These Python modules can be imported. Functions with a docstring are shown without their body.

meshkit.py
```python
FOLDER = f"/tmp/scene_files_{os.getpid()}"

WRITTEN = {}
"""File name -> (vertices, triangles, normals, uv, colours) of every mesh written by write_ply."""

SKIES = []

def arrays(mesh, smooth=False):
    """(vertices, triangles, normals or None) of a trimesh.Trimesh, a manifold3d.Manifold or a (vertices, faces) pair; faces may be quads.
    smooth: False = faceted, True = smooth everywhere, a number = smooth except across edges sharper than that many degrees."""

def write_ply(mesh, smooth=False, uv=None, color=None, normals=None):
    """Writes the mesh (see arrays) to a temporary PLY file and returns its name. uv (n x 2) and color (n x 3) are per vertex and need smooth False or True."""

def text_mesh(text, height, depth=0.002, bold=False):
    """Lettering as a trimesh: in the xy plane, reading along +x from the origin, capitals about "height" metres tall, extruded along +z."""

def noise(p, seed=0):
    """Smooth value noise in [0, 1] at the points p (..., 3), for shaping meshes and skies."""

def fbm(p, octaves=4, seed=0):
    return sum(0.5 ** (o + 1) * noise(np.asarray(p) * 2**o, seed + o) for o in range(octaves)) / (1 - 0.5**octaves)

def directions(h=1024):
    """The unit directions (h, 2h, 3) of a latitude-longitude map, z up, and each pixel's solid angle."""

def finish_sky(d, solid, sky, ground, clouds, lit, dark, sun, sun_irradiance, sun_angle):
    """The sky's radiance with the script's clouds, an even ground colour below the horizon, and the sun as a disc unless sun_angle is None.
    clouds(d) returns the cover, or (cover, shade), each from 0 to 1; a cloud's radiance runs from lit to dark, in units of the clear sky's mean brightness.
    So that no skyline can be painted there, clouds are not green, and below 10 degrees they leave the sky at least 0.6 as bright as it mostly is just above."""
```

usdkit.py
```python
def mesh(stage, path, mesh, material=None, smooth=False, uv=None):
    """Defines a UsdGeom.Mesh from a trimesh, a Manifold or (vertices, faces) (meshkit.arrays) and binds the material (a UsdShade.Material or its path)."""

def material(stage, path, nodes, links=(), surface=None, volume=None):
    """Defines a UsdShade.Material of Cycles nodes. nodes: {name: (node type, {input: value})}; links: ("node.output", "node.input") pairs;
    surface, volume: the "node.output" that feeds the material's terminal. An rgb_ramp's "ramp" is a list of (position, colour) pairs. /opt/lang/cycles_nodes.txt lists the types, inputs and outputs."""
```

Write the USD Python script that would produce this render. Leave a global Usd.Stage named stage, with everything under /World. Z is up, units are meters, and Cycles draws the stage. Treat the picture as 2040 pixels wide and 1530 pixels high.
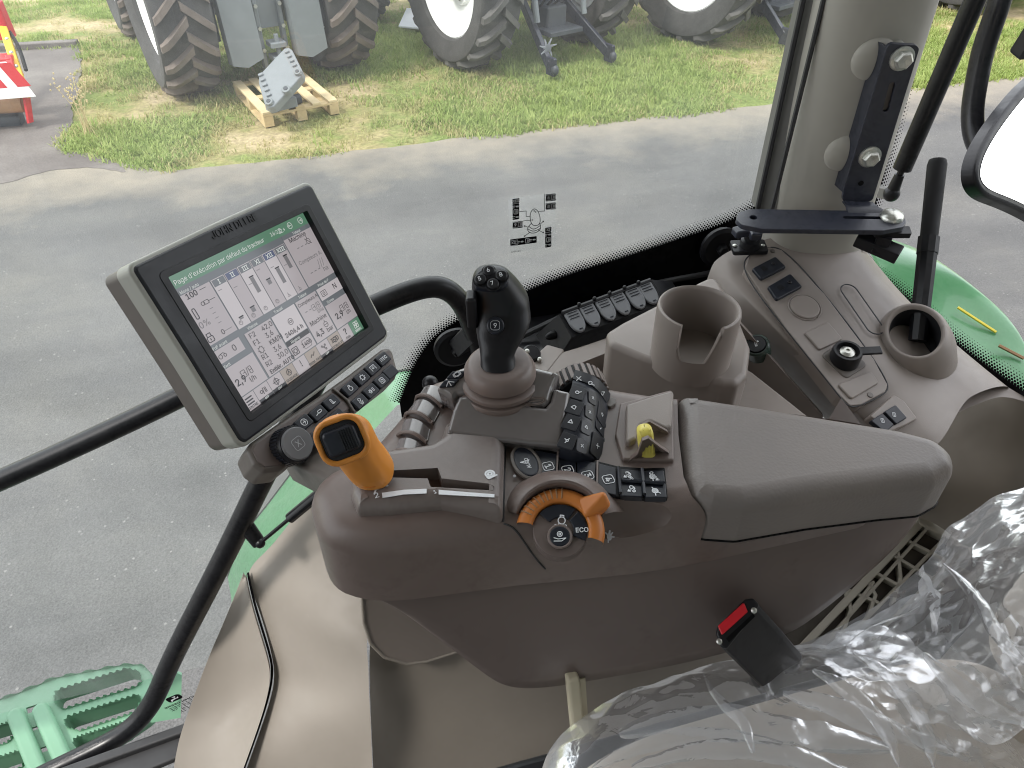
import math, random
import numpy as np
import trimesh, usdkit, meshkit
import shapely
from shapely.geometry import Polygon, LineString, Point
from shapely import affinity
from scipy.interpolate import CubicSpline, PchipInterpolator
from pxr import Usd, UsdGeom, UsdLux, UsdShade, Gf, Sdf, Vt

stage = Usd.Stage.CreateInMemory()
UsdGeom.SetStageUpAxis(stage, UsdGeom.Tokens.z)
UsdGeom.SetStageMetersPerUnit(stage, 1.0)
world = UsdGeom.Xform.Define(stage, '/World')
stage.SetDefaultPrim(world.GetPrim())
UsdGeom.Scope.Define(stage, '/World/Looks')
RNG = np.random.RandomState(7)
PI = math.pi

# ------------------------------------------------------------------ camera, sky, sun, exposure
EYE = np.array([0, 0, 2.8])
FPX = 1457.0                       # focal length in pixels of the 2040 px wide photograph
PITCH, HEAD = math.radians(40), math.radians(15)
EXPOSURE = 1.0
H_ = np.array([math.sin(HEAD), math.cos(HEAD), 0.0])
RT = np.array([math.cos(HEAD), -math.sin(HEAD), 0.0])
FW = H_ * math.cos(PITCH) - np.array([0, 0, math.sin(PITCH)])
DN = -H_ * math.sin(PITCH) - np.array([0, 0, math.cos(PITCH)])
cam = UsdGeom.Camera.Define(stage, '/World/camera')
m4 = Gf.Matrix4d(*RT, 0, *(-DN), 0, *(-FW), 0, *EYE, 1)
cam.AddTransformOp().Set(m4)
cam.CreateHorizontalApertureAttr(36.0)
cam.CreateVerticalApertureAttr(27.0)
cam.CreateFocalLengthAttr(36.0 * FPX / 2040)
cam.CreateClippingRangeAttr(Gf.Vec2f(0.01, 500))
cam.CreateExposureAttr(EXPOSURE)

SUN_TO = np.array([-0.62, -0.30, 1.0]); SUN_TO /= np.linalg.norm(SUN_TO)
SUN_EL, SUN_ROT = math.asin(SUN_TO[2]), math.atan2(SUN_TO[0], SUN_TO[1])
SKY_STRENGTH, SUN_INT, SUN_ANGLE = 0.15, 0.4, 10.0
sky_mat = usdkit.material(stage, '/World/Looks/sky', {
    'tc': ('texture_coordinate', {}),
    'mp': ('mapping', {'mapping_type': 'point', 'scale': (1.0, 1.0, 2.6)}),
    'n': ('noise_texture', {'scale': 2.2, 'detail': 7.0, 'roughness': 0.58, 'distortion': 0.3}),
    'r': ('rgb_ramp', {'ramp': [(0.0, (0.35, 0.35, 0.35)), (0.45, (0.72, 0.72, 0.72)), (0.62, (1, 1, 1)), (1.0, (1, 1, 1))]}),
    's': ('sky_texture', {'sky_type': 'single_scattering', 'sun_disc': False, 'sun_elevation': SUN_EL, 'sun_rotation': SUN_ROT}),
    'm': ('mix', {'mix_type': 'mix', 'color2': (9.5, 9.6, 9.8)}),
    'b': ('background_shader', {'strength': SKY_STRENGTH}),
}, [('tc.generated', 'mp.vector'), ('mp.vector', 'n.vector'), ('n.fac', 'r.fac'), ('r.color', 'm.fac'), ('s.color', 'm.color1'), ('m.color', 'b.color')], surface='b.background')
dome = UsdLux.DomeLight.Define(stage, '/World/sky')
UsdShade.MaterialBindingAPI.Apply(dome.GetPrim()).Bind(sky_mat)
dome.GetPrim().SetCustomDataByKey('kind', 'structure')
sun = UsdLux.DistantLight.Define(stage, '/World/sun')
sun.CreateIntensityAttr(SUN_INT); sun.CreateAngleAttr(SUN_ANGLE); sun.CreateNormalizeAttr(True)
sun.CreateColorAttr(Gf.Vec3f(1.0, 0.96, 0.9))
zz = SUN_TO; xx = np.cross([0, 0, 1.0], zz); xx /= np.linalg.norm(xx); yy = np.cross(zz, xx)
sun.AddTransformOp().Set(Gf.Matrix4d(*xx, 0, *yy, 0, *zz, 0, 0, 0, 50, 1))

# ------------------------------------------------------------------ scene graph helpers
_names = {}
def _path(parent, name):
    base = parent.GetPath().pathString if parent is not None else '/World'
    k = (base, name); n = _names.get(k, 0); _names[k] = n + 1
    return base + '/' + (name if n == 0 else '%s_%03d' % (name, n))
def tag(o, label=None, cat=None, group=None, kind=None):
    o = o.GetPrim() if hasattr(o, 'GetPrim') else o
    for k, v in (('label', label), ('category', cat), ('group', group), ('kind', kind)):
        if v: o.SetCustomDataByKey(k, v)
    return o
def thing(name, label, cat, group=None, mtx=None):
    x = UsdGeom.Xform.Define(stage, _path(None, name))
    if mtx is not None: x.AddTransformOp().Set(mtx)
    return tag(x, label, cat, group)
def obj(name, mesh, mat, parent=None, smooth=30, label=None, kind=None):
    if isinstance(mesh, list): mesh = join(mesh)
    p = usdkit.mesh(stage, _path(parent, name), mesh, mat, smooth=smooth).GetPrim()
    return tag(p, label, None, None, kind)
def one(name, mesh, mat, label, cat, group=None, smooth=30):
    return tag(obj(name, mesh, mat, None, smooth), label, cat, group)
def rotz(loc, deg):
    m = Gf.Matrix4d(1); m.SetRotate(Gf.Rotation(Gf.Vec3d(0, 0, 1), deg)); m.SetTranslateOnly(Gf.Vec3d(*map(float, loc))); return m
def copy_of(proto, name, label, cat, group, mtx):
    x = thing(name, label, cat, group, mtx)
    x.GetReferences().AddInternalReference(proto); x.SetInstanceable(True)
    return x

# ------------------------------------------------------------------ materials
MAT = {}
def plastic(name, col, rough=0.5, bump=0.0, bscale=900, var=0.06, metal=0.0, spec=0.5, coat=0.0, dirt=0.0):
    nodes = {'g': ('geometry', {}),
             'n': ('noise_texture', {'scale': 6.0, 'detail': 6.0, 'roughness': 0.6}),
             'r': ('rgb_ramp', {'ramp': [(0.25, tuple(c * (1 - var) for c in col)), (0.75, tuple(min(1, c * (1 + var)) for c in col))]}),
             'rn': ('noise_texture', {'scale': 22.0, 'detail': 5.0, 'roughness': 0.7, 'distortion': 0.4}), 'rr': ('map_range', {'from_min': 0.32, 'from_max': 0.68, 'to_min': max(0.02, rough - 0.09), 'to_max': rough + 0.10}),
             'p': ('principled_bsdf', {'metallic': metal, 'specular_ior_level': spec, 'coat_weight': coat})}
    links = [('g.position', 'n.vector'), ('n.fac', 'r.fac'), ('g.position', 'rn.vector'), ('rn.fac', 'rr.value'), ('rr.result', 'p.roughness')]
    colour = 'r.color'
    if dirt:
        nodes['dn'] = ('noise_texture', {'scale': 140.0, 'detail': 4.0, 'roughness': 0.7})
        nodes['dr'] = ('rgb_ramp', {'ramp': [(0.0, (0, 0, 0)), (0.66, (0, 0, 0)), (0.78, (dirt, dirt, dirt))]})
        nodes['dm'] = ('mix', {'mix_type': 'mix', 'color2': (0.45, 0.40, 0.33)})
        links += [('g.position', 'dn.vector'), ('dn.fac', 'dr.fac'), ('dr.color', 'dm.fac'), ('r.color', 'dm.color1')]
        colour = 'dm.color'
    links.append((colour, 'p.base_color'))
    if bump:
        nodes['bn'] = ('noise_texture', {'scale': float(bscale), 'detail': 3.0, 'roughness': 0.6})
        nodes['b'] = ('bump', {'strength': min(1.0, bump), 'distance': 0.0006 * max(1, bump)})
        links += [('g.position', 'bn.vector'), ('bn.fac', 'b.height'), ('b.normal', 'p.normal')]
    MAT[name] = usdkit.material(stage, '/World/Looks/' + name, nodes, links, surface='p.BSDF')
    return MAT[name]
def emit(name, col, strength=1.0, gloss=0.05):
    MAT[name] = usdkit.material(stage, '/World/Looks/' + name, {
        'e': ('principled_bsdf', {'base_color': tuple(c * 0.05 for c in col), 'roughness': 0.12, 'emission_color': col, 'emission_strength': strength})}, [], surface='e.BSDF')
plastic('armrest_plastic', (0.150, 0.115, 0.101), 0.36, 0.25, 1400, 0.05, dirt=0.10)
plastic('armrest_top_lit', (0.165, 0.138, 0.126), 0.32, 0.2, 1400, 0.05, dirt=0.12)  # lighter copy of the armrest plastic, top sheen put into the colour
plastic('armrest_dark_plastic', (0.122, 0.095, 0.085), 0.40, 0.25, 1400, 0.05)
plastic('deck_gloss', (0.135, 0.122, 0.118), 0.20, 0.03, 1400, 0.04, dirt=0.05, coat=1.0)
plastic('tan_plastic', (0.250, 0.222, 0.190), 0.62, 0.3, 1100, 0.05, dirt=0.22)
plastic('console_plastic', (0.225, 0.193, 0.172), 0.42, 0.3, 1200, 0.05, dirt=0.12)
plastic('pillar_plastic', (0.36, 0.34, 0.30), 0.6, 0.2, 900, 0.04)
plastic('taupe_housing', (0.125, 0.108, 0.095), 0.42, 0.2, 1200, 0.05)
plastic('silver_trim', (0.36, 0.36, 0.32), 0.4, 0.0, 900, 0.04)
plastic('bezel_dark', (0.017, 0.018, 0.022), 0.42, 0.2, 1400, 0.06, spec=0.4)
plastic('black_plastic', (0.007, 0.007, 0.0085), 0.36, 0.2, 1200, 0.15, spec=0.35)
plastic('key_black', (0.010, 0.012, 0.018), 0.36, 0.1, 1500, 0.10, spec=0.4)
plastic('rubber', (0.010, 0.010, 0.011), 0.6, 0.3, 800, 0.15, spec=0.3)
plastic('black_paint', (0.005, 0.005, 0.006), 0.32, 0.12, 500, 0.1, spec=0.4)
plastic('steel_blue_black', (0.020, 0.022, 0.032), 0.33, 0.1, 900, 0.1, spec=0.6)
plastic('frit', (0.003, 0.003, 0.0035), 0.3, spec=0.15)
plastic('knob_grey', (0.16, 0.16, 0.165), 0.5)
plastic('cap_grey', (0.17, 0.175, 0.185), 0.5, 0.1)
plastic('orange', (0.62, 0.235, 0.035), 0.38, 0.1, 1400, 0.04, dirt=0.06)
plastic('orange_dark', (0.50, 0.165, 0.03), 0.40, 0.1, 1400, 0.04, dirt=0.08)
plastic('yellow', (0.72, 0.62, 0.13), 0.42)
plastic('red_button', (0.58, 0.012, 0.022), 0.38)
plastic('white_print', (0.72, 0.74, 0.76), 0.5)
plastic('grey_print', (0.45, 0.46, 0.48), 0.5)
plastic('black_print', (0.004, 0.004, 0.005), 0.5, spec=0.05)
plastic('bolt_zinc', (0.52, 0.52, 0.48), 0.32, 0.15, 400, 0.15, metal=0.85)
plastic('green_paint', (0.085, 0.255, 0.11), 0.30, 0.0, 900, 0.06, coat=0.3)
plastic('green_step', (0.135, 0.275, 0.175), 0.5, 0.1, 300, 0.10, dirt=0.2)
plastic('yellow_stripe', (0.75, 0.62, 0.05), 0.4)
plastic('gasket', (0.03, 0.03, 0.032), 0.6)
plastic('seal_grey', (0.13, 0.128, 0.118), 0.5)
plastic('cream_post', (0.50, 0.45, 0.33), 0.5, 0.0, 900, 0.2, dirt=0.3)
plastic('seat_fabric', (0.50, 0.44, 0.375), 0.85, 0.9, 700, 0.05)
plastic('foam_dark', (0.045, 0.038, 0.030), 0.9, 1.0, 350, 0.6)
plastic('grille_tan', (0.27, 0.25, 0.205), 0.5)
plastic('headliner', (0.42, 0.40, 0.36), 0.8)
plastic('floor_mat', (0.05, 0.048, 0.045), 0.8, 0.5, 300, 0.1)
plastic('glass_dark_green', (0.02, 0.035, 0.028), 0.25)
plastic('tyre_rubber', (0.058, 0.055, 0.053), 0.8, 0.6, 60, 0.25, dirt=0.25)
plastic('tyre_brown', (0.140, 0.112, 0.094), 0.85, 0.6, 60, 0.25, dirt=0.3)
plastic('tyre_lug', (0.10, 0.094, 0.088), 0.75, 0.5, 60, 0.25, dirt=0.25)
plastic('rim_white', (0.80, 0.80, 0.79), 0.4, 0.0, 900, 0.02)
plastic('rim_yellow', (0.62, 0.50, 0.26), 0.5, 0.0, 900, 0.1)
plastic('chassis_grey', (0.17, 0.185, 0.19), 0.45, 0.0, 900, 0.08, dirt=0.1)
plastic('chassis_dark', (0.045, 0.05, 0.058), 0.5, 0.0, 900, 0.12)
plastic('weight_grey', (0.185, 0.20, 0.21), 0.5, 0.2, 100, 0.08)
plastic('pallet_wood', (0.55, 0.42, 0.23), 0.75, 0.5, 90, 0.18)
plastic('pallet_wood_pale', (0.62, 0.50, 0.30), 0.75, 0.5, 90, 0.14)
plastic('red_paint', (0.50, 0.025, 0.03), 0.4)
plastic('implement_yellow', (0.70, 0.45, 0.03), 0.45, 0.0, 900, 0.1)
plastic('rust_brown', (0.30, 0.17, 0.08), 0.7, 0.3, 60, 0.3)
plastic('white_sheet', (0.75, 0.78, 0.82), 0.6)
plastic('dry_stem', (0.52, 0.42, 0.23), 0.8)
plastic('clad_dark', (0.06, 0.075, 0.068), 0.5)
plastic('wall_metal', (0.45, 0.50, 0.56), 0.5)
plastic('leaf_green', (0.075, 0.115, 0.03), 0.7, 0.0, 900, 0.3)
plastic('bark', (0.12, 0.09, 0.06), 0.9)
emit('screen_grey', (0.335, 0.305, 0.315), 0.52)
emit('screen_pale', (0.42, 0.39, 0.40), 0.52)
emit('screen_bar', (0.115, 0.125, 0.135), 0.52)
emit('screen_green', (0.085, 0.185, 0.120), 0.52)
emit('screen_tan', (0.26, 0.22, 0.19), 0.52)
emit('screen_blue', (0.07, 0.085, 0.145), 0.52)
emit('screen_black', (0.010, 0.010, 0.012), 0.52)
emit('screen_text_pale', (0.50, 0.52, 0.50), 0.52)
emit('screen_text_grey', (0.13, 0.125, 0.13), 0.52)
# window pane: clear glass with a thin film of dust, clear to sunlight
def pane(name, tint, dust):
    MAT[name] = usdkit.material(stage, '/World/Looks/' + name, {
        't': ('transparent_bsdf', {'color': tint}), 'g': ('glossy_bsdf', {'roughness': 0.0, 'color': (1, 1, 1)}),
        'd': ('diffuse_bsdf', {'color': (0.8, 0.8, 0.8)}), 'tl': ('translucent_bsdf', {'color': (0.85, 0.86, 0.85)}),
        'f': ('fresnel', {'IOR': 1.5}), 'm1': ('mix_closure', {}), 'm2': ('mix_closure', {}), 'pg': ('geometry', {}), 'pn': ('noise_texture', {'scale': 3.2, 'detail': 6.0, 'roughness': 0.65, 'distortion': 0.6}), 'pr': ('map_range', {'from_min': 0.35, 'from_max': 0.75, 'to_min': dust * 0.55, 'to_max': dust * 2.2}), 'm3': ('mix_closure', {'fac': 0.5})},
        [('pg.position', 'pn.vector'), ('pn.fac', 'pr.value'), ('pr.result', 'm2.fac'), ('f.fac', 'm1.fac'), ('t.BSDF', 'm1.closure1'), ('g.BSDF', 'm1.closure2'), ('d.BSDF', 'm3.closure1'), ('tl.BSDF', 'm3.closure2'), ('m1.closure', 'm2.closure1'), ('m3.closure', 'm2.closure2')], surface='m2.closure')
pane('window_glass', (0.93, 0.96, 0.94), 0.03)
pane('decal_film', (0.93, 0.94, 0.94), 0.035)
MAT['mirror_glass'] = usdkit.material(stage, '/World/Looks/mirror_glass', {'p': ('principled_bsdf', {'base_color': (0.9, 0.9, 0.9), 'metallic': 1.0, 'roughness': 0.0})}, [], surface='p.BSDF')
# crumpled plastic film
MAT['plastic_film'] = usdkit.material(stage, '/World/Looks/plastic_film', {
    'g': ('geometry', {}), 'n': ('noise_texture', {'scale': 30.0, 'detail': 3.0, 'roughness': 0.55, 'distortion': 0.8}),
    'b': ('bump', {'strength': 0.45, 'distance': 0.004}),
    't': ('transparent_bsdf', {'color': (0.98, 0.98, 0.98)}), 'gl': ('glossy_bsdf', {'roughness': 0.20}), 'd': ('translucent_bsdf', {'color': (0.85, 0.87, 0.9)}), 'd2': ('diffuse_bsdf', {'color': (0.8, 0.82, 0.85)}),
    'f': ('fresnel', {'IOR': 1.55}), 'mg': ('map_range', {'from_min': 0.03, 'from_max': 0.6, 'to_min': 0.06, 'to_max': 0.38}), 'lw': ('layer_weight', {'blend': 0.35}), 'mr': ('map_range', {'from_min': 0.1, 'from_max': 1.0, 'to_min': 0.20, 'to_max': 0.75}),
    'm0': ('mix_closure', {'fac': 0.5}), 'm1': ('mix_closure', {}), 'm2': ('mix_closure', {})},
    [('g.position', 'n.vector'), ('n.fac', 'b.height'), ('b.normal', 'gl.normal'), ('b.normal', 'f.normal'), ('b.normal', 'lw.normal'), ('d.BSDF', 'm0.closure1'), ('d2.BSDF', 'm0.closure2'), ('f.fac', 'mg.value'),
     ('lw.facing', 'mr.value'), ('mr.result', 'm1.fac'), ('t.BSDF', 'm1.closure1'), ('m0.closure', 'm1.closure2'), ('mg.result', 'm2.fac'), ('m1.closure', 'm2.closure1'), ('gl.BSDF', 'm2.closure2')], surface='m2.closure')
# pad with coarse leather grain
MAT['pad_grain'] = usdkit.material(stage, '/World/Looks/pad_grain', {
    'g': ('geometry', {}), 'v': ('voronoi_texture', {'feature': 'smooth_f1', 'scale': 330.0, 'smoothness': 0.4}), 'n': ('noise_texture', {'scale': 420.0, 'detail': 4.0, 'distortion': 1.0}),
    'n2': ('noise_texture', {'scale': 9.0, 'detail': 4.0}), 'mx': ('mix', {'mix_type': 'mix', 'fac': 0.5}),
    'r': ('rgb_ramp', {'ramp': [(0.3, (0.145, 0.128, 0.119)), (0.7, (0.185, 0.162, 0.147))]}), 'rr': ('map_range', {'from_min': 0.3, 'from_max': 0.7, 'to_min': 0.36, 'to_max': 0.5}),
    'b': ('bump', {'strength': 0.30, 'distance': 0.0010}), 'p': ('principled_bsdf', {})},
    [('g.position', 'v.vector'), ('g.position', 'n.vector'), ('g.position', 'n2.vector'), ('v.distance', 'mx.color1'), ('n.fac', 'mx.color2'), ('mx.color', 'b.height'), ('b.normal', 'p.normal'),
     ('n2.fac', 'r.fac'), ('r.color', 'p.base_color'), ('n2.fac', 'rr.value'), ('rr.result', 'p.roughness')], surface='p.BSDF')
# ground
MAT['asphalt'] = usdkit.material(stage, '/World/Looks/asphalt', {
    'g': ('geometry', {}), 'v': ('voronoi_texture', {'scale': 75.0}), 'n': ('noise_texture', {'scale': 0.7, 'detail': 8.0, 'roughness': 0.62}), 'n2': ('noise_texture', {'scale': 160.0, 'detail': 3.0}),
    'sp': ('voronoi_texture', {'scale': 21.0, 'randomness': 1.0}), 'sr': ('rgb_ramp', {'ramp': [(0.0, (1, 1, 1)), (0.10, (0.9, 0.9, 0.9)), (0.16, (0, 0, 0))]}),
    'spn': ('noise_texture', {'scale': 6.0, 'detail': 2.0}), 'spr': ('rgb_ramp', {'ramp': [(0.48, (0, 0, 0)), (0.6, (0.34, 0.34, 0.34))]}), 'spm': ('mix', {'mix_type': 'multiply', 'fac': 1.0}),
    'r': ('rgb_ramp', {'ramp': [(0.32, (0.094, 0.094, 0.093)), (0.50, (0.112, 0.111, 0.109)), (0.64, (0.131, 0.128, 0.121)), (0.78, (0.165, 0.156, 0.140))]}),
    'r2': ('rgb_ramp', {'ramp': [(0.3, (0.62, 0.62, 0.62)), (0.7, (1.25, 1.25, 1.24))]}), 'm': ('mix', {'mix_type': 'multiply', 'fac': 0.8}), 'bm': ('mapping', {'mapping_type': 'point', 'scale': (0.16, 0.75, 1.0)}), 'bn': ('noise_texture', {'scale': 1.0, 'detail': 5.0, 'roughness': 0.6}), 'br': ('rgb_ramp', {'ramp': [(0.36, (0.80, 0.80, 0.81)), (0.50, (1, 1, 1)), (0.64, (1.14, 1.13, 1.10))]}), 'bx': ('mix', {'mix_type': 'multiply', 'fac': 1.0}), 'm2': ('mix', {'mix_type': 'mix', 'color2': (0.42, 0.41, 0.39)}),
    'xyz': ('separate_xyz', {}), 'en': ('noise_texture', {'scale': 1.3, 'detail': 6.0, 'roughness': 0.65}), 'ea': ('math', {'math_type': 'multiply_add', 'value2': 2.2, 'value3': -1.1}), 'es': ('math', {'math_type': 'add'}),
    'er': ('map_range', {'from_min': 6.15, 'from_max': 6.95, 'to_min': 0.0, 'to_max': 0.75}), 'em': ('mix', {'mix_type': 'mix', 'color2': (0.26, 0.23, 0.185)}),
    'b': ('bump', {'strength': 0.55, 'distance': 0.006}), 'p': ('principled_bsdf', {'roughness': 0.82, 'specular_ior_level': 0.35})},
    [('g.position', k + '.vector') for k in ('v', 'n', 'n2', 'sp', 'spn', 'en', 'xyz')] +
    [('n.fac', 'r.fac'), ('n2.fac', 'r2.fac'), ('r.color', 'm.color1'), ('r2.color', 'm.color2'), ('sp.distance', 'sr.fac'), ('spn.fac', 'spr.fac'), ('sr.color', 'spm.color1'), ('spr.color', 'spm.color2'),
     ('spm.color', 'm2.fac'), ('g.position', 'bm.vector'), ('bm.vector', 'bn.vector'), ('bn.fac', 'br.fac'), ('m.color', 'bx.color1'), ('br.color', 'bx.color2'), ('bx.color', 'm2.color1'), ('en.fac', 'ea.value1'), ('xyz.y', 'es.value1'), ('ea.value', 'es.value2'), ('es.value', 'er.value'), ('er.result', 'em.fac'), ('m2.color', 'em.color1'),
     ('em.color', 'p.base_color'), ('v.distance', 'b.height'), ('b.normal', 'p.normal')], surface='p.BSDF')
MAT['yard_concrete'] = usdkit.material(stage, '/World/Looks/yard_concrete', {
    'g': ('geometry', {}), 'n': ('noise_texture', {'scale': 1.1, 'detail': 8.0, 'roughness': 0.65}), 'n2': ('noise_texture', {'scale': 60.0, 'detail': 4.0}),
    'r': ('rgb_ramp', {'ramp': [(0.32, (0.105, 0.09, 0.083)), (0.5, (0.145, 0.127, 0.117)), (0.66, (0.20, 0.18, 0.163))]}), 'r2': ('rgb_ramp', {'ramp': [(0.3, (0.75, 0.75, 0.75)), (0.7, (1.15, 1.15, 1.15))]}),
    'm': ('mix', {'mix_type': 'multiply', 'fac': 0.8}), 'p': ('principled_bsdf', {'roughness': 0.85})},
    [('g.position', 'n.vector'), ('g.position', 'n2.vector'), ('n.fac', 'r.fac'), ('n2.fac', 'r2.fac'), ('r.color', 'm.color1'), ('r2.color', 'm.color2'), ('m.color', 'p.base_color')], surface='p.BSDF')
MAT['turf'] = usdkit.material(stage, '/World/Looks/turf', {
    'g': ('geometry', {}), 'n': ('noise_texture', {'scale': 0.9, 'detail': 7.0, 'roughness': 0.62}), 'n2': ('noise_texture', {'scale': 24.0, 'detail': 6.0, 'roughness': 0.7}),
    'r': ('rgb_ramp', {'ramp': [(0.30, (0.15, 0.20, 0.06)), (0.45, (0.20, 0.24, 0.08)), (0.54, (0.32, 0.28, 0.14)), (0.64, (0.46, 0.37, 0.24))]}), 'r2': ('rgb_ramp', {'ramp': [(0.3, (0.55, 0.55, 0.5)), (0.7, (1.3, 1.3, 1.2))]}),
    'm': ('mix', {'mix_type': 'multiply', 'fac': 0.9}), 'b': ('bump', {'strength': 0.8, 'distance': 0.03}), 'p': ('principled_bsdf', {'roughness': 0.9, 'specular_ior_level': 0.2})},
    [('g.position', 'n.vector'), ('g.position', 'n2.vector'), ('n.fac', 'r.fac'), ('n2.fac', 'r2.fac'), ('r.color', 'm.color1'), ('r2.color', 'm.color2'), ('m.color', 'p.base_color'), ('n2.fac', 'b.height'), ('b.normal', 'p.normal')], surface='p.BSDF')
def blade(name, a, b):
    MAT[name] = usdkit.material(stage, '/World/Looks/' + name, {
        'o': ('object_info', {}), 'r': ('rgb_ramp', {'ramp': [(0.0, a), (1.0, b)]}), 'p': ('principled_bsdf', {'roughness': 0.6, 'specular_ior_level': 0.3}), 't': ('translucent_bsdf', {}), 'm': ('mix_closure', {'fac': 0.35})},
        [('o.random', 'r.fac'), ('r.color', 'p.base_color'), ('r.color', 't.color'), ('p.BSDF', 'm.closure1'), ('t.BSDF', 'm.closure2')], surface='m.closure')
blade('grass_green', (0.22, 0.30, 0.075), (0.36, 0.42, 0.14))
blade('grass_dry', (0.46, 0.40, 0.20), (0.34, 0.35, 0.14))

# ------------------------------------------------------------------ mesh helpers
def join(ms):
    return trimesh.util.concatenate([m if isinstance(m, trimesh.Trimesh) else trimesh.Trimesh(*m, process=False) for m in ms])
def unit(v): v = np.asarray(v, float); return v / np.linalg.norm(v)
def ray(px, py): return FW + RT * (px - 1020) / FPX + DN * (py - 765) / FPX
def P(px, py, drop): d = ray(px, py); return EYE + d * (drop / -d[2])          # the point of that bearing, "drop" metres below eye level
def PY(px, py, y): d = ray(px, py); return EYE + d * (y / d[1])                # ... in the vertical plane Y = y
def PX(px, py, x): d = ray(px, py); return EYE + d * (x / d[0])
def G(px, py): return P(px, py, EYE[2])
class Frame:
    """A flat work plane: origin o, axes x, y, normal z."""
    def __init__(s, o, x, y=None, z=None):
        s.o = np.asarray(o, float); s.x = unit(x)
        if z is not None: s.z = unit(z); s.x = unit(s.x - s.z * (s.x @ s.z)); s.y = np.cross(s.z, s.x)
        else: s.y = unit(np.asarray(y) - s.x * (s.x @ np.asarray(y))); s.z = np.cross(s.x, s.y)
    def at(s, p, z=0.0):
        p = np.atleast_2d(np.asarray(p, float)); h = p[:, 2] if p.shape[1] == 3 else np.full(len(p), z)
        return s.o + p[:, :1] * s.x + p[:, 1:2] * s.y + h[:, None] * s.z
    def px(s, pts, z=0.0):
        o = s.o + s.z * z; out = []
        for q in pts:
            d = ray(*q); t = ((o - EYE) @ s.z) / (d @ s.z); w = EYE + d * t - s.o; out.append((w @ s.x, w @ s.y))
        return np.array(out)
    def loc(s, w): w = np.asarray(w) - s.o; return np.array([w @ s.x, w @ s.y, w @ s.z])
    def put(s, m):
        m = m.copy(); m.vertices = s.at(np.asarray(m.vertices)); return m
    def shift(s, z): return Frame(s.o + s.z * z, s.x, s.y)
def plane_of(a, b, c, xdir=(1, 0, 0)):
    n = unit(np.cross(np.subtract(b, a), np.subtract(c, a)))
    if n @ (EYE - a) < 0: n = -n
    return Frame(a, xdir, z=n)
def level(drop, xdir=(1, 0, 0)): return Frame((0, 0, EYE[2] - drop), xdir, z=(0, 0, 1))
def spline2(pts, n=60, closed=False):
    p = np.asarray(pts, float)
    if closed: p = np.vstack([p, p[:1]])
    t = np.r_[0, np.cumsum(np.linalg.norm(np.diff(p, axis=0), axis=1) ** 0.5)]
    if len(p) == 2: return p[0] + np.linspace(0, 1, n)[:, None] * (p[1] - p[0])
    f = CubicSpline(t, p, bc_type='periodic' if closed else 'natural')
    return f(np.linspace(0, t[-1], n + (1 if closed else 0)))[: n if closed else None]
def poly_line(pts, n):
    p = np.asarray(pts, float); t = np.r_[0, np.cumsum(np.linalg.norm(np.diff(p, axis=0), axis=1))]
    return np.stack([np.interp(np.linspace(0, t[-1], n), t, p[:, k]) for k in range(p.shape[1])], 1)
def rpoly(pts, r=0.0, seg=6):
    """A polygon with its corners rounded by r."""
    g = Polygon(pts).buffer(0)
    if r: g = g.buffer(-r, join_style=2).buffer(r, quad_segs=seg).buffer(r * 0.6, quad_segs=seg).buffer(-r * 0.6, quad_segs=seg)
    if g.geom_type != 'Polygon': g = max(g.geoms, key=lambda q: q.area)
    return g
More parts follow.
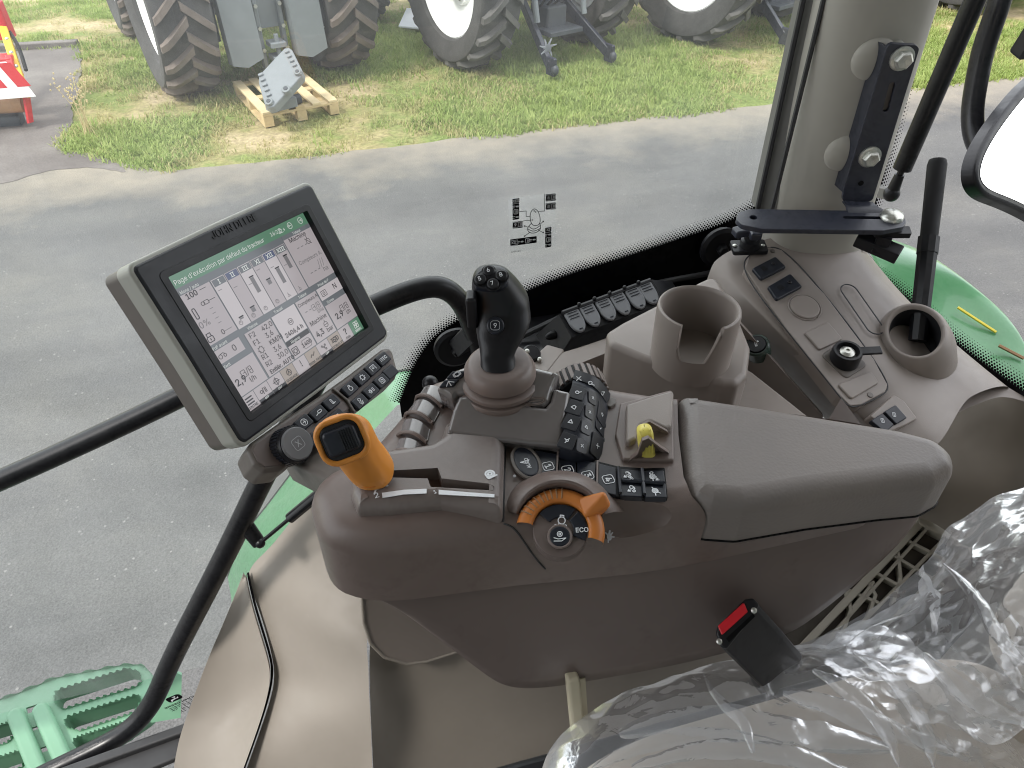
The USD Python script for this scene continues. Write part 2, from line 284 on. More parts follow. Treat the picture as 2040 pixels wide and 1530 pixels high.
def rrect(w, h, r, cx=0, cy=0): return affinity.translate(shapely.box(-w / 2 + r, -h / 2 + r, w / 2 - r, h / 2 - r).buffer(r, quad_segs=5), cx, cy)
def cap(poly, z, up=True):
    v, f = trimesh.creation.triangulate_polygon(poly, engine='earcut')
    v3 = np.c_[v, np.full(len(v), z)]
    n = np.cross(v3[f[:, 1]] - v3[f[:, 0]], v3[f[:, 2]] - v3[f[:, 0]])[:, 2]
    f = np.where((n < 0)[:, None] == up, f[:, ::-1], f)
    return trimesh.Trimesh(v3, f, process=False)
def wall(ring, z0, z1):
    n = len(ring); v = np.vstack([np.c_[ring, np.full(n, z0)], np.c_[ring, np.full(n, z1)]]); i = np.arange(n); j = (i + 1) % n
    return trimesh.Trimesh(v, np.vstack([np.c_[i, j, j + n], np.c_[i, j + n, i + n]]), process=False)
def slab(poly, z0, z1, bevel=0.0, seg=4, bottom=True):
    """A flat-topped block over a polygon, its top edge rounded by bevel."""
    if not isinstance(poly, Polygon): poly = Polygon(poly).buffer(0)
    poly = shapely.geometry.polygon.orient(poly)
    if bevel <= 0:
        ms = [cap(poly, z1), wall(np.array(poly.exterior.coords)[:-1], z0, z1)] + ([cap(poly, z0, False)] if bottom else [])
        ms += [wall(np.array(r.coords)[:-1], z0, z1) for r in poly.interiors]
        return join(ms)
    ring = np.array(poly.exterior.segmentize(max(0.004, bevel * 0.8)).coords)[:-1]
    d = np.roll(ring, -1, 0) - ring; d /= np.maximum(np.linalg.norm(d, axis=1, keepdims=True), 1e-12)
    nrm = np.c_[d[:, 1], -d[:, 0]]; nv = nrm + np.roll(nrm, 1, 0); nv /= np.maximum((nv * nrm).sum(1, keepdims=True), 0.7)
    rings, zs = [ring], [z0]
    for k in range(seg + 1):
        a = k / seg * PI / 2
        rings.append(ring - nv * bevel * (1 - math.cos(a))); zs.append(z1 - bevel + bevel * math.sin(a))
    n = len(ring); v = np.vstack([np.c_[r, np.full(n, z)] for r, z in zip(rings, zs)]); i = np.arange(n); j = (i + 1) % n; F = []
    for k in range(len(rings) - 1): F += [np.c_[i, j, j + n] + k * n, np.c_[i, j + n, i + n] + k * n]
    top = Polygon(rings[-1]).buffer(0)
    if top.geom_type != 'Polygon': top = max(top.geoms, key=lambda q: q.area)
    if poly.interiors: top = top.difference(shapely.union_all([Polygon(r) for r in poly.interiors]))
    ms = [trimesh.Trimesh(v, np.vstack(F), process=False), cap(top, z1)] + ([cap(Polygon(ring).buffer(0), z0, False)] if bottom and Polygon(ring).is_valid else [])
    ms += [wall(np.array(r.coords)[:-1][::-1], z0, z1) for r in poly.interiors]
    return join(ms)
def weld(m): m = m.copy(); m.merge_vertices(digits_vertex=7); return m
def grid(rows, closed=False):
    g = np.asarray(rows, float); a, b = g.shape[:2]; i, j = np.meshgrid(np.arange(a - 1), np.arange(b if closed else b - 1), indexing='ij'); i, j = i.ravel(), j.ravel(); j2 = (j + 1) % b
    return trimesh.Trimesh(g.reshape(-1, 3), np.vstack([np.c_[i * b + j, i * b + j2, (i + 1) * b + j2], np.c_[i * b + j, (i + 1) * b + j2, (i + 1) * b + j]]), process=False)
def loft(rows, nu=40, nv=24, smooth_rows=True, sharp=False):
    """A surface through polylines (each a list of world points)."""
    R = np.array([spline2(r, nu) if smooth_rows and len(r) > 2 else poly_line(r, nu) for r in rows])
    if sharp or len(rows) == 2:
        out = []
        for a, b in zip(R[:-1], R[1:]):
            for k in range(nv // max(1, len(R) - 1) + 1): out.append(a + (b - a) * k / (nv // max(1, len(R) - 1) + 1))
        return np.array(out + [R[-1]])
    t = np.r_[0, np.cumsum(np.linalg.norm(np.diff(R.mean(1), axis=0), axis=1))]
    return PchipInterpolator(t, R, axis=0)(np.linspace(0, t[-1], nv))
def thick(g, depth, towards):
    """The grid g as a solid shell: a second skin 'depth' along 'towards', sides closed."""
    g = np.asarray(g); b = g + unit(towards) * depth; a0 = grid(g); n = len(a0.vertices)
    A, B = g.shape[:2]; idx = np.arange(n).reshape(A, B)
    edge = np.r_[idx[0, :], idx[1:, -1], idx[-1, -2::-1], idx[-2:0:-1, 0]]; e2 = np.roll(edge, -1)
    f = np.vstack([a0.faces, a0.faces[:, ::-1] + n, np.c_[edge, edge + n, e2 + n], np.c_[edge, e2 + n, e2]])
    m = trimesh.Trimesh(np.vstack([g.reshape(-1, 3), b.reshape(-1, 3)]), f, process=False)
    return m
def tube(pts, r, sides=12, n=None, smooth=True, caps=True):
    p = spline2(pts, n or max(16, 8 * len(pts))) if smooth and len(pts) > 2 else np.asarray(pts, float)
    r = np.broadcast_to(np.asarray(r, float), (len(p),)) if np.ndim(r) == 0 else np.interp(np.linspace(0, 1, len(p)), np.linspace(0, 1, len(r)), r)
    t = np.gradient(p, axis=0); t /= np.linalg.norm(t, axis=1, keepdims=True) + 1e-12
    a = np.cross(t[0], [0, 0, 1.0] if abs(t[0][2]) < 0.9 else [1.0, 0, 0]); a /= np.linalg.norm(a); ang = np.arange(sides) * 2 * PI / sides; V = []
    for k in range(len(p)):
        a = a - t[k] * (a @ t[k]); a /= np.linalg.norm(a); b = np.cross(t[k], a)
        V.append(p[k] + r[k] * (np.cos(ang)[:, None] * a + np.sin(ang)[:, None] * b))
    g = grid(V, closed=True); v, f = g.vertices, g.faces
    if caps:
        n0 = len(v); v = np.vstack([v, p[0], p[-1]]); i = np.arange(sides); j = (i + 1) % sides; L = (len(p) - 1) * sides
        f = np.vstack([f, np.c_[np.full(sides, n0), j, i], np.c_[np.full(sides, n0 + 1), L + i, L + j]])
    m = trimesh.Trimesh(v, f, process=False)
    if m.volume < 0: m.invert()
    return m
def lathe(profile, o, axis, sides=40, a0=0, a1=2 * PI, xdir=None):
    """profile: (radius, height) pairs turned about the axis."""
    z = unit(axis); x = np.cross(z, [0, 0, 1.0] if abs(z[2]) < 0.9 else [1.0, 0, 0]) if xdir is None else np.asarray(xdir, float); x = unit(x - z * (x @ z)); y = np.cross(z, x)
    full = abs(a1 - a0 - 2 * PI) < 1e-6; ang = np.linspace(a0, a1, sides + (0 if full else 1), endpoint=not full)
    c = np.cos(ang)[:, None] * x + np.sin(ang)[:, None] * y
    rows = [np.asarray(o) + r * c + h * z for r, h in profile]
    m = grid(rows, closed=full)
    return m
def bar(p0, p1, w, h, up=(0, 0, 1), bevel=0.0):
    p0, p1 = np.asarray(p0, float), np.asarray(p1, float); L = np.linalg.norm(p1 - p0); f = Frame((p0 + p1) / 2, p1 - p0, z=np.asarray(up, float) - unit(p1 - p0) * (np.asarray(up, float) @ unit(p1 - p0)))
    return f.put(slab(shapely.box(-L / 2, -w / 2, L / 2, w / 2) if not bevel else rrect(L, w, bevel), -h / 2, h / 2, bevel))
def boxm(c, size, x=(1, 0, 0), z=(0, 0, 1), bevel=0.0):
    f = Frame(c, x, z=z); b = bevel
    return f.put(slab(rrect(size[0], size[1], b) if b else shapely.box(-size[0] / 2, -size[1] / 2, size[0] / 2, size[1] / 2), -size[2] / 2, size[2] / 2, b))
def ell(c, r, frame=None, sub=3):
    m = trimesh.creation.icosphere(subdivisions=sub); m.vertices = m.vertices * np.asarray(r)
    if frame is not None: m.vertices = m.vertices[:, :1] * frame.x + m.vertices[:, 1:2] * frame.y + m.vertices[:, 2:] * frame.z
    m.vertices = m.vertices + np.asarray(c); return m
_txt = {}
def text2(text, bold=False):
    if (text, bold) not in _txt: _txt[(text, bold)] = meshkit.text_mesh(text, 1.0, 0.0004 * 25, bold)
    return _txt[(text, bold)].copy()
def text_at(fr, text, p, h, ang=0.0, z=0.0, bold=False, align='l', flip=False, depth=0.0003, width=None):
    """Lettering on a frame: baseline start p (frame coordinates), capital height h, turned by ang."""
    m = text2(text, bold); v = np.asarray(m.vertices).copy(); v[:, :2] *= h; v[:, 2] = np.where(v[:, 2] > 0.001, depth, 0) + z
    if width: v[:, 0] *= width / max(np.ptp(v[:, 0]), 1e-9)
    if align == 'c': v[:, 0] -= (v[:, 0].min() + v[:, 0].max()) / 2
    if flip: v[:, 0] *= -1
    c, s = math.cos(ang), math.sin(ang); v[:, :2] = np.c_[v[:, 0] * c - v[:, 1] * s + p[0], v[:, 0] * s + v[:, 1] * c + p[1]]
    m.vertices = fr.at(v); return m
def strokes(fr, lines, w, z=0.0, depth=0.0003, p=(0, 0), s=1.0, ang=0.0):
    """Line drawing (icon) as flat strips: lines are point lists or shapely shapes in icon units."""
    gs = [(LineString(l) if not hasattr(l, 'geom_type') else l) for l in lines]
    gs = [g.buffer(w / s / 2, quad_segs=3) if g.geom_type in ('LineString', 'LinearRing') else g for g in gs]
    u = affinity.translate(affinity.rotate(affinity.scale(shapely.union_all(gs), s, s, origin=(0, 0)), ang, origin=(0, 0), use_radians=True), *p).simplify(w * 0.05)
    ms = [slab(g, z, z + depth, bottom=False) for g in getattr(u, 'geoms', [u]) if g.area > 0]
    return fr.put(join(ms))
def ring_(r, cx=0, cy=0): return Point(cx, cy).buffer(r, quad_segs=6).exterior
def rbox_(w, h, r=0.1, cx=0, cy=0): return rrect(w, h, r, cx, cy).exterior
# ================================================================== ground, road, grass
def sheet(pts, z): return cap(Polygon(pts).buffer(0), z)
def ragged(pts, amp, n, seed, closed=True):
    r = np.random.RandomState(seed); p = np.array(Polygon(pts).exterior.segmentize(n).coords)[:-1] if closed else poly_line(pts, n)
    q = np.c_[p, np.zeros(len(p))]
    return p + amp * np.c_[meshkit.fbm(q * 2.1 + 3, 4, seed) - 0.5, meshkit.fbm(q * 2.1 + 40, 4, seed + 9) - 0.5] * 2
gx = np.linspace(-160, 160, 3)
tag(obj('ground', sheet([(-200, -200), (200, -200), (200, 200), (-200, 200)], -0.012), MAT['turf']), kind='structure')
edge = [tuple(G(*p)[:2]) for p in [(232, 322), (330, 341), (520, 322), (700, 300), (1000, 265), (1300, 233), (1560, 205), (1830, 175), (2040, 150)]]
road_edge = poly_line(edge, 260); rr = np.random.RandomState(3)
road_edge = road_edge + np.c_[np.zeros(len(road_edge)), 0.10 * (meshkit.fbm(np.c_[road_edge * 3.1, np.zeros(len(road_edge))], 5, 4) - 0.5)]
path_pts = [tuple(G(*p)[:2]) for p in [(232, 322), (190, 306), (125, 300), (138, 250), (150, 200), (163, 150), (165, 118), (155, 92)]]
path_line = poly_line(path_pts, 90); path_line = path_line + 0.12 * np.c_[meshkit.fbm(np.c_[path_line * 3, np.zeros(90)], 4, 8) - 0.5, meshkit.fbm(np.c_[path_line * 3, np.ones(90)], 4, 9) - 0.5]
far_l = G(-60, 108)[:2]
road = [tuple(q) for q in road_edge] + [(40, 7.4), (40, -30), (-40, -30), (-40, path_line[0][1]), ]
tag(obj('road', sheet(road + [tuple(path_line[0])], -0.004), MAT['asphalt']), kind='structure')
low_e = poly_line([tuple(path_line[0] + [0.05, -0.02]), tuple(G(250, 345)[:2]), tuple(G(120, 340)[:2]), tuple(G(0, 362)[:2]), (-14, G(0, 362)[1] - 0.5)], 220); low_e = low_e + 0.5 * np.c_[np.zeros(220), meshkit.fbm(np.c_[low_e * 1.7, np.ones(220)], 5, 14) - 0.5]
yard = [tuple(q) for q in path_line] + [tuple(far_l), (-14, far_l[1] + 0.4)] + [tuple(q) for q in low_e[::-1]]
tag(obj('yard_pavement', sheet(yard, -0.0012), MAT['yard_concrete']), kind='structure')
k0, k1 = np.r_[path_line[-1], 0.0], np.r_[far_l, 0.0]
one('kerb', bar(k0 + [0, 0.06, 0.0], k1 + [-3, 0.25, 0.0], 0.13, 0.13, bevel=0.015), MAT['yard_concrete'], 'pale weathered concrete kerb closing the brown yard pavement at the grass', 'kerb')
# grass: tufts of curved blades, thinned where the earth shows
def tuft(seed, nb, hgt, spread):
    r = np.random.RandomState(seed); V, F = [], []
    for k in range(nb):
        a, l, h = r.rand() * 2 * PI, spread * math.sqrt(r.rand()), hgt * (0.5 + 0.8 * r.rand()); b = np.array([l * math.cos(a), l * math.sin(a), 0]); d = r.rand() * 2 * PI
        lean = np.array([math.cos(d), math.sin(d), 0]) * h * (0.35 + 0.7 * r.rand()); w = np.array([-math.sin(d), math.cos(d), 0]) * (0.0035 + 0.004 * r.rand()); n = len(V)
        V += [b - w, b + w, b + lean * 0.35 - w * 0.8 + [0, 0, h * 0.6], b + lean * 0.35 + w * 0.8 + [0, 0, h * 0.6], b + lean + [0, 0, h]]
        F += [(n, n + 1, n + 3), (n, n + 3, n + 2), (n + 2, n + 3, n + 4)]
    return trimesh.Trimesh(np.array(V), np.array(F), process=False)
grass_poly = Polygon([tuple(q + [0, 0.02]) for q in road_edge] + [(14, 7.3), (20, 26), (-16, 26), (-16, far_l[1] + 0.7), tuple(far_l + [0, 0.12])] + [tuple(q) for q in path_line[::-1]]).buffer(0)
def bare(p): return meshkit.fbm(np.c_[p * [0.55, 0.8], np.zeros(len(p))], 4, 21)
gi = UsdGeom.PointInstancer.Define(stage, '/World/grass')
tag(gi, 'uneven green grass with dry tufts growing beside the road', 'grass', kind='stuff')
protos = []
for k, (nb, hh, sp, mt) in enumerate([(30, 0.050, 0.12, 'grass_green'), (28, 0.035, 0.13, 'grass_green'), (22, 0.045, 0.12, 'grass_dry'), (14, 0.12, 0.06, 'grass_green')]):
    protos.append(usdkit.mesh(stage, '/World/grass/tuft_%03d' % k, tuft(50 + k, nb, hh, sp), MAT[mt]).GetPath())
r = np.random.RandomState(11); pts = []
for (x0, x1, y0, y1, n) in [(-4.5, 10, 6.8, 10.5, 30000), (-8, 13, 10.5, 17, 17000), (-9, 14, 17, 25, 5000)]:
    p = np.c_[r.uniform(x0, x1, n), r.uniform(y0, y1, n)]; pts.append(p)
pts = np.vstack(pts); b_ = bare(pts); keep = shapely.contains_xy(grass_poly, pts[:, 0], pts[:, 1]) & (r.rand(len(pts)) > np.clip((b_ - 0.46) * 9, 0, 0.95))
pts, b_ = pts[keep], b_[keep]; n = len(pts); dry = r.rand(n) < np.clip((b_ - 0.40) * 5, 0.06, 0.85)
idx = np.where(dry, 2, np.where(r.rand(n) < 0.5, 0, 1)); idx = np.where(~dry & (r.rand(n) < 0.05), 3, idx); s = r.uniform(0.6, 1.25, n)
yaw = r.rand(n) * 2 * PI
gi.CreatePrototypesRel().SetTargets(protos); gi.CreateProtoIndicesAttr(Vt.IntArray.FromNumpy(idx.astype(np.int32)))
gi.CreatePositionsAttr(Vt.Vec3fArray.FromNumpy(np.c_[pts, np.full(n, -0.012)].astype(np.float32)))
gi.CreateScalesAttr(Vt.Vec3fArray.FromNumpy(np.c_[s, s, s * r.uniform(0.6, 1.3, n)].astype(np.float32)))
gi.CreateOrientationsAttr(Vt.QuathArray([Gf.Quath(float(math.cos(a / 2)), 0, 0, float(math.sin(a / 2))) for a in yaw]))
# the tall dry weed on the corner
def weed(name, base, hgt, n, seed, label):
    t = thing(name, label, 'weed'); r = np.random.RandomState(seed); st, hd = [], []
    for k in range(n):
        a = r.rand() * 2 * PI; l = hgt * (0.55 + 0.5 * r.rand()); d = np.array([math.cos(a), math.sin(a), 0]) * l * (0.12 + 0.3 * r.rand())
        q = [base + 0.06 * r.randn(3) * [1, 1, 0], base + d * 0.4 + [0, 0, l * 0.6], base + d + [0, 0, l]]; st.append(tube(q, [0.005, 0.003, 0.002], 4, 6, caps=False))
        for j in range(9): hd.append(ell(q[2] + r.randn(3) * [0.03, 0.03, 0.05], (0.008, 0.008, 0.012), None, 0))
    obj('stem', st, MAT['dry_stem'], t); obj('seed_head', hd, MAT['dry_stem'], t)
weed('weed', np.r_[G(150, 282)[:2] + [0.12, 0.1], 0], 0.55, 10, 5, 'tall dry weed with pale seed heads at the corner of the yard pavement')
weed('weed', np.r_[G(505, 150)[:2], 0], 0.5, 9, 6, 'thin dry weed behind the pallet beside the grey weight')

# ================================================================== parked tractors
def tyre(R, rim, w, mat_lugs, nlug, parent_name, parent, tilt=1):
    """A tractor wheel about local y; returns meshes centred at the hub."""
    hw = w / 2; prof = [(rim, -hw * 0.62), (rim + 0.02, -hw * 0.80), (rim + (R - rim) * 0.45, -hw * 1.0), (R - 0.11, -hw * 0.98), (R - 0.085, -hw * 0.88), (R - 0.065, -hw * 0.5), (R - 0.06, 0)]
    prof = prof + [(a, -b) for a, b in prof[-2::-1]]
    body = lathe(prof, (0, 0, 0), (0, 1, 0), 56)
    V, F = [], []
    for k in range(nlug):
        for side in (-1, 1):
            a0 = 2 * PI * (k + (0.5 if side > 0 else 0)) / nlug; n = len(V); N = 6; half = 0.5 * 0.085 / R
            for q in range(N):
                u = q / (N - 1); y = side * hw * (-0.06 + 1.0 * u); rad = R - (0.05 * max(0, u - 0.75) / 0.25 + 0.0); low = R - 0.075 - 0.10 * max(0, u - 0.75) / 0.25
                a = a0 + tilt * (0.30 * (u - 0.5) * (w / 0.6) * (0.9 / R)) ; hf = half * (1 - 0.18 * u)
                for (rd, da) in ((low, -hf * 1.35), (rad, -hf), (rad, hf), (low, hf * 1.35)):
                    V.append((rd * math.cos(a + da), y, rd * math.sin(a + da)))
            for q in range(N - 1):
                for e in range(4):
                    i0, i1 = n + q * 4 + e, n + q * 4 + (e + 1) % 4; F += [(i0, i1, i1 + 4), (i0, i1 + 4, i0 + 4)]
            F += [(n, n + 2, n + 1), (n, n + 3, n + 2)]; e = n + (N - 1) * 4; F += [(e, e + 1, e + 2), (e, e + 2, e + 3)]
    lug = trimesh.Trimesh(np.array(V), np.array(F), process=False)
    trimesh.repair.fix_normals(lug, multibody=True)
    return body, lug
def rim_mesh(rim, w, out):
    """Dished steel disc; out = +1 / -1: the side it shows."""
    hw = w / 2 * 0.62
    return join([lathe([(rim + 0.012, out * hw), (rim - 0.012, out * (hw + 0.012)), (rim - 0.03, out * hw * 0.9), (rim - 0.06, out * hw * 0.45), (rim * 0.78, out * hw * 0.2), (rim * 0.45, out * hw * 0.05), (rim * 0.42, out * hw * 0.25), (0.16, out * hw * 0.25), (0.0, out * hw * 0.25)], (0, 0, 0), (0, 1, 0), 48)])
def tractor(name, label, axle_mid, deg, track=1.80, R=0.92, rim=0.56, w=0.60, body='chassis_grey', rimmat='rim_white', lug='tyre_rubber', rear_kit=True, hood='chassis_dark', wheelbase=2.75):
    t = thing(name, label, 'tractor', 'tractors parked in a row on the grass', rotz((axle_mid[0], axle_mid[1], -0.012), deg))
    def wheel(part, cx, cy, R, rim, w, out, tilt):
        b, l = tyre(R, rim, w, None, 20, None, None, tilt)
        for m in (b, l): m.apply_translation((cx, cy, R))
        p = obj(part, b, MAT['tyre_rubber'], t, 40); obj('tread_lug', l, MAT['tyre_brown' if lug == 'tyre_brown' else 'tyre_lug'], p, 25)
        rm = join([rim_mesh(rim, w, out), lathe([(rim - 0.02, -out * w * 0.3), (rim - 0.02, out * w * 0.3)], (0, 0, 0), (0, 1, 0), 48)]); rm.apply_translation((cx, cy, R)); obj('rim', rm, MAT[rimmat], p, 35)
        hub = lathe([(0.0, out * w * 0.28), (0.13, out * w * 0.28), (0.14, out * w * 0.2), (0.14, 0)], (cx, cy, R), (0, 1, 0), 20); obj('hub', hub, MAT['chassis_dark'], p)
        nuts = [lathe([(0, out * (w * 0.115)), (0.022, out * w * 0.115), (0.022, out * w * 0.02)], (cx + 0.2 * math.cos(a), cy, R + 0.2 * math.sin(a)), (0, 1, 0), 6) for a in np.arange(10) * PI / 5]; obj('wheel_nut', join(nuts), MAT['bolt_zinc'], p)
    for s in (1, -1):
        wheel('rear_wheel', 0, s * track / 2, R, rim, w, s, 1)
        wheel('front_wheel', wheelbase, s * track * 0.49, R * 0.76, rim * 0.72, w * 0.82, s, 1)
    B = MAT[body]; D = MAT['chassis_dark']
    obj('rear_axle', [tube([(0, -track / 2 + 0.1, R), (0, track / 2 - 0.1, R)], 0.13, 14, smooth=False), boxm((0, 0, R), (0.55, 0.55, 0.55), bevel=0.04)], D, t)
    obj('front_axle', [bar((wheelbase, -track * 0.4, R * 0.72), (wheelbase, track * 0.4, R * 0.72), 0.2, 0.22), boxm((wheelbase - 0.9, 0, R * 0.85), (2.0, 0.45, 0.5), bevel=0.05)], D, t)
    obj('hood', [boxm((wheelbase - 0.25, 0, 1.55), (1.9, 0.72, 0.85), bevel=0.12)], MAT[hood], t)
    obj('cab', [boxm((0.35, 0, 2.0), (1.45, 1.45, 1.45), bevel=0.08)], MAT['glass_dark_green'], t); obj('roof', boxm((0.35, 0, 2.85), (1.7, 1.6, 0.2), bevel=0.08), B, t)
    for s in (1, -1):
        ang = np.linspace(0.25 * PI, 0.80 * PI, 14); rows = [[(R * 1.10 * math.cos(a), s * (track / 2 - w * 0.52 + j * w * 0.55), R + R * 1.10 * math.sin(a)) for a in ang] for j in (0, 1)]
        obj('fender', thick(np.array(rows), 0.03, (0, 0, -1)), B, t)
    if rear_kit:
        # plates either side of the hitch, drop-down drawbar frame, lower links and their hooks
        for s in (1, -1):
            side = affinity.scale(Polygon([(-0.25, -0.42), (0.02, -0.52), (0.26, -0.46), (0.30, 0.1), (0.2, 0.5), (-0.25, 0.5)]).buffer(0.03), 1, 1)
            f = Frame((-0.62, s * 0.36, R - 0.02), (0, 1, 0.0), (0.12, 0, 1)); obj('side_guard', f.put(slab(side.intersection(shapely.box(-0.17, -1, 0.17, 1)), -0.16, 0.05, 0.02)), B, t)
        obj('hitch_frame', [boxm((-0.60, s * 0.13, R - 0.15), (0.10, 0.045, 1.0), bevel=0.01) for s in (1, -1)] + [boxm((-0.55, 0, R + 0.1), (0.06, 0.22, 0.7))], B, t)
        obj('drawbar_jaw', [boxm((-0.72, 0, R - 0.38), (0.20, 0.17, 0.05), bevel=0.01), boxm((-0.72, 0, R - 0.52), (0.2, 0.17, 0.05), bevel=0.01), tube([(-0.76, 0, R - 0.28), (-0.76, 0, R - 0.62)], 0.025, 10, smooth=False)], MAT['weight_grey'], t)
        for k in range(6): obj('frame_bolt', lathe([(0, 0.03), (0.022, 0.03), (0.022, 0)], (-0.652, (-1) ** k * 0.13, R - 0.45 + (k // 2) * 0.22), (-1, 0, 0), 6), MAT['bolt_zinc'], t)
        obj('valve_cap', ell((-0.66, 0.26, R - 0.33), (0.035, 0.05, 0.05), None, 2), MAT['red_button'], t); obj('valve_cap', ell((-0.66, -0.24, R - 0.28), (0.035, 0.05, 0.05), None, 2), MAT['red_button'], t)
        obj('warning_plate', boxm((-0.64, 0.25, R - 0.05), (0.02, 0.09, 0.06)), MAT['implement_yellow'], t)
        obj('tank', boxm((0.35, 0.62, 0.75), (1.1, 0.35, 0.5), bevel=0.06), D, t); obj('tank', boxm((0.35, -0.62, 0.75), (1.1, 0.35, 0.5), bevel=0.06), D, t)
    else:
        for s in (1, -1):
            a, b = np.array([-0.35, s * 0.28, R - 0.25]), np.array([-1.12, s * 0.45, 0.18]); obj('lower_link', [bar(a, b, 0.06, 0.11, bevel=0.01), boxm(b + [-0.03, 0, 0.0], (0.16, 0.05, 0.20), bevel=0.02)], MAT['steel_blue_black'], t)
            obj('lift_rod', tube([(-0.75, s * 0.36, 0.55), (-0.55, s * 0.34, 1.25)], 0.035, 10, smooth=False), MAT['weight_grey'], t)
            obj('link_hook', ell(b + [-0.10, 0, -0.03], (0.05, 0.04, 0.06), None, 2), MAT['chassis_dark'], t)
        obj('top_link', tube([(-0.35, 0, R + 0.35), (-0.78, 0.02, 0.75)], 0.04, 10, smooth=False), MAT['steel_blue_black'], t)
        obj('pickup_hitch', [boxm((-0.5, 0, 0.55), (0.35, 0.3, 0.25), bevel=0.03), boxm((-0.72, 0, 0.42), (0.3, 0.5, 0.05), bevel=0.01)], D, t)
        for k in range(4): obj('hydraulic_hose', tube([(-0.45, 0.2 - 0.13 * k, R + 0.3), (-0.75, 0.22 - 0.14 * k, R - 0.05), (-0.55, 0.18 - 0.1 * k, R - 0.3)], 0.014, 8, 14), MAT['rubber'], t)
    return t
tractor('tractor', 'grey tractor with brown chevron tyres parked behind the pallet', (-0.50, 9.54), 107.5, track=1.80, lug='tyre_brown', w=0.60)
tractor('tractor', 'dark blue tractor with large white rear rim and lowered hitch links', (2.75, 9.70), 111.0, track=1.85, R=0.95, rim=0.60, w=0.56, body='steel_blue_black', rear_kit=False)
tractor('tractor', 'black tractor with white left rim and yellow inner rim by the pillar', (5.90, 10.10), 118.0, track=1.85, R=0.95, rim=0.57, w=0.58, body='chassis_dark', rear_kit=False)
tractor('tractor', 'far tractor with white rim at the right, beyond the black pillar arm', (10.6, 10.6), 118.0, track=1.85, R=0.95, rim=0.57, w=0.58, body='chassis_grey', rear_kit=False)
one('plastic_sheet', thick(np.array([[G(795, 62) + [0, 0, 0.07], G(860, 66) + [0, 0, 0.05]], [G(812, 40) + [0, 0, 0.16], G(866, 36) + [0, 0, 0.14]]]), 0.02, (0, 0, -1)), MAT['white_sheet'], 'pale blue white sheet lying in the grass beside the large white rim', 'sheet')

# ================================================================== pallet and the grey weight on it
def pallet():
    t = thing('pallet', 'pale wooden pallet on the grass carrying the grey weight', 'pallet')
    a, b, c, d = G(540, 250), G(676, 238), G(606, 168), G(464, 180)
    yv = unit(((d - a) + (c - b)) * [1, 1, 0]); xv = np.array([yv[1], -yv[0], 0]); L, W = 0.80, 1.15; ctr = (a + b + c + d) / 4 * [1, 1, 0]; f = Frame(ctr - yv * W / 2, xv, z=(0, 0, 1))
    rr = np.random.RandomState(2)
    def B(x, y, z, sx, sy, sz): return f.put(join([slab(rrect(sx, sy, 0.004, x, y), z - sz / 2, z + sz / 2, 0.003)]))
    xs = [-L / 2 + 0.05, 0, L / 2 - 0.05]
    for x in xs:
        obj('runner', B(x, W / 2, 0.012, 0.10, W, 0.022), MAT['pallet_wood'], t)
        for y in (0.05, W / 2, W - 0.05): obj('block', B(x, y, 0.064, 0.10, 0.10, 0.08), MAT['pallet_wood'], t)
    for x in np.linspace(-L / 2 + 0.05, L / 2 - 0.05, 5): obj('deck_board', B(x + 0.004 * rr.randn(), W / 2, 0.139, 0.095, W, 0.021), MAT['pallet_wood_pale' if rr.rand() > 0.4 else 'pallet_wood'], t)
    for y in (0.05, W / 2, W - 0.05): obj('cross_board', B(0, y, 0.1165, L, 0.10, 0.021), MAT['pallet_wood'], t)
    return f, L, W
pf, pL, pW = pallet()
wt = thing('front_weight', 'grey metal weight plate leaning on the wooden pallet', 'weight')
A0, A1 = P(535, 205, 2.8 - 0.24), P(600, 172, 2.8 - 0.30)
wo = (P(543, 208, 2.8 - 0.17) + P(612, 180, 2.8 - 0.17)) / 2
wf = Frame(wo, (P(601, 150, 2.8 - 0.36) - P(540, 208, 2.8 - 0.17)) * [1, 1, 1], y=(-0.05, 0.42, 0.9)); wf = Frame(P(556, 160, 2.8 - 0.46), RT * 0.85 + H_ * 0.3 + np.array([0, 0, 0.25]), z=FW * -0.8 + np.array([-0.1, 0, 0.5]))
wpoly = wf.px([(515, 152), (520, 145), (566, 96), (575, 94), (582, 99), (602, 140), (601, 150), (588, 165), (545, 212), (535, 214), (527, 208), (515, 165)])
obj('plate', wf.put(slab(rpoly(wpoly, 0.02), -0.09, 0.0, 0.012)), MAT['weight_grey'], wt)
for k in range(6):
    q = wf.px([(575, 103 + k * 9)])[0] + [0.004 * k, 0]; obj('rib_tooth', wf.put(slab(rrect(0.045, 0.028, 0.008, *(wf.px([(572 + k * 5, 104 + k * 9)])[0])), 0.0, 0.02, 0.006)), MAT['weight_grey'], wt)
for k in range(5): obj('rib_tooth', wf.put(slab(rrect(0.05, 0.03, 0.008, *(wf.px([(520 + k * 4, 150 + k * 10)])[0])), 0.0, 0.02, 0.006)), MAT['weight_grey'], wt)
for (px, py, r_) in ((537, 205, 0.042), (594, 146, 0.036), (571, 180, 0.045)):
    q = wf.px([(px, py)])[0]; obj('pin_eye', wf.put(join([slab(Point(*q).buffer(r_), -0.02, 0.03, 0.008)])), MAT['chassis_grey'], wt); obj('pin_eye', wf.put(slab(Point(*q).buffer(r_ * 0.5), 0.03, 0.036, 0.003)), MAT['chassis_dark'], wt)
obj('foot', tube([P(598, 196, 2.8 - 0.2), P(580, 200, 2.8 - 0.2)], 0.05, 12, smooth=False), MAT['chassis_dark'], wt)
obj('foot', boxm(P(560, 205, 2.8 - 0.20), (0.3, 0.14, 0.10), x=(1, 0.5, 0), bevel=0.02), MAT['weight_grey'], wt)

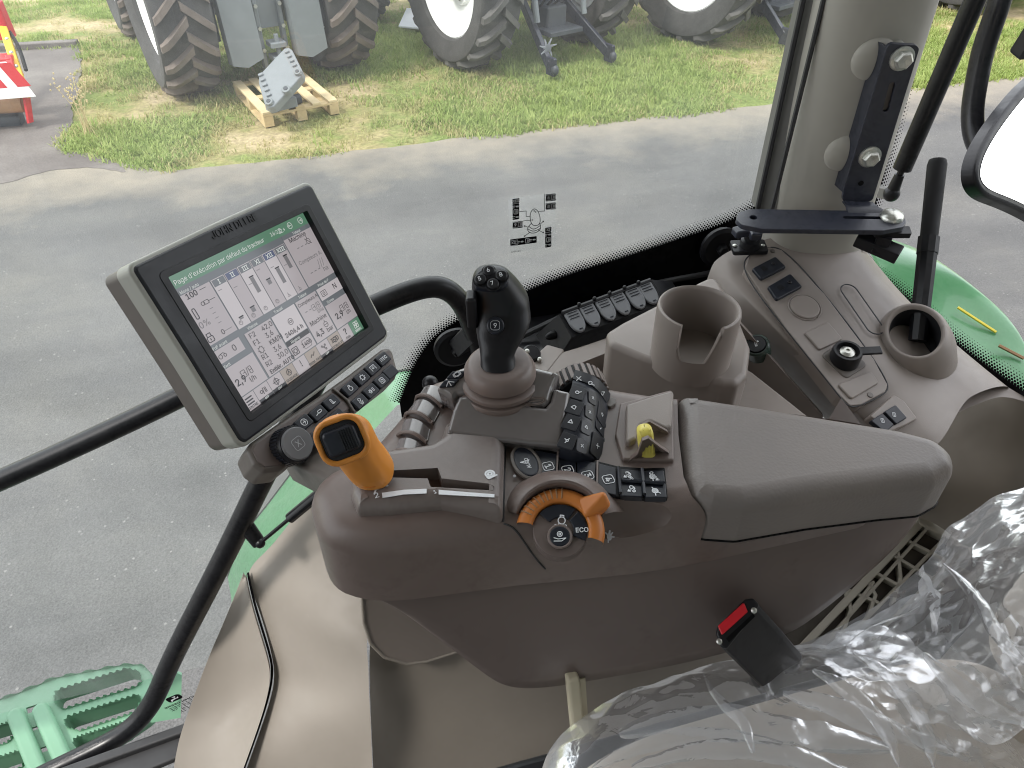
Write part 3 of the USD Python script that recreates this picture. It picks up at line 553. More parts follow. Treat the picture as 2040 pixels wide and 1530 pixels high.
# ================================================================== red and yellow implement at the left
im = thing('farm_implement', 'red and yellow farm implement with striped warning plate on the pavement', 'implement')
Q = lambda px, py, y=8.6: PY(px, py, y)
obj('beam', bar(Q(2, 40, 9.3), Q(50, 188, 8.45), 0.075, 0.10, bevel=0.01), MAT['implement_yellow'], im)
obj('beam', bar(Q(-60, 40, 9.6), Q(-30, 188, 8.7), 0.08, 0.12, bevel=0.01), MAT['implement_yellow'], im)
for k in range(4): obj('beam_bolt', ell(Q(14 + 9 * k, 78 + 27 * k, 9.02 - 0.16 * k), (0.022, 0.022, 0.022), None, 1), MAT['bolt_zinc'], im)
obj('hydraulic_hose', tube([Q(18, 62, 9.2), Q(36, 92, 8.95), (Q(46, 120, 8.8)), Q(52, 140, 8.7)], 0.018, 8), MAT['rubber'], im)
obj('frame', [boxm(Q(-6, 40, 9.25), (0.20, 0.18, 0.34), bevel=0.02), boxm(Q(-4, 135, 8.8), (0.36, 0.2, 0.22), bevel=0.02), bar(Q(22, 118, 8.8), Q(32, 165, 8.6), 0.06, 0.16, bevel=0.01)], MAT['red_paint'], im)
bl_ = [Q(42, 178, 8.45), Q(53, 172, 8.55), Q(63, 243, 8.45), Q(54, 246, 8.35)]; obj('side_plate', thick(np.array([[bl_[0], bl_[1]], [bl_[3], bl_[2]]]), 0.02, (1, 0, 0)), MAT['red_paint'], im)
obj('drum', tube([Q(46, 208, 8.5), Q(-200, 222, 8.5)], 0.075, 16, 3, smooth=False), MAT['rust_brown'], im)
obj('roller', tube([Q(44, 236, 8.6), Q(-200, 250, 8.6)], 0.085, 16, 3, smooth=False), MAT['chassis_dark'], im)
sf = Frame(Q(-20, 164, 8.42), (1, 0, 0), y=(-0.05, 0.25, 1)); st = obj('warning_plate', sf.put(slab(Polygon([(-0.55, -0.16), (0.36, -0.16), (0.30, 0.0), (0.20, 0.17), (-0.55, 0.19)]), 0, 0.012, 0.003)), MAT['rim_white'], im)
for k in range(3): obj('red_stripe', sf.put(slab(Polygon([(-0.30 + k * 0.21, 0.16), (-0.18 + k * 0.21, 0.16), (-0.07 + k * 0.21, -0.06), (-0.19 + k * 0.21, -0.06)]), 0.012, 0.0145)), MAT['red_paint'], st)
# what the mirror shows behind: a metal shed and a round tree, far back
sh = thing('shed', 'grey blue metal shed seen only in the mirror', 'shed')
obj('wall', boxm((30, -9, 2.4), (9, 12, 4.8), bevel=0.0), MAT['wall_metal'], sh); obj('roof', boxm((30, -9, 4.95), (9.8, 12.8, 0.25)), MAT['chassis_grey'], sh); obj('door', boxm((25.49, -8, 1.7), (0.06, 3.6, 3.4)), MAT['chassis_dark'], sh)
tr = thing('tree', 'round green tree seen only in the mirror', 'tree'); tb = np.array([34.0, 6.0, 0])
obj('trunk', tube([tb, tb + [0.1, 0, 1.4], tb + [0, 0.1, 2.8]], [0.25, 0.18, 0.1], 10), MAT['bark'], tr)
r = np.random.RandomState(4); q = r.randn(2600, 3); q /= np.linalg.norm(q, axis=1, keepdims=True); q *= (r.rand(2600, 1) ** 0.33) * (1.4 + 0.5 * meshkit.fbm(q * 1.7, 3, 2)[:, None]) * [1.4, 1.4, 1.2]; q += tb + [0, 0, 3.6]
a, b2 = r.randn(2600, 3) * 0.14, r.randn(2600, 3) * 0.14
obj('crown', trimesh.Trimesh(np.stack([q, q + a, q + b2], 1).reshape(-1, 3), np.arange(7800).reshape(-1, 3), process=False), MAT['leaf_green'], tr, False)

# unseen wall added left of the camera to block sky light from the armrest
ws = thing('workshop', 'added dark green clad wall left of the tractor, unseen, blocking sky light', 'light_blocker')
obj('wall', boxm((2, -4.6, 3.6), (30, 0.3, 7.2)), MAT['clad_dark'], ws)
for k in range(15): obj('cladding_rib', boxm((-12 + k * 2, -4.43, 3.6), (0.08, 0.05, 7.1)), MAT['clad_dark'], ws)
obj('door', boxm((-3, -4.42, 2.2), (4.2, 0.06, 4.4)), MAT['chassis_grey'], ws); obj('roof_edge', boxm((2, -4.4, 7.3), (30.6, 0.9, 0.2)), MAT['chassis_dark'], ws)
# ================================================================== cab shell around the seat
YW, XW = 1.0, 0.97                                   # planes of the side and the rear window
SIDE = Frame((0, YW, EYE[2]), (1, 0, 0), z=(0, -1, 0))          # x rearward, y up, z into the cab
REAR = Frame((XW, 0, EYE[2]), (0, 1, 0), z=(-1, 0, 0))
if SIDE.y[2] < 0: SIDE = Frame(SIDE.o, -SIDE.x, z=SIDE.z)
if REAR.y[2] < 0: REAR = Frame(REAR.o, -REAR.x, z=REAR.z)
frit_px = [(796, 800), (820, 738), (850, 688), (885, 655), (930, 628), (985, 604), (1040, 582), (1120, 550), (1210, 521), (1300, 492), (1390, 462), (1450, 440), (1512, 408)]
frit_top = spline2(SIDE.px(frit_px), 160)
arch_px = [(796, 800), (720, 880), (640, 962), (580, 1035), (530, 1098), (490, 1150), (455, 1235)]
arch = spline2(SIDE.px(arch_px), 60)
low = [(-0.43, -1.42), (-1.35, -1.42)]
glass_poly = Polygon([tuple(SIDE.px([(1512, 408)])[0]), *[tuple(q) for q in frit_top[::-1]], *[tuple(q) for q in arch[1:]], *low, (-1.35, 0.42), (0.93, 0.42)]).buffer(0)
win = thing('side_window', 'large clear side window with black dotted border behind the joystick', 'window')
obj('pane', SIDE.put(cap(glass_poly.buffer(0.12, join_style=2), 0.0)), MAT['window_glass'], win, False)
band = Polygon([*[tuple(q) for q in frit_top], (0.95, -1.0), (0.42, -1.06), tuple(SIDE.px([(900, 830)])[0]), tuple(SIDE.px([(800, 830)])[0])]).buffer(0)
obj('border_band', SIDE.put(slab(band, 0.0012, 0.0026)), MAT['frit'], win)
def dots(fr, line, side, step=0.0050, rows=6, r0=0.0025, z=0.0012):
    p = poly_line(line, int(np.sum(np.linalg.norm(np.diff(line, axis=0), axis=1)) / step)); d = np.gradient(p, axis=0); d /= np.linalg.norm(d, axis=1, keepdims=True); nn = np.c_[-d[:, 1], d[:, 0]] * side
    V, F = [], []; hexa = np.c_[np.cos(np.arange(6) * PI / 3), np.sin(np.arange(6) * PI / 3)]
    for k in range(rows):
        c = p + nn * (0.0012 + step * 0.78 * k) + d * (step * 0.5 * (k % 2)); r = r0 * (1 - k / (rows + 0.8))
        for q in c:
            n = len(V); V += [tuple(q + r * hx) + (z,) for hx in hexa]; F += [(n, n + 1, n + 2), (n, n + 2, n + 3), (n, n + 3, n + 4), (n, n + 4, n + 5)]
    return fr.put(trimesh.Trimesh(np.array(V), np.array(F), process=False))
obj('border_dots', dots(SIDE, frit_top, 1), MAT['frit'], win, False, kind='stuff')
rwin = thing('rear_window', 'rear window with dotted black border beyond the beige pillar', 'window')
rf_px = [(1700, 478), (1708, 500), (1724, 528), (1765, 562), (1815, 599), (1890, 668), (1960, 722), (2040, 778), (2120, 828)]
rf = spline2(REAR.px(rf_px), 90)
rv_px = [(1866, -8), (1824, 100), (1790, 240), (1756, 370), (1738, 430)]
rv = spline2(REAR.px(rv_px), 70)
y_in = float(REAR.px([(2120, 828)])[0][0])
obj('pane', REAR.put(cap(Polygon([*[tuple(q) for q in rf], (y_in * 0.2, rf[-1][1]), (y_in * 0.2, 0.42), (0.96, 0.42), (0.96, rf[0][1])]).buffer(0), 0.0)), MAT['window_glass'], rwin, False)
nb = rf + np.c_[np.zeros(len(rf)), np.full(len(rf), -0.20)]
obj('border_band', REAR.put(slab(Polygon([*[tuple(q) for q in rf], *[tuple(q) for q in nb[::-1]]]).buffer(0), 0.0012, 0.0026)), MAT['frit'], rwin)
sgn = 1 if REAR.px([(1900, 640)])[0][1] > np.interp(REAR.px([(1900, 640)])[0][0], np.sort(rf[:, 0]), rf[np.argsort(rf[:, 0]), 1]) else -1
d0 = rf[1] - rf[0]; sgn = 1 if (np.array([-d0[1], d0[0]]) @ [0, 1]) > 0 else -1
d0 = rf[45] - rf[44]; sgn = 1 if (-d0[1] * 0 + d0[0] * 1) > 0 else -1
obj('border_dots', dots(REAR, rf, sgn, 0.0056, 6, 0.0029), MAT['frit'], rwin, False, kind='stuff')
d1 = rv[30] - rv[29]; inward = REAR.px([(1900, 240)])[0] - REAR.px([(1790, 240)])[0]; sg2 = 1 if np.array([-d1[1], d1[0]]) @ inward > 0 else -1
vb = rv - np.sign(inward[0]) * np.array([0.03, 0])
obj('border_band', REAR.put(slab(Polygon([*[tuple(q) for q in rv], *[tuple(q) for q in vb[::-1]]]).buffer(0), 0.0012, 0.0026)), MAT['frit'], rwin)
obj('border_dots', dots(REAR, rv, sg2, 0.0062, 4, 0.0026), MAT['frit'], rwin, False, kind='stuff')

# ------------------------------------------------------------------ beige pillar
pb, pt_ = PY(1611, 470, 0.945), PY(1748, -20, 0.915)
pax = unit(pt_ - pb); pt_ = pb + (pt_ - pb) * 1.55; pb = pb - pax * 0.06
prx = unit(RT - pax * (RT @ pax)); pfr = Frame(pb, prx, z=pax)
dep = (pb - EYE) @ FW; rad = 99 * dep / FPX
pil = thing('cab_pillar', 'thick beige corner pillar carrying the black bracket', 'pillar')
ang = np.arange(48) * 2 * PI / 48; Lp = np.linalg.norm(pt_ - pb); rows = []
for t in np.linspace(0, 1, 24):
    flare = (1 - 0.14 * t) * (1 + 0.10 * max(0, 1 - t / 0.10) ** 2)
    rows.append(pb + pax * Lp * t + rad * flare * (np.sign(np.cos(ang)) * np.abs(np.cos(ang)) ** 0.85)[:, None] * pfr.x + 0.78 * rad * flare * np.sin(ang)[:, None] * pfr.y)
obj('column', grid(rows, True), MAT['pillar_plastic'], pil, True)
# bumps that hold the bolts
def on_px(px, py, d): return EYE + ray(px, py) * d
pd = lambda py: ((pb + pax * ((pt_ - pb) @ pax) * np.clip((470 - py) / 760, 0, 1)) - EYE) @ FW - rad * 0.5
for (px, py) in ((1742, 118), (1684, 305)):
    obj('bolt_boss', ell(PY(px, py, 0.872 if py > 200 else 0.862), (0.030, 0.013, 0.028), Frame((0, 0, 0), prx, z=pax), 3), MAT['pillar_plastic'], pil, True)
s0, s1, s2, s3 = PY(1508, 418, 0.955), PY(1545, 418, 0.93), PY(1650, -10, 0.93), PY(1604, -10, 0.955)
e = (s3 - s0) * 0.45
obj('edge_seal', thick(loft([[s0, s3 + e], [s1, s2 + e]], 6, 6), 0.03, (0.2, 1, 0)), MAT['seal_grey'], pil)
obj('edge_gap', tube([PY(1536, 425, 0.915), PY(1643, -10, 0.915), PY(1643, -10, 0.915) + e], 0.0035, 6, smooth=False), MAT['gasket'], pil)
obj('edge_gap', tube([PY(1507, 425, 0.95), PY(1602, -10, 0.95), PY(1602, -10, 0.95) + e], 0.004, 6, smooth=False), MAT['gasket'], pil)
obj('foot_collar', lathe([(rad * 1.02, 0.0), (rad * 1.12, -0.01), (rad * 1.25, -0.06), (rad * 1.5, -0.10)], pb + pax * 0.05, pax, 40), MAT['console_plastic'], pil, True)

# ------------------------------------------------------------------ moulded side console
con = thing('side_console', 'grey brown moulded side console with cup holder beneath the pillar', 'console')
CP = MAT['console_plastic']
A = [P(*q) for q in [(1400, 600, .69), (1450, 650, .73), (1560, 750, .79), (1680, 870, .86), (1745, 940, .90), (1790, 985, .92)]]
B0 = [P(*q) for q in [(1408, 560, .63), (1448, 600, .645), (1556, 700, .68), (1660, 800, .715), (1738, 875, .735), (1798, 940, .765)]]
B1 = [P(*q) for q in [(1425, 520, .612), (1455, 560, .62), (1556, 668, .648), (1658, 772, .685), (1745, 862, .71), (1805, 925, .735)]]
C1 = [P(*q) for q in [(1470, 494, .602), (1560, 535, .612), (1672, 650, .643), (1775, 790, .682), (1832, 855, .70), (1858, 892, .716)]]
D1 = [P(*q) for q in [(1560, 470, .590), (1680, 500, .602), (1760, 600, .640), (1860, 715, .675), (1935, 790, .70)]]
E1 = [P(*q) for q in [(1690, 448, .61), (1718, 500, .645), (1775, 575, .685), (1900, 690, .715), (2010, 775, .725)]]
F1 = [q + np.array([0.01, 0.0, -0.12]) for q in E1]
g_ = loft([A, B0, B1, C1, D1, E1, F1], 60, 90)
obj('console_top', grid(g_), CP, con, True)
# cup holder ledge, rim of the tray and tray
Lv = level(0.582); lp = Lv.px([(1208, 660), (1240, 640), (1330, 594), (1392, 560), (1425, 545), (1460, 600), (1496, 690), (1490, 745), (1470, 764), (1438, 762), (1350, 736), (1280, 712), (1214, 684)])
obj('cup_holder_ledge', Lv.put(slab(rpoly(lp, 0.012), -0.14, 0.0, 0.008)), CP, con)
Lr = level(0.665); outer = Lr.px([(1030, 770), (1045, 735), (1075, 712), (1150, 690), (1215, 668), (1330, 640), (1500, 740), (1640, 850), (1700, 960), (1450, 960), (1200, 900)])
inner = Lr.px([(1080, 778), (1108, 742), (1160, 722), (1205, 704), (1232, 702), (1300, 730), (1440, 800), (1560, 880), (1600, 940), (1350, 930), (1150, 850)])
obj('tray_rim', Lr.put(slab(Polygon(rpoly(outer, 0.01).exterior.coords, [rpoly(inner, 0.012).exterior.coords]), -0.15, 0.0, 0.006)), CP, con)
Lt = level(0.80); obj('tray_floor', Lt.put(slab(Polygon(inner).buffer(0.03), -0.01, 0.0)), CP, con)
# cup holder: a ring wall open towards the seat
cc = P(1394, 610, 0.505); cen = cc * [1, 1, 0] + [0, 0, EYE[2] - 0.505]; RO = 0.0515; RI = 0.0450
to_eye = math.atan2(*(-H_ - 0.22 * RT)[[1, 0]])
hw = 0.42; a0, a1 = to_eye + hw, to_eye + 2 * PI - hw
def cup_span(h_): k = max(0, min(1, (h_ + 0.068) / 0.068)); return to_eye + hw + 0.22 * k, to_eye + 2 * PI - hw
cup_prof = lambda top: [(RI, -0.070), (RI, top - 0.006), (RI + 0.0015, top - 0.0015), ((RI + RO) / 2, top), (RO - 0.001, top - 0.0015), (RO, top - 0.007), (RO * 1.0, -0.05), (RO * 0.985, -0.088)]
mid = grid([[cen + r_ * np.array([math.cos(a), math.sin(a), 0]) + [0, 0, h_] for r_, h_ in cup_prof(0)] for a in np.linspace(a0, a1, 56)])
mid = grid([[cen + r_ * np.array([math.cos(cup_span(h_)[0] + (cup_span(h_)[1] - cup_span(h_)[0]) * t), math.sin(cup_span(h_)[0] + (cup_span(h_)[1] - cup_span(h_)[0]) * t), 0]) + [0, 0, h_] for r_, h_ in cup_prof(0)] for t in np.linspace(0, 1, 56)])
caps_ = []
for a in (a0, a1):
    ei = 0 if a == a0 else 1; pr = [cen + r_ * np.array([math.cos(cup_span(h_)[ei]), math.sin(cup_span(h_)[ei]), 0]) + [0, 0, h_] for r_, h_ in cup_prof(0)]; n_ = len(pr); caps_.append(trimesh.Trimesh(np.array(pr), np.array([(0, k, k + 1) for k in range(1, n_ - 1)]), process=False))
# the low lip below the opening, falling away in the middle
lips = [[cen + r_ * np.array([math.cos(a), math.sin(a), 0]) + [0, 0, h_] for r_, h_ in cup_prof(-0.064 + 0.03 * abs((a - to_eye) / hw) ** 2)] for a in np.linspace(to_eye - hw - 0.02, to_eye + hw + 0.16, 16)]
cup = obj('cup_holder', [mid, grid(lips)] + caps_, CP, con, 40)
obj('cup_floor', lathe([(RI + 0.002, -0.068), (0.0, -0.068)], cen, (0, 0, 1), 32), CP, cup)
# switch panel: outline groove, covers, sockets, switches
SW = plane_of(P(1500, 520, .600), P(1560, 668, .645), P(1790, 790, .682), xdir=P(1790, 790, .682) - P(1500, 520, .600))
swp = SW.px([(1482, 540), (1492, 512), (1530, 497), (1555, 502), (1640, 590), (1738, 720), (1765, 770), (1760, 785), (1712, 810), (1690, 812), (1668, 790), (1560, 655)])
obj('switch_panel', SW.put(slab(rpoly(swp, 0.004), -0.02, 0.0055, 0.0015)), CP, con)
gl = spline2(swp, 90, True)
obj('panel_groove', tube(SW.at(np.vstack([gl, gl[:1]]), 0.0042), 0.0011, 6, smooth=False, caps=False), MAT['gasket'], con)
def swpoly(name, pxs, r_, z0, z1, bev, mat, parent=con): return obj(name, SW.put(slab(rpoly(SW.px(pxs, z1), r_), z0, z1, bev)), mat, parent)
rb = thing('rocker_switch', 'black rectangular switch cap nearest the pillar on the console', 'switch', 'black switch caps on the side console')
obj('cap', SW.put(slab(rpoly(SW.px([(1499, 534), (1545, 510), (1567, 531), (1517, 556)], 0.011), 0.003), 0.0, 0.011, 0.002)), MAT['key_black'], rb)
obj('lug', SW.put(slab(Point(*SW.px([(1541, 525)], 0.012)[0]).buffer(0.003), 0.009, 0.013, 0.001)), MAT['black_plastic'], rb); obj('symbol', SW.put(slab(rrect(0.009, 0.008, 0.001, *SW.px([(1522, 534)], 0.012)[0]), 0.0108, 0.0114)), MAT['black_plastic'], rb)
rb = thing('rocker_switch', 'black rectangular switch cap second from the pillar on the console', 'switch', 'black switch caps on the side console')
obj('cap', SW.put(slab(rpoly(SW.px([(1530, 570), (1575, 544), (1599, 570), (1548, 597)], 0.011), 0.003), 0.0, 0.011, 0.002)), MAT['key_black'], rb)
obj('lug', SW.put(slab(Point(*SW.px([(1573, 562)], 0.012)[0]).buffer(0.003), 0.009, 0.013, 0.001)), MAT['black_plastic'], rb); obj('symbol', SW.put(slab(rrect(0.009, 0.010, 0.001, *SW.px([(1556, 572)], 0.012)[0]), 0.0108, 0.0114)), MAT['black_plastic'], rb)
q = SW.px([(1600, 617)])[0]; obj('round_blank', SW.put(slab(Point(*q).buffer(0.0225, quad_segs=10), 0.0055, 0.0085, 0.002)), CP, con)
obj('blank_ring', tube(SW.at(spline2(np.array(Point(*q).buffer(0.0245, quad_segs=10).exterior.coords)[:-1], 60, True), 0.006), 0.0012, 6, smooth=False, caps=False), CP, con)
swpoly('square_blank', [(1602, 662), (1650, 640), (1680, 675), (1632, 697)], 0.004, 0.0055, 0.0085, 0.002, CP); swpoly('square_blank', [(1668, 765), (1735, 738), (1752, 762), (1696, 795)], 0.005, 0.0055, 0.0085, 0.002, CP)
q = SW.px([(1730, 791)])[0]; obj('panel_screw', SW.put(slab(Point(*q).buffer(0.0045), 0.005, 0.0068, 0.001)), MAT['taupe_housing'], con)
q = SW.px([(1537, 505)])[0]; obj('panel_screw', SW.put(slab(Point(*q).buffer(0.004), 0.005, 0.0068, 0.001)), MAT['taupe_housing'], con)
# round socket with lens
q = SW.px([(1678, 722)])[0]; so = SW.at([q], 0.005)[0]; sz = unit(SW.z + np.array([-0.1, 0.1, 0.45]))
sk = thing('socket', 'black round socket with grey metal centre on the switch panel', 'socket')
obj('barrel', lathe([(0.021, 0), (0.021, 0.018), (0.0195, 0.022), (0.016, 0.022), (0.015, 0.014), (0, 0.014)], so, sz, 28), MAT['black_plastic'], sk); obj('contact', lathe([(0.0105, 0.014), (0.0105, 0.019), (0.006, 0.022), (0.003, 0.022), (0.003, 0.02), (0, 0.02)], so, sz, 20), MAT['bolt_zinc'], sk)
sx = unit(np.cross(sz, DN)); obj('flap', bar(so + sz * 0.020 - sx * -0.018, so + sz * 0.022 + sx * 0.046, 0.014, 0.003, up=sz, bevel=0.001), MAT['black_plastic'], sk)
obj('base_plate', SW.put(slab(rrect(0.05, 0.046, 0.008, *q), 0.004, 0.0075, 0.0015)), MAT['taupe_housing'], sk)
# oval blank line on the console
CO = plane_of(P(1690, 590, .628), P(1742, 660, .648), P(1720, 600, .632), xdir=P(1740, 660, .648) - P(1690, 590, .628)); ov = CO.px([(1690, 583), (1740, 655)])
ovl = LineString(ov).buffer(0.0135, quad_segs=8).exterior; obj('oval_groove', tube(CO.at(np.array(ovl.coords), 0.004), 0.0010, 6, smooth=False, caps=False), MAT['gasket'], con)
# two small switches at the panel's foot
S2 = plane_of(P(1740, 830, .688), P(1810, 850, .70), P(1785, 805, .685), xdir=P(1805, 840, .7) - P(1740, 835, .69))
obj('switch_plate', S2.put(slab(rpoly(S2.px([(1728, 832), (1775, 790), (1795, 802), (1822, 838), (1800, 850), (1762, 866)]), 0.003), -0.01, 0.007, 0.002)), CP, con)
for k, (lab, pp, ic) in enumerate((('dark square switch with pale bottle symbol, upper at panel foot', [(1762, 820), (1785, 806), (1808, 832), (1786, 845)], (1781, 826)), ('dark square switch half hidden behind the armrest pad, lower at panel foot', [(1735, 838), (1758, 823), (1782, 846), (1764, 862)], (1758, 838)))):
    s_ = thing('push_switch', lab, 'switch'); obj('cap', S2.put(slab(rpoly(S2.px(pp, 0.012), 0.002), 0.005, 0.012, 0.0015)), MAT['key_black'], s_)
    obj('symbol', strokes(S2, [rbox_(0.7, 1.0, 0.2), [(0, -0.5), (0, 0.5)]], 0.0010, 0.0121, s=0.006, p=S2.px([ic], 0.012)[0]), MAT['grey_print'], s_)
# cigarette lighter beside the cup holder
co = P(1508, 690, 0.66); cz = unit((EYE - co) + np.array([0.1, 0.5, 0.2])); lg = thing('lighter', 'round dark green ringed lighter plug beside the cup holder', 'lighter')
obj('ring', lathe([(0.0185, -0.02), (0.0185, 0.003), (0.0165, 0.006), (0.0145, 0.006), (0.0145, 0.002)], co, cz, 32), MAT['glass_dark_green'], lg); obj('plug', lathe([(0.0145, 0.002), (0.013, 0.008), (0.0, 0.008)], co, cz, 28), MAT['black_plastic'], lg)
lf = Frame(co + cz * 0.0082, RT, z=cz); obj('symbol', strokes(lf, [[(-.3, -.6), (-.3, .6), (.1, .6), (.1, -.6), (-.3, -.6)], [(.2, .4), (.5, .7)], [(.3, .8), (.6, .5)]], 0.0010, 0, s=0.006), MAT['white_print'], lg)
obj('lighter_wall', thick(loft([[P(1470, 640, .63), P(1560, 740, .68), P(1640, 830, .73)], [P(1475, 760, .74), P(1540, 840, .80), P(1600, 900, .84)]], 12, 6), 0.02, (0.4, 0.6, -0.3)), CP, con)
# small round key switch by the joystick
q = P(1058, 706, 0.66); obj('key_switch', lathe([(0.014, -0.02), (0.014, 0.004), (0.011, 0.008), (0.0, 0.008)], q, (0.1, -0.5, 1), 24), MAT['black_plastic'], con); obj('switch_screw', ell(P(1050, 700, 0.645), (0.004, 0.004, 0.004), None, 1), MAT['bolt_zinc'], con); obj('switch_screw', ell(P(1075, 716, 0.66), (0.004, 0.004, 0.004), None, 1), MAT['bolt_zinc'], con)
obj('screw_plate', level(0.668).put(slab(rpoly(level(0.668).px([(1040, 735), (1090, 690), (1125, 700), (1090, 745)]), 0.004), -0.02, 0.004, 0.002)), CP, con)

# dark sill between the console and the side window
one('window_sill', level(0.72).put(slab(Polygon([tuple(level(0.72).px([q])[0]) for q in [(1060, 735), (1100, 700), (1350, 640), (1480, 560), (1560, 480)]] + [(0.95, 0.985), (0.28, 0.985)]).buffer(0).buffer(0.02).intersection(shapely.box(-1, 0, 2, 0.992)), -0.06, 0.0)), MAT['black_plastic'], 'dark sill strip under the dotted border of the side window', 'sill')
one('sill_trim', tube([PY(1035, 672, 0.93), PY(1180, 605, 0.95), PY(1320, 562, 0.965), PY(1410, 545, 0.97), PY(1470, 530, 0.97)], 0.005, 8), MAT['gasket'], 'thin dark trim line along the sill behind the socket strip', 'trim')

# ------------------------------------------------------------------ black socket strip
cb = thing('socket_strip', 'black socket strip with six grey flip covers along the sill', 'socket strip')
t0, t1 = P(1130, 628, 0.640), P(1292, 565, 0.622)
sx_ = unit(t1 - t0); sz_ = unit(np.array([0.0, -0.5, 1.0])); sf_ = Frame(t0, sx_, z=sz_); Ls = np.linalg.norm(t1 - t0)
yb = sf_.px([(1125, 625), (1150, 652)]); w0 = sf_.px([(1158, 665)])[0][1]; w1 = sf_.px([(1125, 622)])[0][1]; hi, lo_ = max(w0, w1), min(w0, w1)
top = [(-0.012, lo_), (Ls + 0.012, lo_), (Ls + 0.012, hi), (-0.012, hi)]; e0, e1 = sf_.px([(1085, 695)], -0.05)[0], sf_.px([(1350, 572)], -0.04)[0]
V = [(x_, y_, 0) for x_, y_ in top] + [(e0[0], lo_ - 0.012, -0.055), (e1[0], lo_ - 0.012, -0.045), (e1[0], hi + 0.004, -0.045), (e0[0], hi + 0.004, -0.055)]
hull = trimesh.convex.convex_hull(np.array(V)); obj('housing', sf_.put(hull), MAT['black_plastic'], cb, False)
for k, (cx, cy) in enumerate([(1142, 627), (1172, 616), (1203, 604), (1232, 593), (1262, 582), (1288, 573)]):
    a_ = sf_.px([(cx, cy)], 0.006)[0]; w_, h_ = Ls / 5.4, (hi - lo_) * 0.92; yc = (lo_ + hi) / 2
    cv = shapely.union_all([shapely.box(-w_ * .46, 0, w_ * .46, h_ * .5), affinity.scale(Point(0, 0.02 * h_).buffer(1, quad_segs=10), w_ * .46, h_ * .52, origin=(0, 0))])
    c_ = obj('flip_cover', sf_.put(slab(affinity.translate(cv, a_[0], yc), 0.002, 0.006, 0.0015)), MAT['cap_grey'], cb)
    obj('cover_rib', sf_.put(join([slab(shapely.box(a_[0] - w_ * .3, yc + h_ * (.1 + .12 * j), a_[0] + w_ * .3, yc + h_ * (.13 + .12 * j)), 0.006, 0.0068) for j in range(3)] + [slab(shapely.box(a_[0] - .1 * w_, yc - .42 * h_, a_[0] + .1 * w_, yc - .38 * h_), .006, .007)])), MAT['key_black'], c_)
    obj('hinge', sf_.put(tube([(a_[0] - w_ * .5, yc + h_ * .5, 0.004), (a_[0] + w_ * .5, yc + h_ * .5, 0.004)], 0.0042, 8, smooth=False)), MAT['black_plastic'], cb)
for k in range(1, 6):
    x_ = (sf_.px([[(1142, 627), (1172, 616), (1203, 604), (1232, 593), (1262, 582), (1288, 573)][k - 1]])[0][0] + sf_.px([[(1142, 627), (1172, 616), (1203, 604), (1232, 593), (1262, 582), (1288, 573)][k]])[0][0]) / 2; obj('hinge_pin', sf_.put(ell((x_, hi, 0.007), (0.003, 0.004, 0.006), None, 2)), MAT['black_plastic'], cb)
q = sf_.px([(1102, 668)], -0.025)[0]; obj('end_slot', sf_.put(ell((q[0], q[1], -0.024), (0.014, 0.007, 0.006), None, 2)), MAT['frit'], cb)

# ------------------------------------------------------------------ right: lever boot and lever, light rear panel, grille
bo = P(1822, 668, 0.641); bt = thing('park_lever', 'tall black hand lever rising from a domed console boot', 'lever')
bz = unit(np.array([-0.55, -0.25, 1.0])); bfr = Frame(bo, RT, z=bz)
prof = [(0.036, 0.008), (0.0385, 0.014), (0.043, 0.013), (0.052, -0.004), (0.060, -0.03), (0.066, -0.08)]
g2 = []
for a in np.linspace(0, 2 * PI, 40, endpoint=False): g2.append([bfr.at([(r_ * math.cos(a) * 0.92, r_ * math.sin(a) * 1.12, h_)])[0] for r_, h_ in prof])
g2.append(g2[0]); obj('boot', grid(g2), CP, bt, True); obj('boot_well', grid([[bfr.at([(r_ * math.cos(a) * 0.92, r_ * math.sin(a) * 1.12, h_)])[0] for r_, h_ in ((0.0365, 0.0085), (0.034, -0.04), (0.0, -0.04))] for a in np.linspace(0, 2 * PI, 41)]), MAT['rubber'], bt)
l0, l1 = P(1828, 674, 0.656), P(1868, 318, 0.458); ld = unit(l1 - l0); Ll = np.linalg.norm(l1 - l0)
obj('shaft', tube([l0 - ld * 0.004, l0 + ld * Ll * 0.52], [0.0130, 0.0145], 10, 8, smooth=False), MAT['black_plastic'], bt)
obj('grip', tube([l0 + ld * Ll * .52, l0 + ld * Ll * .56, l0 + ld * Ll * .97, l0 + ld * Ll * .995, l0 + ld * Ll], [0.012, 0.0125, 0.0140, 0.0125, 0.006], 14, 40, smooth=False), MAT['rubber'], bt)
obj('shaft_neck', tube([l0 + ld * Ll * .47, l0 + ld * Ll * .56], 0.0155, 10, 4, smooth=False), MAT['black_plastic'], bt)
rp = thing('rear_panel', 'light beige curved lining panel behind the armrest pad', 'panel')
T0 = [P(*q) for q in [(1800, 900, .75), (1839, 873, .735), (1890, 832, .73), (1958, 801, .725), (2002, 791, .725), (2070, 812, .73), (2200, 880, .74)]]
T1 = [P(*q) for q in [(1805, 920, .80), (1850, 900, .78), (1905, 868, .775), (1970, 845, .77), (2020, 850, .77), (2090, 880, .78), (2220, 960, .79)]]
T2 = [P(*q) for q in [(1815, 1000, .92), (1850, 990, .90), (1900, 980, .88), (1960, 980, .87), (2030, 1000, .87), (2100, 1040, .87), (2230, 1100, .88)]]
T3 = [P(*q) for q in [(1800, 1030, .99), (1846, 1036, .99), (1890, 1062, .99), (1940, 1100, 1.0), (2000, 1150, 1.0), (2080, 1200, 1.0), (2200, 1260, 1.0)]]
obj('lining', grid(loft([T0, T1, T2, T3], 50, 30)), MAT['tan_plastic'], rp, True)
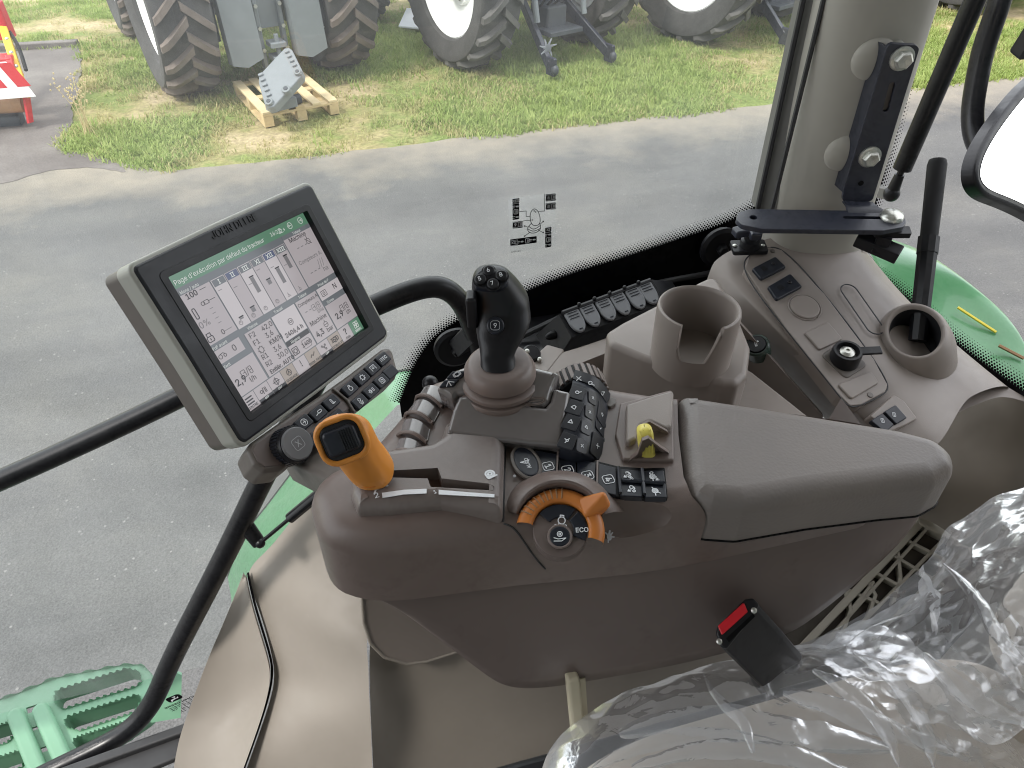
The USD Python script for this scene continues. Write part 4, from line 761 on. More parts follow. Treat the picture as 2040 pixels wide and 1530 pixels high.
obj('top_band', grid(loft([[q + [0, 0, 0.002] for q in E1[2:]] + [P(2200, 870, .725)], T0[1:]], 40, 6)), CP, rp, True)
gr = thing('air_grille', 'beige lattice air grille over dark foam below the armrest rear', 'grille')
GF = plane_of(P(1846, 1040, 0.995), P(1900, 1070, 1.0), P(1690, 1200, 1.06), xdir=P(1900, 1070, 1.0) - P(1846, 1040, 0.995))
go = GF.px([(1560, 1330), (1836, 1046), (1960, 1110), (1700, 1400)])
obj('foam', GF.put(slab(Polygon(go).buffer(0.05), -0.03, -0.018)), MAT['foam_dark'], gr)
obj('frame', GF.put(join([slab(LineString(GF.px([(1838, 1040), (1900, 1072), (1980, 1115)])).buffer(0.009), -0.02, 0.006, 0.003), slab(LineString(GF.px([(1560, 1330), (1836, 1040)])).buffer(0.006), -0.02, 0.004, 0.002)])), MAT['grille_tan'], gr)
bars = [[(1880, 1075), (1660, 1300)], [(1920, 1095), (1720, 1290)], [(1845, 1055), (1600, 1330)], [(1800, 1072), (1875, 1110), (1930, 1140)], [(1770, 1100), (1830, 1135), (1880, 1165)], [(1790, 1100), (1795, 1150), (1780, 1200)], [(1735, 1135), (1790, 1165)], [(1725, 1150), (1745, 1185), (1730, 1230)], [(1690, 1175), (1750, 1200)], [(1690, 1180), (1695, 1215), (1680, 1260)], [(1740, 1160), (1700, 1210)]]
for b_ in bars: obj('lattice_bar', GF.put(slab(LineString(GF.px(b_)).buffer(0.0028), -0.016, 0.0, 0.0012)), MAT['grille_tan'], gr)

# ------------------------------------------------------------------ fender lining below the window and beside the floor
fp = thing('fender_lining', 'large pale beige moulded wheel arch lining below the window', 'panel')
L = [PY(*q) for q in [(700, 905, .985), (640, 965, .98), (580, 1038, .97), (530, 1098, .96), (490, 1146, .95)]]
Sx = [PY(*q) for q in [(900, 905, .93), (700, 1010, .93), (640, 1060, .925), (560, 1110, .93), (492, 1150, .945)]]
front = [  # rows from the window edge to the inner corner
    [PY(690, 915, .985), PY(640, 965, .98), PY(580, 1038, .97), PY(530, 1098, .96), PY(496, 1142, .95), PY(512, 1205, .90), PY(540, 1300, .83), PY(546, 1350, .80), PY(535, 1405, .765), PY(490, 1535, .68), PY(440, 1680, .60)],
    [PY(800, 915, .95), PY(720, 985, .94), PY(650, 1060, .92), PY(600, 1130, .90), PY(570, 1180, .88), PY(580, 1250, .835), PY(605, 1320, .785), PY(610, 1370, .755), PY(605, 1430, .715), PY(590, 1535, .66), PY(570, 1680, .58)],
    [PY(900, 940, .90), PY(820, 1010, .88), PY(760, 1080, .86), PY(715, 1150, .83), PY(700, 1190, .81), PY(700, 1260, .76), PY(712, 1320, .725), PY(715, 1370, .70), PY(715, 1430, .67), PY(715, 1535, .625), PY(720, 1680, .56)],
    [PY(960, 960, .88), PY(890, 1030, .85), PY(840, 1090, .83), PY(800, 1150, .80), PY(760, 1200, .785), PY(732, 1270, .745), PY(733, 1320, .715), PY(735, 1370, .69), PY(738, 1430, .66), PY(742, 1535, .615), PY(748, 1680, .55)]]
FG = loft(front, 90, 40)
obj('front_face', grid(FG), MAT['tan_plastic'], fp, True)
# inner wall under the armrest, standing a little further back
inner_w = [[PY(738, 1260, .745), PY(736, 1330, .715), PY(739, 1430, .665), PY(744, 1540, .62), PY(750, 1680, .56)],
           [PY(790, 1270, .765), PY(790, 1340, .735), PY(800, 1430, .695), PY(830, 1540, .64), PY(850, 1680, .575)],
           [PY(950, 1240, .78), PY(960, 1330, .75), PY(970, 1440, .70), PY(985, 1540, .65), PY(1000, 1680, .58)],
           [PY(1150, 1200, .79), PY(1155, 1300, .75), PY(1160, 1420, .71), PY(1170, 1540, .65), PY(1180, 1680, .58)],
           [PY(1600, 1150, .80), PY(1600, 1300, .74), PY(1600, 1420, .70), PY(1600, 1540, .65), PY(1600, 1680, .58)]]
obj('inner_wall', grid(loft(inner_w, 40, 60)), MAT['tan_plastic'], fp, True)
pk = rpoly([(720, 1185), (724, 1240), (738, 1282), (765, 1309), (810, 1323), (850, 1318), (920, 1296), (1000, 1270), (1000, 1180), (800, 1170)], 10).segmentize(12)
pk_m = cap(Polygon(pk.exterior.coords), 0.0); pv = np.array([PY(a_, b_, 0.745 - 0.00042 * (b_ - 1260) + 0.00016 * (a_ - 738) - 0.009) for a_, b_ in np.asarray(pk_m.vertices)[:, :2]])
obj('pocket', trimesh.Trimesh(pv, pk_m.faces, process=False), MAT['console_plastic'], fp)
pr_ = np.array([PY(a_, b_, 0.745 - 0.00042 * (b_ - 1260) + 0.00016 * (a_ - 738) - 0.009) for a_, b_ in np.array(pk.exterior.coords)])
obj('pocket_rim', tube(pr_, 0.0028, 8, smooth=False, caps=False), MAT['tan_plastic'], fp, True)
# separate front cover panel with its open seam
cov = [[PY(486, 1140, .955), PY(452, 1225, .92), PY(420, 1300, .885), PY(384, 1395, .835), PY(362, 1460, .80), PY(348, 1535, .76), PY(335, 1680, .68)],
       [PY(489, 1146, .95), PY(472, 1230, .91), PY(460, 1310, .87), PY(450, 1400, .82), PY(430, 1460, .78), PY(420, 1535, .73), PY(400, 1680, .65)],
       [PY(491, 1143, .945), PY(506, 1210, .893), PY(534, 1305, .823), PY(539, 1345, .798), PY(528, 1402, .762), PY(483, 1533, .677), PY(430, 1680, .60)]]
cg = loft(cov, 50, 16); cg = cg + np.array([0, -0.012, 0.008])
fc = thing('front_cover', 'narrow beige front cover panel with an open curved seam', 'panel')
obj('panel', thick(cg, 0.012, (0, 1, -0.6)), MAT['tan_plastic'], fc, 50)
obj('seam_gap', tube([q + np.array([0.0035, -0.001, 0.004]) for q in cov[2]], 0.0021, 8), MAT['frit'], fp)
one('door_sill', [bar(P(-60, 1610, 1.46), P(375, 1452, 1.46), 0.02, 0.02, bevel=0.004), bar(P(-60, 1660, 1.47), P(372, 1480, 1.47), 0.05, 0.012, bevel=0.004)], MAT['gasket'], 'black rubber door sill strips at the lower left', 'sill')

# ------------------------------------------------------------------ the cab's roof, floor and far walls (above, behind and left of the camera)
cab = thing('cab_shell', 'beige lined cab roof, floor and left wall around the seat', 'cab')
obj('roof', boxm((0.05, 0.05, 3.34), (2.2, 2.1, 0.10), bevel=0.03), MAT['headliner'], cab)
obj('floor', boxm((0.0, 0.0, 1.14), (1.9, 1.3, 0.04)), MAT['floor_mat'], cab)
obj('left_wall', boxm((0.05, -0.98, 1.60), (1.9, 0.04, 0.9)), MAT['tan_plastic'], cab)
obj('rear_wall', boxm((0.95, -0.2, 1.6), (0.05, 1.4, 0.9)), MAT['tan_plastic'], cab)
obj('cowl', boxm((-1.0, -0.1, 1.75), (0.25, 0.7, 0.8), bevel=0.05), MAT['black_plastic'], cab)
for (x_, y_) in ((0.93, -0.95), (-0.95, -0.95)): obj('post', bar((x_, y_, 1.5), (x_ * 0.97, y_ * 0.97, 3.3), 0.10, 0.12, up=(1, 0, 0), bevel=0.02), MAT['black_paint'], cab)

# ------------------------------------------------------------------ door frame tubes on the right
dr = thing('grab_rail', 'long black tubular rail crossing behind the display screen', 'rail')
obj('tube', tube([PY(q[0], q[1], 0.93) for q in [(-90, 995), (0, 957), (180, 876), (350, 795), (560, 692), (740, 612), (820, 580), (872, 572), (905, 588), (928, 620), (945, 662), (958, 700)]], 0.0165, 16, 130), MAT['black_paint'], dr)
for (a_, r_, yy) in (((908, 690), 0.038, 0.975), ((1432, 490), 0.036, 0.985)):
    o_ = PY(a_[0], a_[1], yy); d_ = obj('mounting_disc', lathe([(r_, 0), (r_, 0.006), (r_ - 0.006, 0.010), (0.0, 0.010)], o_, (0, -1, 0), 32), MAT['black_plastic'], dr)
    obj('disc_bolt', lathe([(0.010, 0.010), (0.010, 0.018), (0.007, 0.021), (0, 0.021)], o_, (0, -1, 0), 6), MAT['black_plastic'], d_)
obj('bracket', bar(PY(945, 660, 0.93), PY(915, 690, 0.965), 0.03, 0.03, bevel=0.004), MAT['black_paint'], dr)
df = thing('door_tube', 'black bent door tube running down to the lower left corner', 'tube')
obj('tube', tube([PY(*q) for q in [(640, 735, .92), (585, 838, .915), (530, 940, .91), (470, 1062, .90), (400, 1200, .885), (335, 1330, .87), (308, 1390, .86), (275, 1436, .85), (225, 1474, .84), (120, 1527, .82), (-60, 1618, .79)]], 0.0190, 16, 120), MAT['black_paint'], df)
obj('stub', tube([PY(488, 1045, .90), PY(516, 1082, .885)], [0.014, 0.012], 12, 4, smooth=False), MAT['black_paint'], df)
gs = thing('gas_strut', 'short black gas strut beside the door tube', 'strut')
g0, g1 = PY(518, 1082, .88), PY(730, 905, .88); obj('rod', tube([g0, g0 + (g1 - g0) * 0.32], 0.0035, 8, 4, smooth=False), MAT['black_paint'], gs); obj('cylinder', tube([g0 + (g1 - g0) * 0.29, g1], 0.0095, 12, 4, smooth=False), MAT['black_paint'], gs); obj('ball_end', ell(g0, (0.009, 0.009, 0.009), None, 2), MAT['black_plastic'], gs)

# ------------------------------------------------------------------ outside of the own tractor: green fenders and step
fe = thing('green_fender', 'bright green rear fender with grey lip outside the side window', 'fender')
ain = [(*q, 0) for q in arch]; base_ = SIDE.at(np.c_[arch + [0, -0.03], np.full(len(arch), -0.03)])
base_ = np.vstack([[SIDE.at([[0.42, -0.98, -0.03]])[0], SIDE.at([[0.22, -0.90, -0.03]])[0]], base_])
base_ = poly_line(base_, 70); out1 = base_ + np.array([-0.02, 0.13, -0.03]); out2 = base_ + np.array([-0.05, 0.20, -0.07])
obj('shell', grid([base_, base_ + [-0.005, .05, -0.01], out1]), MAT['green_paint'], fe, True); obj('lip', thick(np.array([out1 + [0, 0.002, 0.004], out2]), 0.015, (0, 0, -1)), MAT['seal_grey'], fe, 40)
fe2 = thing('green_fender', 'glossy green fender with yellow stripe beyond the dotted rear window', 'fender')
o1 = [P(*q) for q in [(1690, 455, .78), (1760, 472, .79), (1830, 497, .80), (1895, 540, .81), (1950, 592, .83), (1972, 632, .85), (2050, 700, .88), (2150, 760, .9)]]
o2 = [q + np.array([-0.02, -0.10, 0.012]) for q in o1]; o3 = [q + np.array([-0.05, -0.22, -0.02]) for q in o1]; o4 = [q + np.array([-0.08, -0.5, -0.08]) for q in o1]; o0 = [q + np.array([0.01, 0.03, -0.03]) for q in o1]
fg = loft([o0, o1, o2, o3, o4], 50, 24); obj('shell', thick(fg, 0.01, (0, 0, -1)), MAT['green_paint'], fe2, 50)
sf0, sf1 = P(1908, 612, .805), P(1985, 662, .822); obj('yellow_stripe', bar(sf0, sf1, 0.005, 0.003, up=(-.3, -.5, 1), bevel=0.001), MAT['yellow_stripe'], fe2); obj('orange_reflector', bar(P(1990, 688, .824), P(2040, 714, .833), 0.006, 0.003, up=(-.3, -.5, 1), bevel=0.001), MAT['rust_brown'], fe2)  # the orange-brown bar is a reflection on the fender, painted as colour
stp = thing('step', 'pale green metal step with slotted treads at the lower left', 'step')
SD = 1.72; sl = level(SD)
outer = sl.px([(-140, 1440), (30, 1385), (110, 1352), (245, 1326), (285, 1325), (305, 1345), (312, 1380), (300, 1420), (210, 1480), (60, 1560), (-200, 1640)])
op = rpoly(outer, 0.03)
holes = [[(112, 1378), (255, 1333), (280, 1340), (285, 1360), (270, 1370), (125, 1415), (108, 1400)], [(128, 1432), (275, 1385), (285, 1392), (270, 1420), (160, 1458), (132, 1450)], [(140, 1475), (270, 1432), (250, 1455), (160, 1500)],
         [(-60, 1465), (28, 1438), (30, 1460), (20, 1480), (-60, 1505)], [(-60, 1530), (45, 1495), (50, 1530), (-60, 1565)]]
hp = shapely.union_all([rpoly(sl.px(h_), 0.01) for h_ in holes]); sq = shapely.union_all([Polygon(sl.px(h_)) for h_ in ([(52, 1410), (73, 1403), (76, 1415), (54, 1422)], [(62, 1450), (85, 1442), (86, 1448), (63, 1457)], [(80, 1490), (104, 1482), (105, 1492), (82, 1500)])])
tread = op.difference(hp).difference(sq); tread = tread if tread.geom_type == 'Polygon' else max(tread.geoms, key=lambda q: q.area)
obj('tread_frame', sl.put(slab(tread, -0.006, 0.0)), MAT['green_step'], stp)
rings = [np.array(h_.exterior.coords) for h_ in hp.geoms] + [np.array(op.exterior.coords)]
for r_ in rings:
    lr = poly_line(r_, 120); zz_ = 0.007 * (np.arange(120) % 4 < 2); g3 = np.array([np.c_[lr, np.full(120, -0.05)], np.c_[lr, zz_ + 0.004]]); m = grid([sl.at(g3[0]), sl.at(g3[1])]); obj('tread_edge', m, MAT['green_step'], stp, False)
for h_ in ([(35, 1430), (80, 1540)], [(85, 1420), (135, 1530)]): obj('stiffener', sl.put(slab(LineString(sl.px(h_)).buffer(0.018), 0.0, 0.022, 0.010)), MAT['green_step'], stp)
obj('hanger', thick(np.array([[P(330, 1330, 1.60), P(362, 1345, 1.60)], [P(300, 1440, 1.72), P(360, 1430, 1.70)]]), 0.006, (0, 1, 0)), MAT['green_step'], stp)
# decal on the lower pane: black emblem and mirrored lettering (seen from inside)
DF = Frame(PY(345, 1395, YW - 0.003), PY(360, 1391, YW - 0.003) - PY(340, 1397, YW - 0.003), z=(0, -1, 0))
if DF.y[2] < 0: DF = Frame(DF.o, -DF.x, z=DF.z)
dc = thing('window_decal', 'small black emblem decal with mirrored lettering on the lower pane', 'decal')
ec = DF.px([(347, 1391)])[0]; ea = math.atan2(*(DF.px([(358, 1386)])[0] - DF.px([(337, 1395)])[0])[::-1])
badge = rrect(0.034, 0.022, 0.007)
deer = [Polygon([(-.011, -.006), (-.009, -.001), (.002, .0005), (.006, -.001), (.011, .003), (.008, -.004), (.003, -.003), (-.006, -.005), (-.010, -.010)]), LineString([(.001, .0), (.003, .006), (0, .007)]).buffer(.0012), LineString([(.003, .004), (.006, .007)]).buffer(.001)]
df_ = Frame(DF.at([ec])[0], DF.x * math.cos(ea) + DF.y * math.sin(ea), z=DF.z)
obj('badge', df_.put(slab(badge, 0, 0.0004)), MAT['black_print'], dc); obj('emblem', df_.put(join([slab(g, 0.0006, 0.0009) for g in deer])), MAT['white_print'], dc)
tx = [text_at(df_, 'JOHN DEERE', (0.0, -0.0255), 0.0060, flip=True, align='c', bold=True, width=0.078)]
obj('lettering', tx, MAT['black_print'], dc)
rr = np.random.RandomState(8); lines_ = [slab(shapely.box(x_, -0.032 - 0.006 * k, x_ + 0.004 + 0.004 * rr.rand(), -0.0302 - 0.006 * k), 0, 0.0003) for k in range(6) for x_ in np.arange(-0.035, 0.035, 0.0105) + 0.002 * rr.rand()]
obj('small_print', df_.put(join(lines_)), MAT['black_print'], dc, kind='stuff')
# ================================================================== armrest console
arm = thing('armrest_console', 'grey brown armrest console full of switches beside the seat', 'armrest')
AP, AD = MAT['armrest_plastic'], MAT['armrest_dark_plastic']
def pxs(pts): return np.array([P(*q)[:2] for q in pts])
# body: plan outline, vertical sides, rounded upper edge
plan = pxs([(690, 1183, .59), (770, 1197, .59), (1000, 1170, .59), (1300, 1132, .585), (1600, 1065, .58), (1800, 1010, .575), (1855, 972, .57), (1866, 940, .55), (1835, 890, .51), (1780, 858, .51), (1600, 822, .51), (1450, 800, .51), (1352, 790, .51), (1240, 790, .52), (1110, 755, .51), (1000, 738, .50), (900, 745, .505), (850, 780, .52), (815, 850, .54), (770, 905, .54), (700, 950, .53), (650, 990, .545), (634, 1045, .56), (642, 1105, .572), (662, 1155, .582)])
plan = np.array(Polygon(spline2(plan, 160, True)).buffer(0).buffer(-0.040, quad_segs=16).buffer(0.040, quad_segs=16).buffer(0.01).buffer(-0.01).simplify(0.0003).exterior.coords)
body = weld(slab(Polygon(plan), EYE[2] - 0.59, EYE[2] - 0.500, 0.026, 8))
c20, s20 = math.cos(math.radians(20)), math.sin(math.radians(20))
padp = np.array([(u * c20 + v * s20, -u * s20 + v * c20) for u, v in [(.1235, .597), (.119, .53), (.119, .475), (.124, .455), (.140, .446), (.170, .446), (.237, .466), (.31, .484), (.350, .492), (.374, .508), (.382, .530), (.370, .551), (.335, .563), (.25, .577), (.18, .588)]])
pdp = Polygon(padp).buffer(-0.024, quad_segs=12).buffer(0.024, quad_segs=16).union(Polygon(padp).buffer(-0.010).buffer(0.010, quad_segs=8).intersection(shapely.box(0, 0, 0.40, 1))).buffer(0.004, quad_segs=8).buffer(-0.004).simplify(0.0002)
import manifold3d as m3
def man(m): return m3.Manifold(m3.Mesh(np.asarray(m.vertices, np.float32), np.asarray(m.faces, np.uint32)))
def hit(mesh, px, py):
    d = unit(ray(px, py)); loc, _, tri = mesh.ray.intersects_location([EYE], [d], multiple_hits=True)
    if not len(loc): print('no hit', px, py, len(mesh.faces), mesh.bounds); return P(px, py, .535), unit(EYE - P(px, py, .535))
    k = np.argmin(np.linalg.norm(loc - EYE, axis=1)); n = mesh.face_normals[tri[k]]; return loc[k], (n if n @ (EYE - loc[k]) > 0 else -n)
dial_at, dial_n = hit(body, 1116, 1062)
dish_at, dish_n = hit(body, 1262, 1035)
bm = man(weld(slab(Polygon(plan).simplify(0.0004), EYE[2] - 0.59, EYE[2] - 0.500, 0.026, 8)))
sc = ell((0, 0, 0), (0.058, 0.030, 0.030), None, 4); sc.apply_transform(trimesh.transformations.rotation_matrix(-0.10, (0, 0, 1))); sc.apply_translation(dish_at + dish_n * 0.016 + np.array([-0.012, 0, 0]))
assert bm.status() == m3.Error.NoError
bm = bm - man(sc) - man(weld(slab(pdp.buffer(0.0014), EYE[2] - 0.5545, EYE[2] - 0.45)))
mm = bm.to_mesh(); body = trimesh.Trimesh(mm.vert_properties[:, :3], mm.tri_verts, process=False)
obj('upper_body', body, AP, arm, 24)
def surf_line(mesh, pts, n, lift=0.0): return np.array([hit(mesh, *q)[0] + unit(EYE - hit(mesh, *q)[0]) * lift for q in spline2(np.array(pts, float), n)])
obj('panel_seam', tube(surf_line(body, [(1003, 1043), (1022, 1052), (1050, 1088), (1072, 1118), (1086, 1133)], 40), 0.0010, 6, smooth=False), MAT['gasket'], arm)
obj('panel_seam', tube(surf_line(body, [(1006, 882), (1004, 960), (1002, 1040)], 40), 0.0012, 6, smooth=False), MAT['gasket'], arm)
# lower shell: tapers in to the bottom edge
R0 = [P(*q) for q in [(660, 1120, .575), (700, 1176, .586), (770, 1190, .588), (1000, 1163, .588), (1300, 1127, .583), (1600, 1060, .578), (1800, 1004, .573), (1850, 965, .568)]]
R0 = [q + np.array([0, 0.006, 0.002]) for q in R0]
R1 = [P(*q) for q in [(700, 1150, .585), (735, 1172, .592), (800, 1218, .625), (1000, 1362, .745), (1300, 1334, .735), (1590, 1254, .705), (1720, 1160, .665), (1846, 1010, .59)]]
R1b = [P(*q) for q in [(690, 1140, .58), (715, 1176, .59), (775, 1204, .605), (960, 1315, .70), (1300, 1300, .70), (1592, 1225, .68), (1730, 1125, .645), (1850, 990, .58)]]
bot = np.array([np.array(R0[0]), np.array(R0[1])])
def lin(rows, n): return [poly_line(r_, n) for r_ in rows]
edge = spline2(np.array([P(*q) for q in [(712, 1168, .588), (770, 1199, .607), (860, 1262, .660), (960, 1338, .722), (1004, 1364, .743), (1060, 1371, .748), (1200, 1352, .742), (1400, 1312, .726), (1560, 1265, .708), (1610, 1238, .698), (1720, 1150, .662), (1800, 1072, .625), (1850, 1000, .588)]]), 90)
top_ = spline2(np.array(R0[1:]), 90)
face = np.array([top_ + (edge - top_) * t + np.array([0, -0.004, 0]) * math.sin(PI * t) for t in np.linspace(0, 1, 10)])
back = np.array([edge + np.array([0.0, 0.012 * k, -0.006 * math.sin(k * 0.5)]) for k in range(1, 4)] + [edge + np.array([0, 0.16, 0.01])])
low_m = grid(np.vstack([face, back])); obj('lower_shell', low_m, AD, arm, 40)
seam = spline2(np.array([P(*q) + np.array([0, -0.001, 0]) for q in [(700, 1150, .580), (770, 1166, .580), (1000, 1143, .580), (1300, 1112, .575), (1600, 1050, .57)]]), 60); obj('crease', tube(seam, 0.0012, 6, smooth=False), AP, arm)

# gate panel at the front with the lever slot
LG = level(0.505)
gate = rpoly(LG.px([(716, 1036), (703, 1005), (705, 982), (716, 962), (745, 938), (775, 920), (858, 908), (880, 896), (890, 864), (1006, 878), (1001, 1042), (880, 1024), (780, 1034)]), 0.004)
LT = level(0.484); slot = rpoly(LT.px([(764, 938), (872, 932), (880, 953), (972, 963), (985, 969), (982, 977), (858, 970), (852, 953), (768, 951)]), 0.0012)
obj('gate_panel', LG.put(slab(Polygon(gate.exterior.coords, [slot.exterior.coords]), -0.02, 0.021, 0.012, 6)), MAT['armrest_top_lit'], arm, 30)
obj('slot_floor', LG.put(slab(slot.buffer(0.003), -0.012, -0.008)), MAT['frit'], arm)
gs_ = spline2(np.array(gate.exterior.segmentize(0.01).coords)[:-1], 140, True); obj('panel_seam', tube(LG.at(gs_, -0.004), 0.0009, 6, smooth=False, caps=False), MAT['gasket'], arm)
for k, q_ in enumerate(([(761, 983), (805, 977), (850, 975), (850, 984), (805, 986), (762, 993)], [(874, 977), (985, 986), (985, 992), (874, 986)])):
    obj('range_stripe', LT.put(slab(Polygon(LT.px(q_)), 0.0004, 0.0009)), MAT['white_print'], arm)
rab = [Polygon([(-.6, -.35), (-.1, -.45), (.5, -.3), (.62, .05), (.45, .35), (.0, .32), (-.45, .1)]), LineString([(.45, .25), (.8, .7)]).buffer(.09), LineString([(.55, .2), (.95, .5)]).buffer(.08), LineString([(-.5, -.3), (-.85, -.6)]).buffer(.09), LineString([(.3, -.3), (.75, -.65)]).buffer(.08)]
obj('rabbit_symbol', strokes(LT, rab, 0.001, 0.0004, 0.0005, LT.px([(753, 969)])[0], 0.0085, 0.5), MAT['white_print'], arm)
sna = [ring_(.55), ring_(.25), [(-.55, -.3), (-.5, -.6), (.6, -.6)]]; obj('snail_symbol', strokes(LT, sna, 0.0018, 0.0004, 0.0005, LT.px([(976, 945)])[0], 0.0072, 0.3), MAT['white_print'], arm)
obj('gate_number', [text_at(LT, '2', LT.px([(746, 994)])[0], 0.006, 0.15, 0.0004), text_at(LT, '1', LT.px([(864, 985)])[0], 0.004, 0.15, 0.0004)], MAT['white_print'], arm)

# glossy cover and joystick deck
cov_pl = plane_of(P(887, 865, .484), P(1113, 890, .486), P(1060, 800, .466))
cover = rpoly(cov_pl.px([(888, 866), (902, 815), (914, 788), (960, 784), (1060, 808), (1086, 811), (1096, 800), (1104, 772), (1136, 780), (1118, 892), (1040, 884)]), 0.0025)
obj('top_cover', cov_pl.put(slab(cover, -0.025, 0.0, 0.005, 5)), MAT['deck_gloss'], arm, 30)
deck = rpoly(cov_pl.px([(868, 775), (886, 752), (908, 735), (945, 722), (1060, 728), (1117, 742), (1104, 771), (1095, 799), (1085, 809), (1060, 806), (958, 782), (912, 786), (900, 795)]), 0.003)
obj('joystick_deck', cov_pl.put(slab(deck, -0.04, 0.0008, 0.007, 5)), MAT['deck_gloss'], arm, 30)
obj('deck_emblem', strokes(cov_pl, [affinity.scale(Point(0, 0).buffer(1).exterior, 1.6, .62), affinity.scale(Point(0, 0).buffer(1).exterior, 1.3, .42), [(-.8, 0), (.8, 0)]], 0.0007, 0.001, 0.0003, cov_pl.px([(1066, 800)])[0], 0.0065, -0.1), MAT['armrest_plastic'], arm)
obj('deck_keys', cov_pl.put(join([slab(rpoly(cov_pl.px(k_), 0.001), 0.0, 0.0028, 0.001) for k_ in ([(874, 774), (886, 759), (917, 756), (903, 772)], [(888, 757), (902, 742), (932, 740), (919, 755)])])), MAT['key_black'], arm)
obj('key_symbol', [strokes(cov_pl, [[(-.7, -.3), (0, .3), (.7, -.3)], [(0, .3), (0, -.6)]], 0.0009, 0.003, 0.0003, cov_pl.px([(896, 765)])[0], 0.006, 0.3), strokes(cov_pl, [rbox_(1.2, .6), ring_(.4)], 0.0009, 0.003, 0.0003, cov_pl.px([(911, 748)])[0], 0.006, 0.3)], MAT['grey_print'], arm)
# trough and four paddle levers on the far front shoulder
LP_ = level(0.515); obj('paddle_trough', LP_.put(slab(rpoly(LP_.px([(768, 930), (778, 885), (800, 840), (835, 780), (868, 770), (912, 785), (888, 862), (876, 915), (845, 925)]), 0.004), -0.03, 0.0, 0.004)), AP, arm)
pad4 = [([(838, 779), (896, 788)], [(822, 803), (881, 814)]), ([(819, 806), (877, 817)], [(800, 838), (862, 846)]), ([(797, 846), (857, 853)], [(784, 880), (850, 884)]), ([(783, 885), (848, 891)], [(772, 917), (842, 917)])]
for k, ((a, b), (c, d)) in enumerate(pad4):
    rows = []
    for (l_, r_) in ((a, b), (c, d)):
        l0, r0 = np.array(P(*l_, .512)), np.array(P(*r_, .498)); row = []
        for t in np.linspace(0, 1, 18):
            q = l0 + (r0 - l0) * t; row.append(q + np.array([0, 0, 0.012 * math.sin(PI * min(1, t * 1.05)) ** 0.7 - 0.02 * max(0, 0.16 - t) / 0.16]))
        rows.append(row)
    rows = np.array(rows); g_ = np.array([rows[0] + (rows[1] - rows[0]) * t for t in (0.06, 0.5, 0.94)])
    lv = obj('paddle_lever', thick(g_, 0.016, (0, 0, -1)), MAT['deck_gloss'], arm, 40)
    rib = rows[1] + np.array([0, 0, 0.0025]); obj('lever_edge', tube(rib, 0.0020, 8, smooth=False), MAT['armrest_plastic'], lv)
    obj('lever_gap', tube(rib + (rows[0] - rows[1]) * 0.10 - [0, 0, 0.002], 0.0016, 6, smooth=False), MAT['frit'], lv)
obj('small_knob', ell(P(857, 764, .515), (0.009, 0.009, 0.009), None, 3), MAT['black_plastic'], arm)
# side plate with key at the nose
NP = plane_of(P(650, 985, .52), P(720, 948, .50), P(690, 1000, .515)); obj('nose_key', NP.put(slab(rpoly(NP.px([(650, 984), (684, 948), (702, 944), (700, 962), (692, 972)]), 0.002), -0.004, 0.004, 0.001)), MAT['key_black'], arm)
obj('nose_symbol', strokes(NP, [ring_(.3, -.3, 0), [(0, 0), (.8, 0)], rbox_(.7, .4, .1, .6, 0)], 0.0011, 0.0042, 0.0003, NP.px([(681, 962)])[0], 0.007, 0.9), MAT['white_print'], arm)

# orange drive lever standing in the slot
ob, ot = P(748, 944, .480), P(680, 858, .404)
dl = thing('drive_lever', 'orange drive lever with black thumb switch standing in the armrest slot', 'lever')
od = unit(ot - ob); Lo = np.linalg.norm(ot - ob); of = Frame(ob, RT, z=od)
of = Frame(ob, unit(RT + 0.35 * DN * 0), z=od)
prof = [(0.0, .88), (0.05, .98), (0.12, 1.02), (0.30, 1.04), (0.55, 1.0), (0.75, 1.04), (0.92, 1.08), (1.0, 1.0), (1.06, 0.80), (1.10, 0.50), (1.115, 0.0)]
ang = np.arange(40) * 2 * PI / 40; rows = []
for t, s in prof:
    flat = np.clip((t - 0.35) / 0.5, 0, 1); rx, ry = 0.0188 * s * (1 + 0.12 * flat), 0.0178 * s * (1 - 0.12 * flat)
    rows.append([of.at([(rx * np.sign(math.cos(a)) * abs(math.cos(a)) ** 0.85, ry * np.sign(math.sin(a)) * abs(math.sin(a)) ** 0.85, Lo * t)])[0] for a in ang])
R_ = np.array(rows); fine = PchipInterpolator([p_[0] for p_ in prof], R_, axis=0)(np.linspace(0, 1.115, 50)); grip_m = grid(fine, True); obj('grip', grip_m, MAT['orange'], dl, True)
obj('collar', tube([ob + od * Lo * 0.14, ob + od * Lo * 0.15], 0.0189, 32, 3, smooth=False), MAT['orange_dark'], dl); obj('stem', tube([ob - od * 0.045, ob + od * 0.004], 0.007, 12, 3, smooth=False), MAT['bolt_zinc'], dl)
tf = Frame((P(683, 878, .405)), RT, z=EYE - P(683, 878, .405)); tf = Frame(tf.o - od * 0 , RT, z=unit(unit(EYE - tf.o) * 1 - od * 0.25))
front_d = unit(tf.z - od * (tf.z @ od)); gq, gn = hit(grip_m, 682, 876); gz = unit(gn + 0.6 * unit(EYE - gq)); c_ = gq - gz * 0.0035; sf2 = Frame(c_, np.cross(od, gz), y=od - gz * (od @ gz))
if sf2.z @ gz < 0: sf2 = Frame(c_, -sf2.x, y=sf2.y)
obj('switch_recess', sf2.put(slab(rrect(0.0325, 0.0300, 0.009), -0.01, 0.0062, 0.002)), MAT['black_plastic'], dl)
tilt_pts = [(x, y) for x, y in ((-0.0135, -0.0105), (0.0135, -0.0105), (0.0135, 0.0105), (-0.0135, 0.0105))]
rock = sf2.put(slab(rpoly(tilt_pts, 0.004), 0.0, 0.0095, 0.003)); sw_ = obj('thumb_switch', rock, MAT['key_black'], dl)
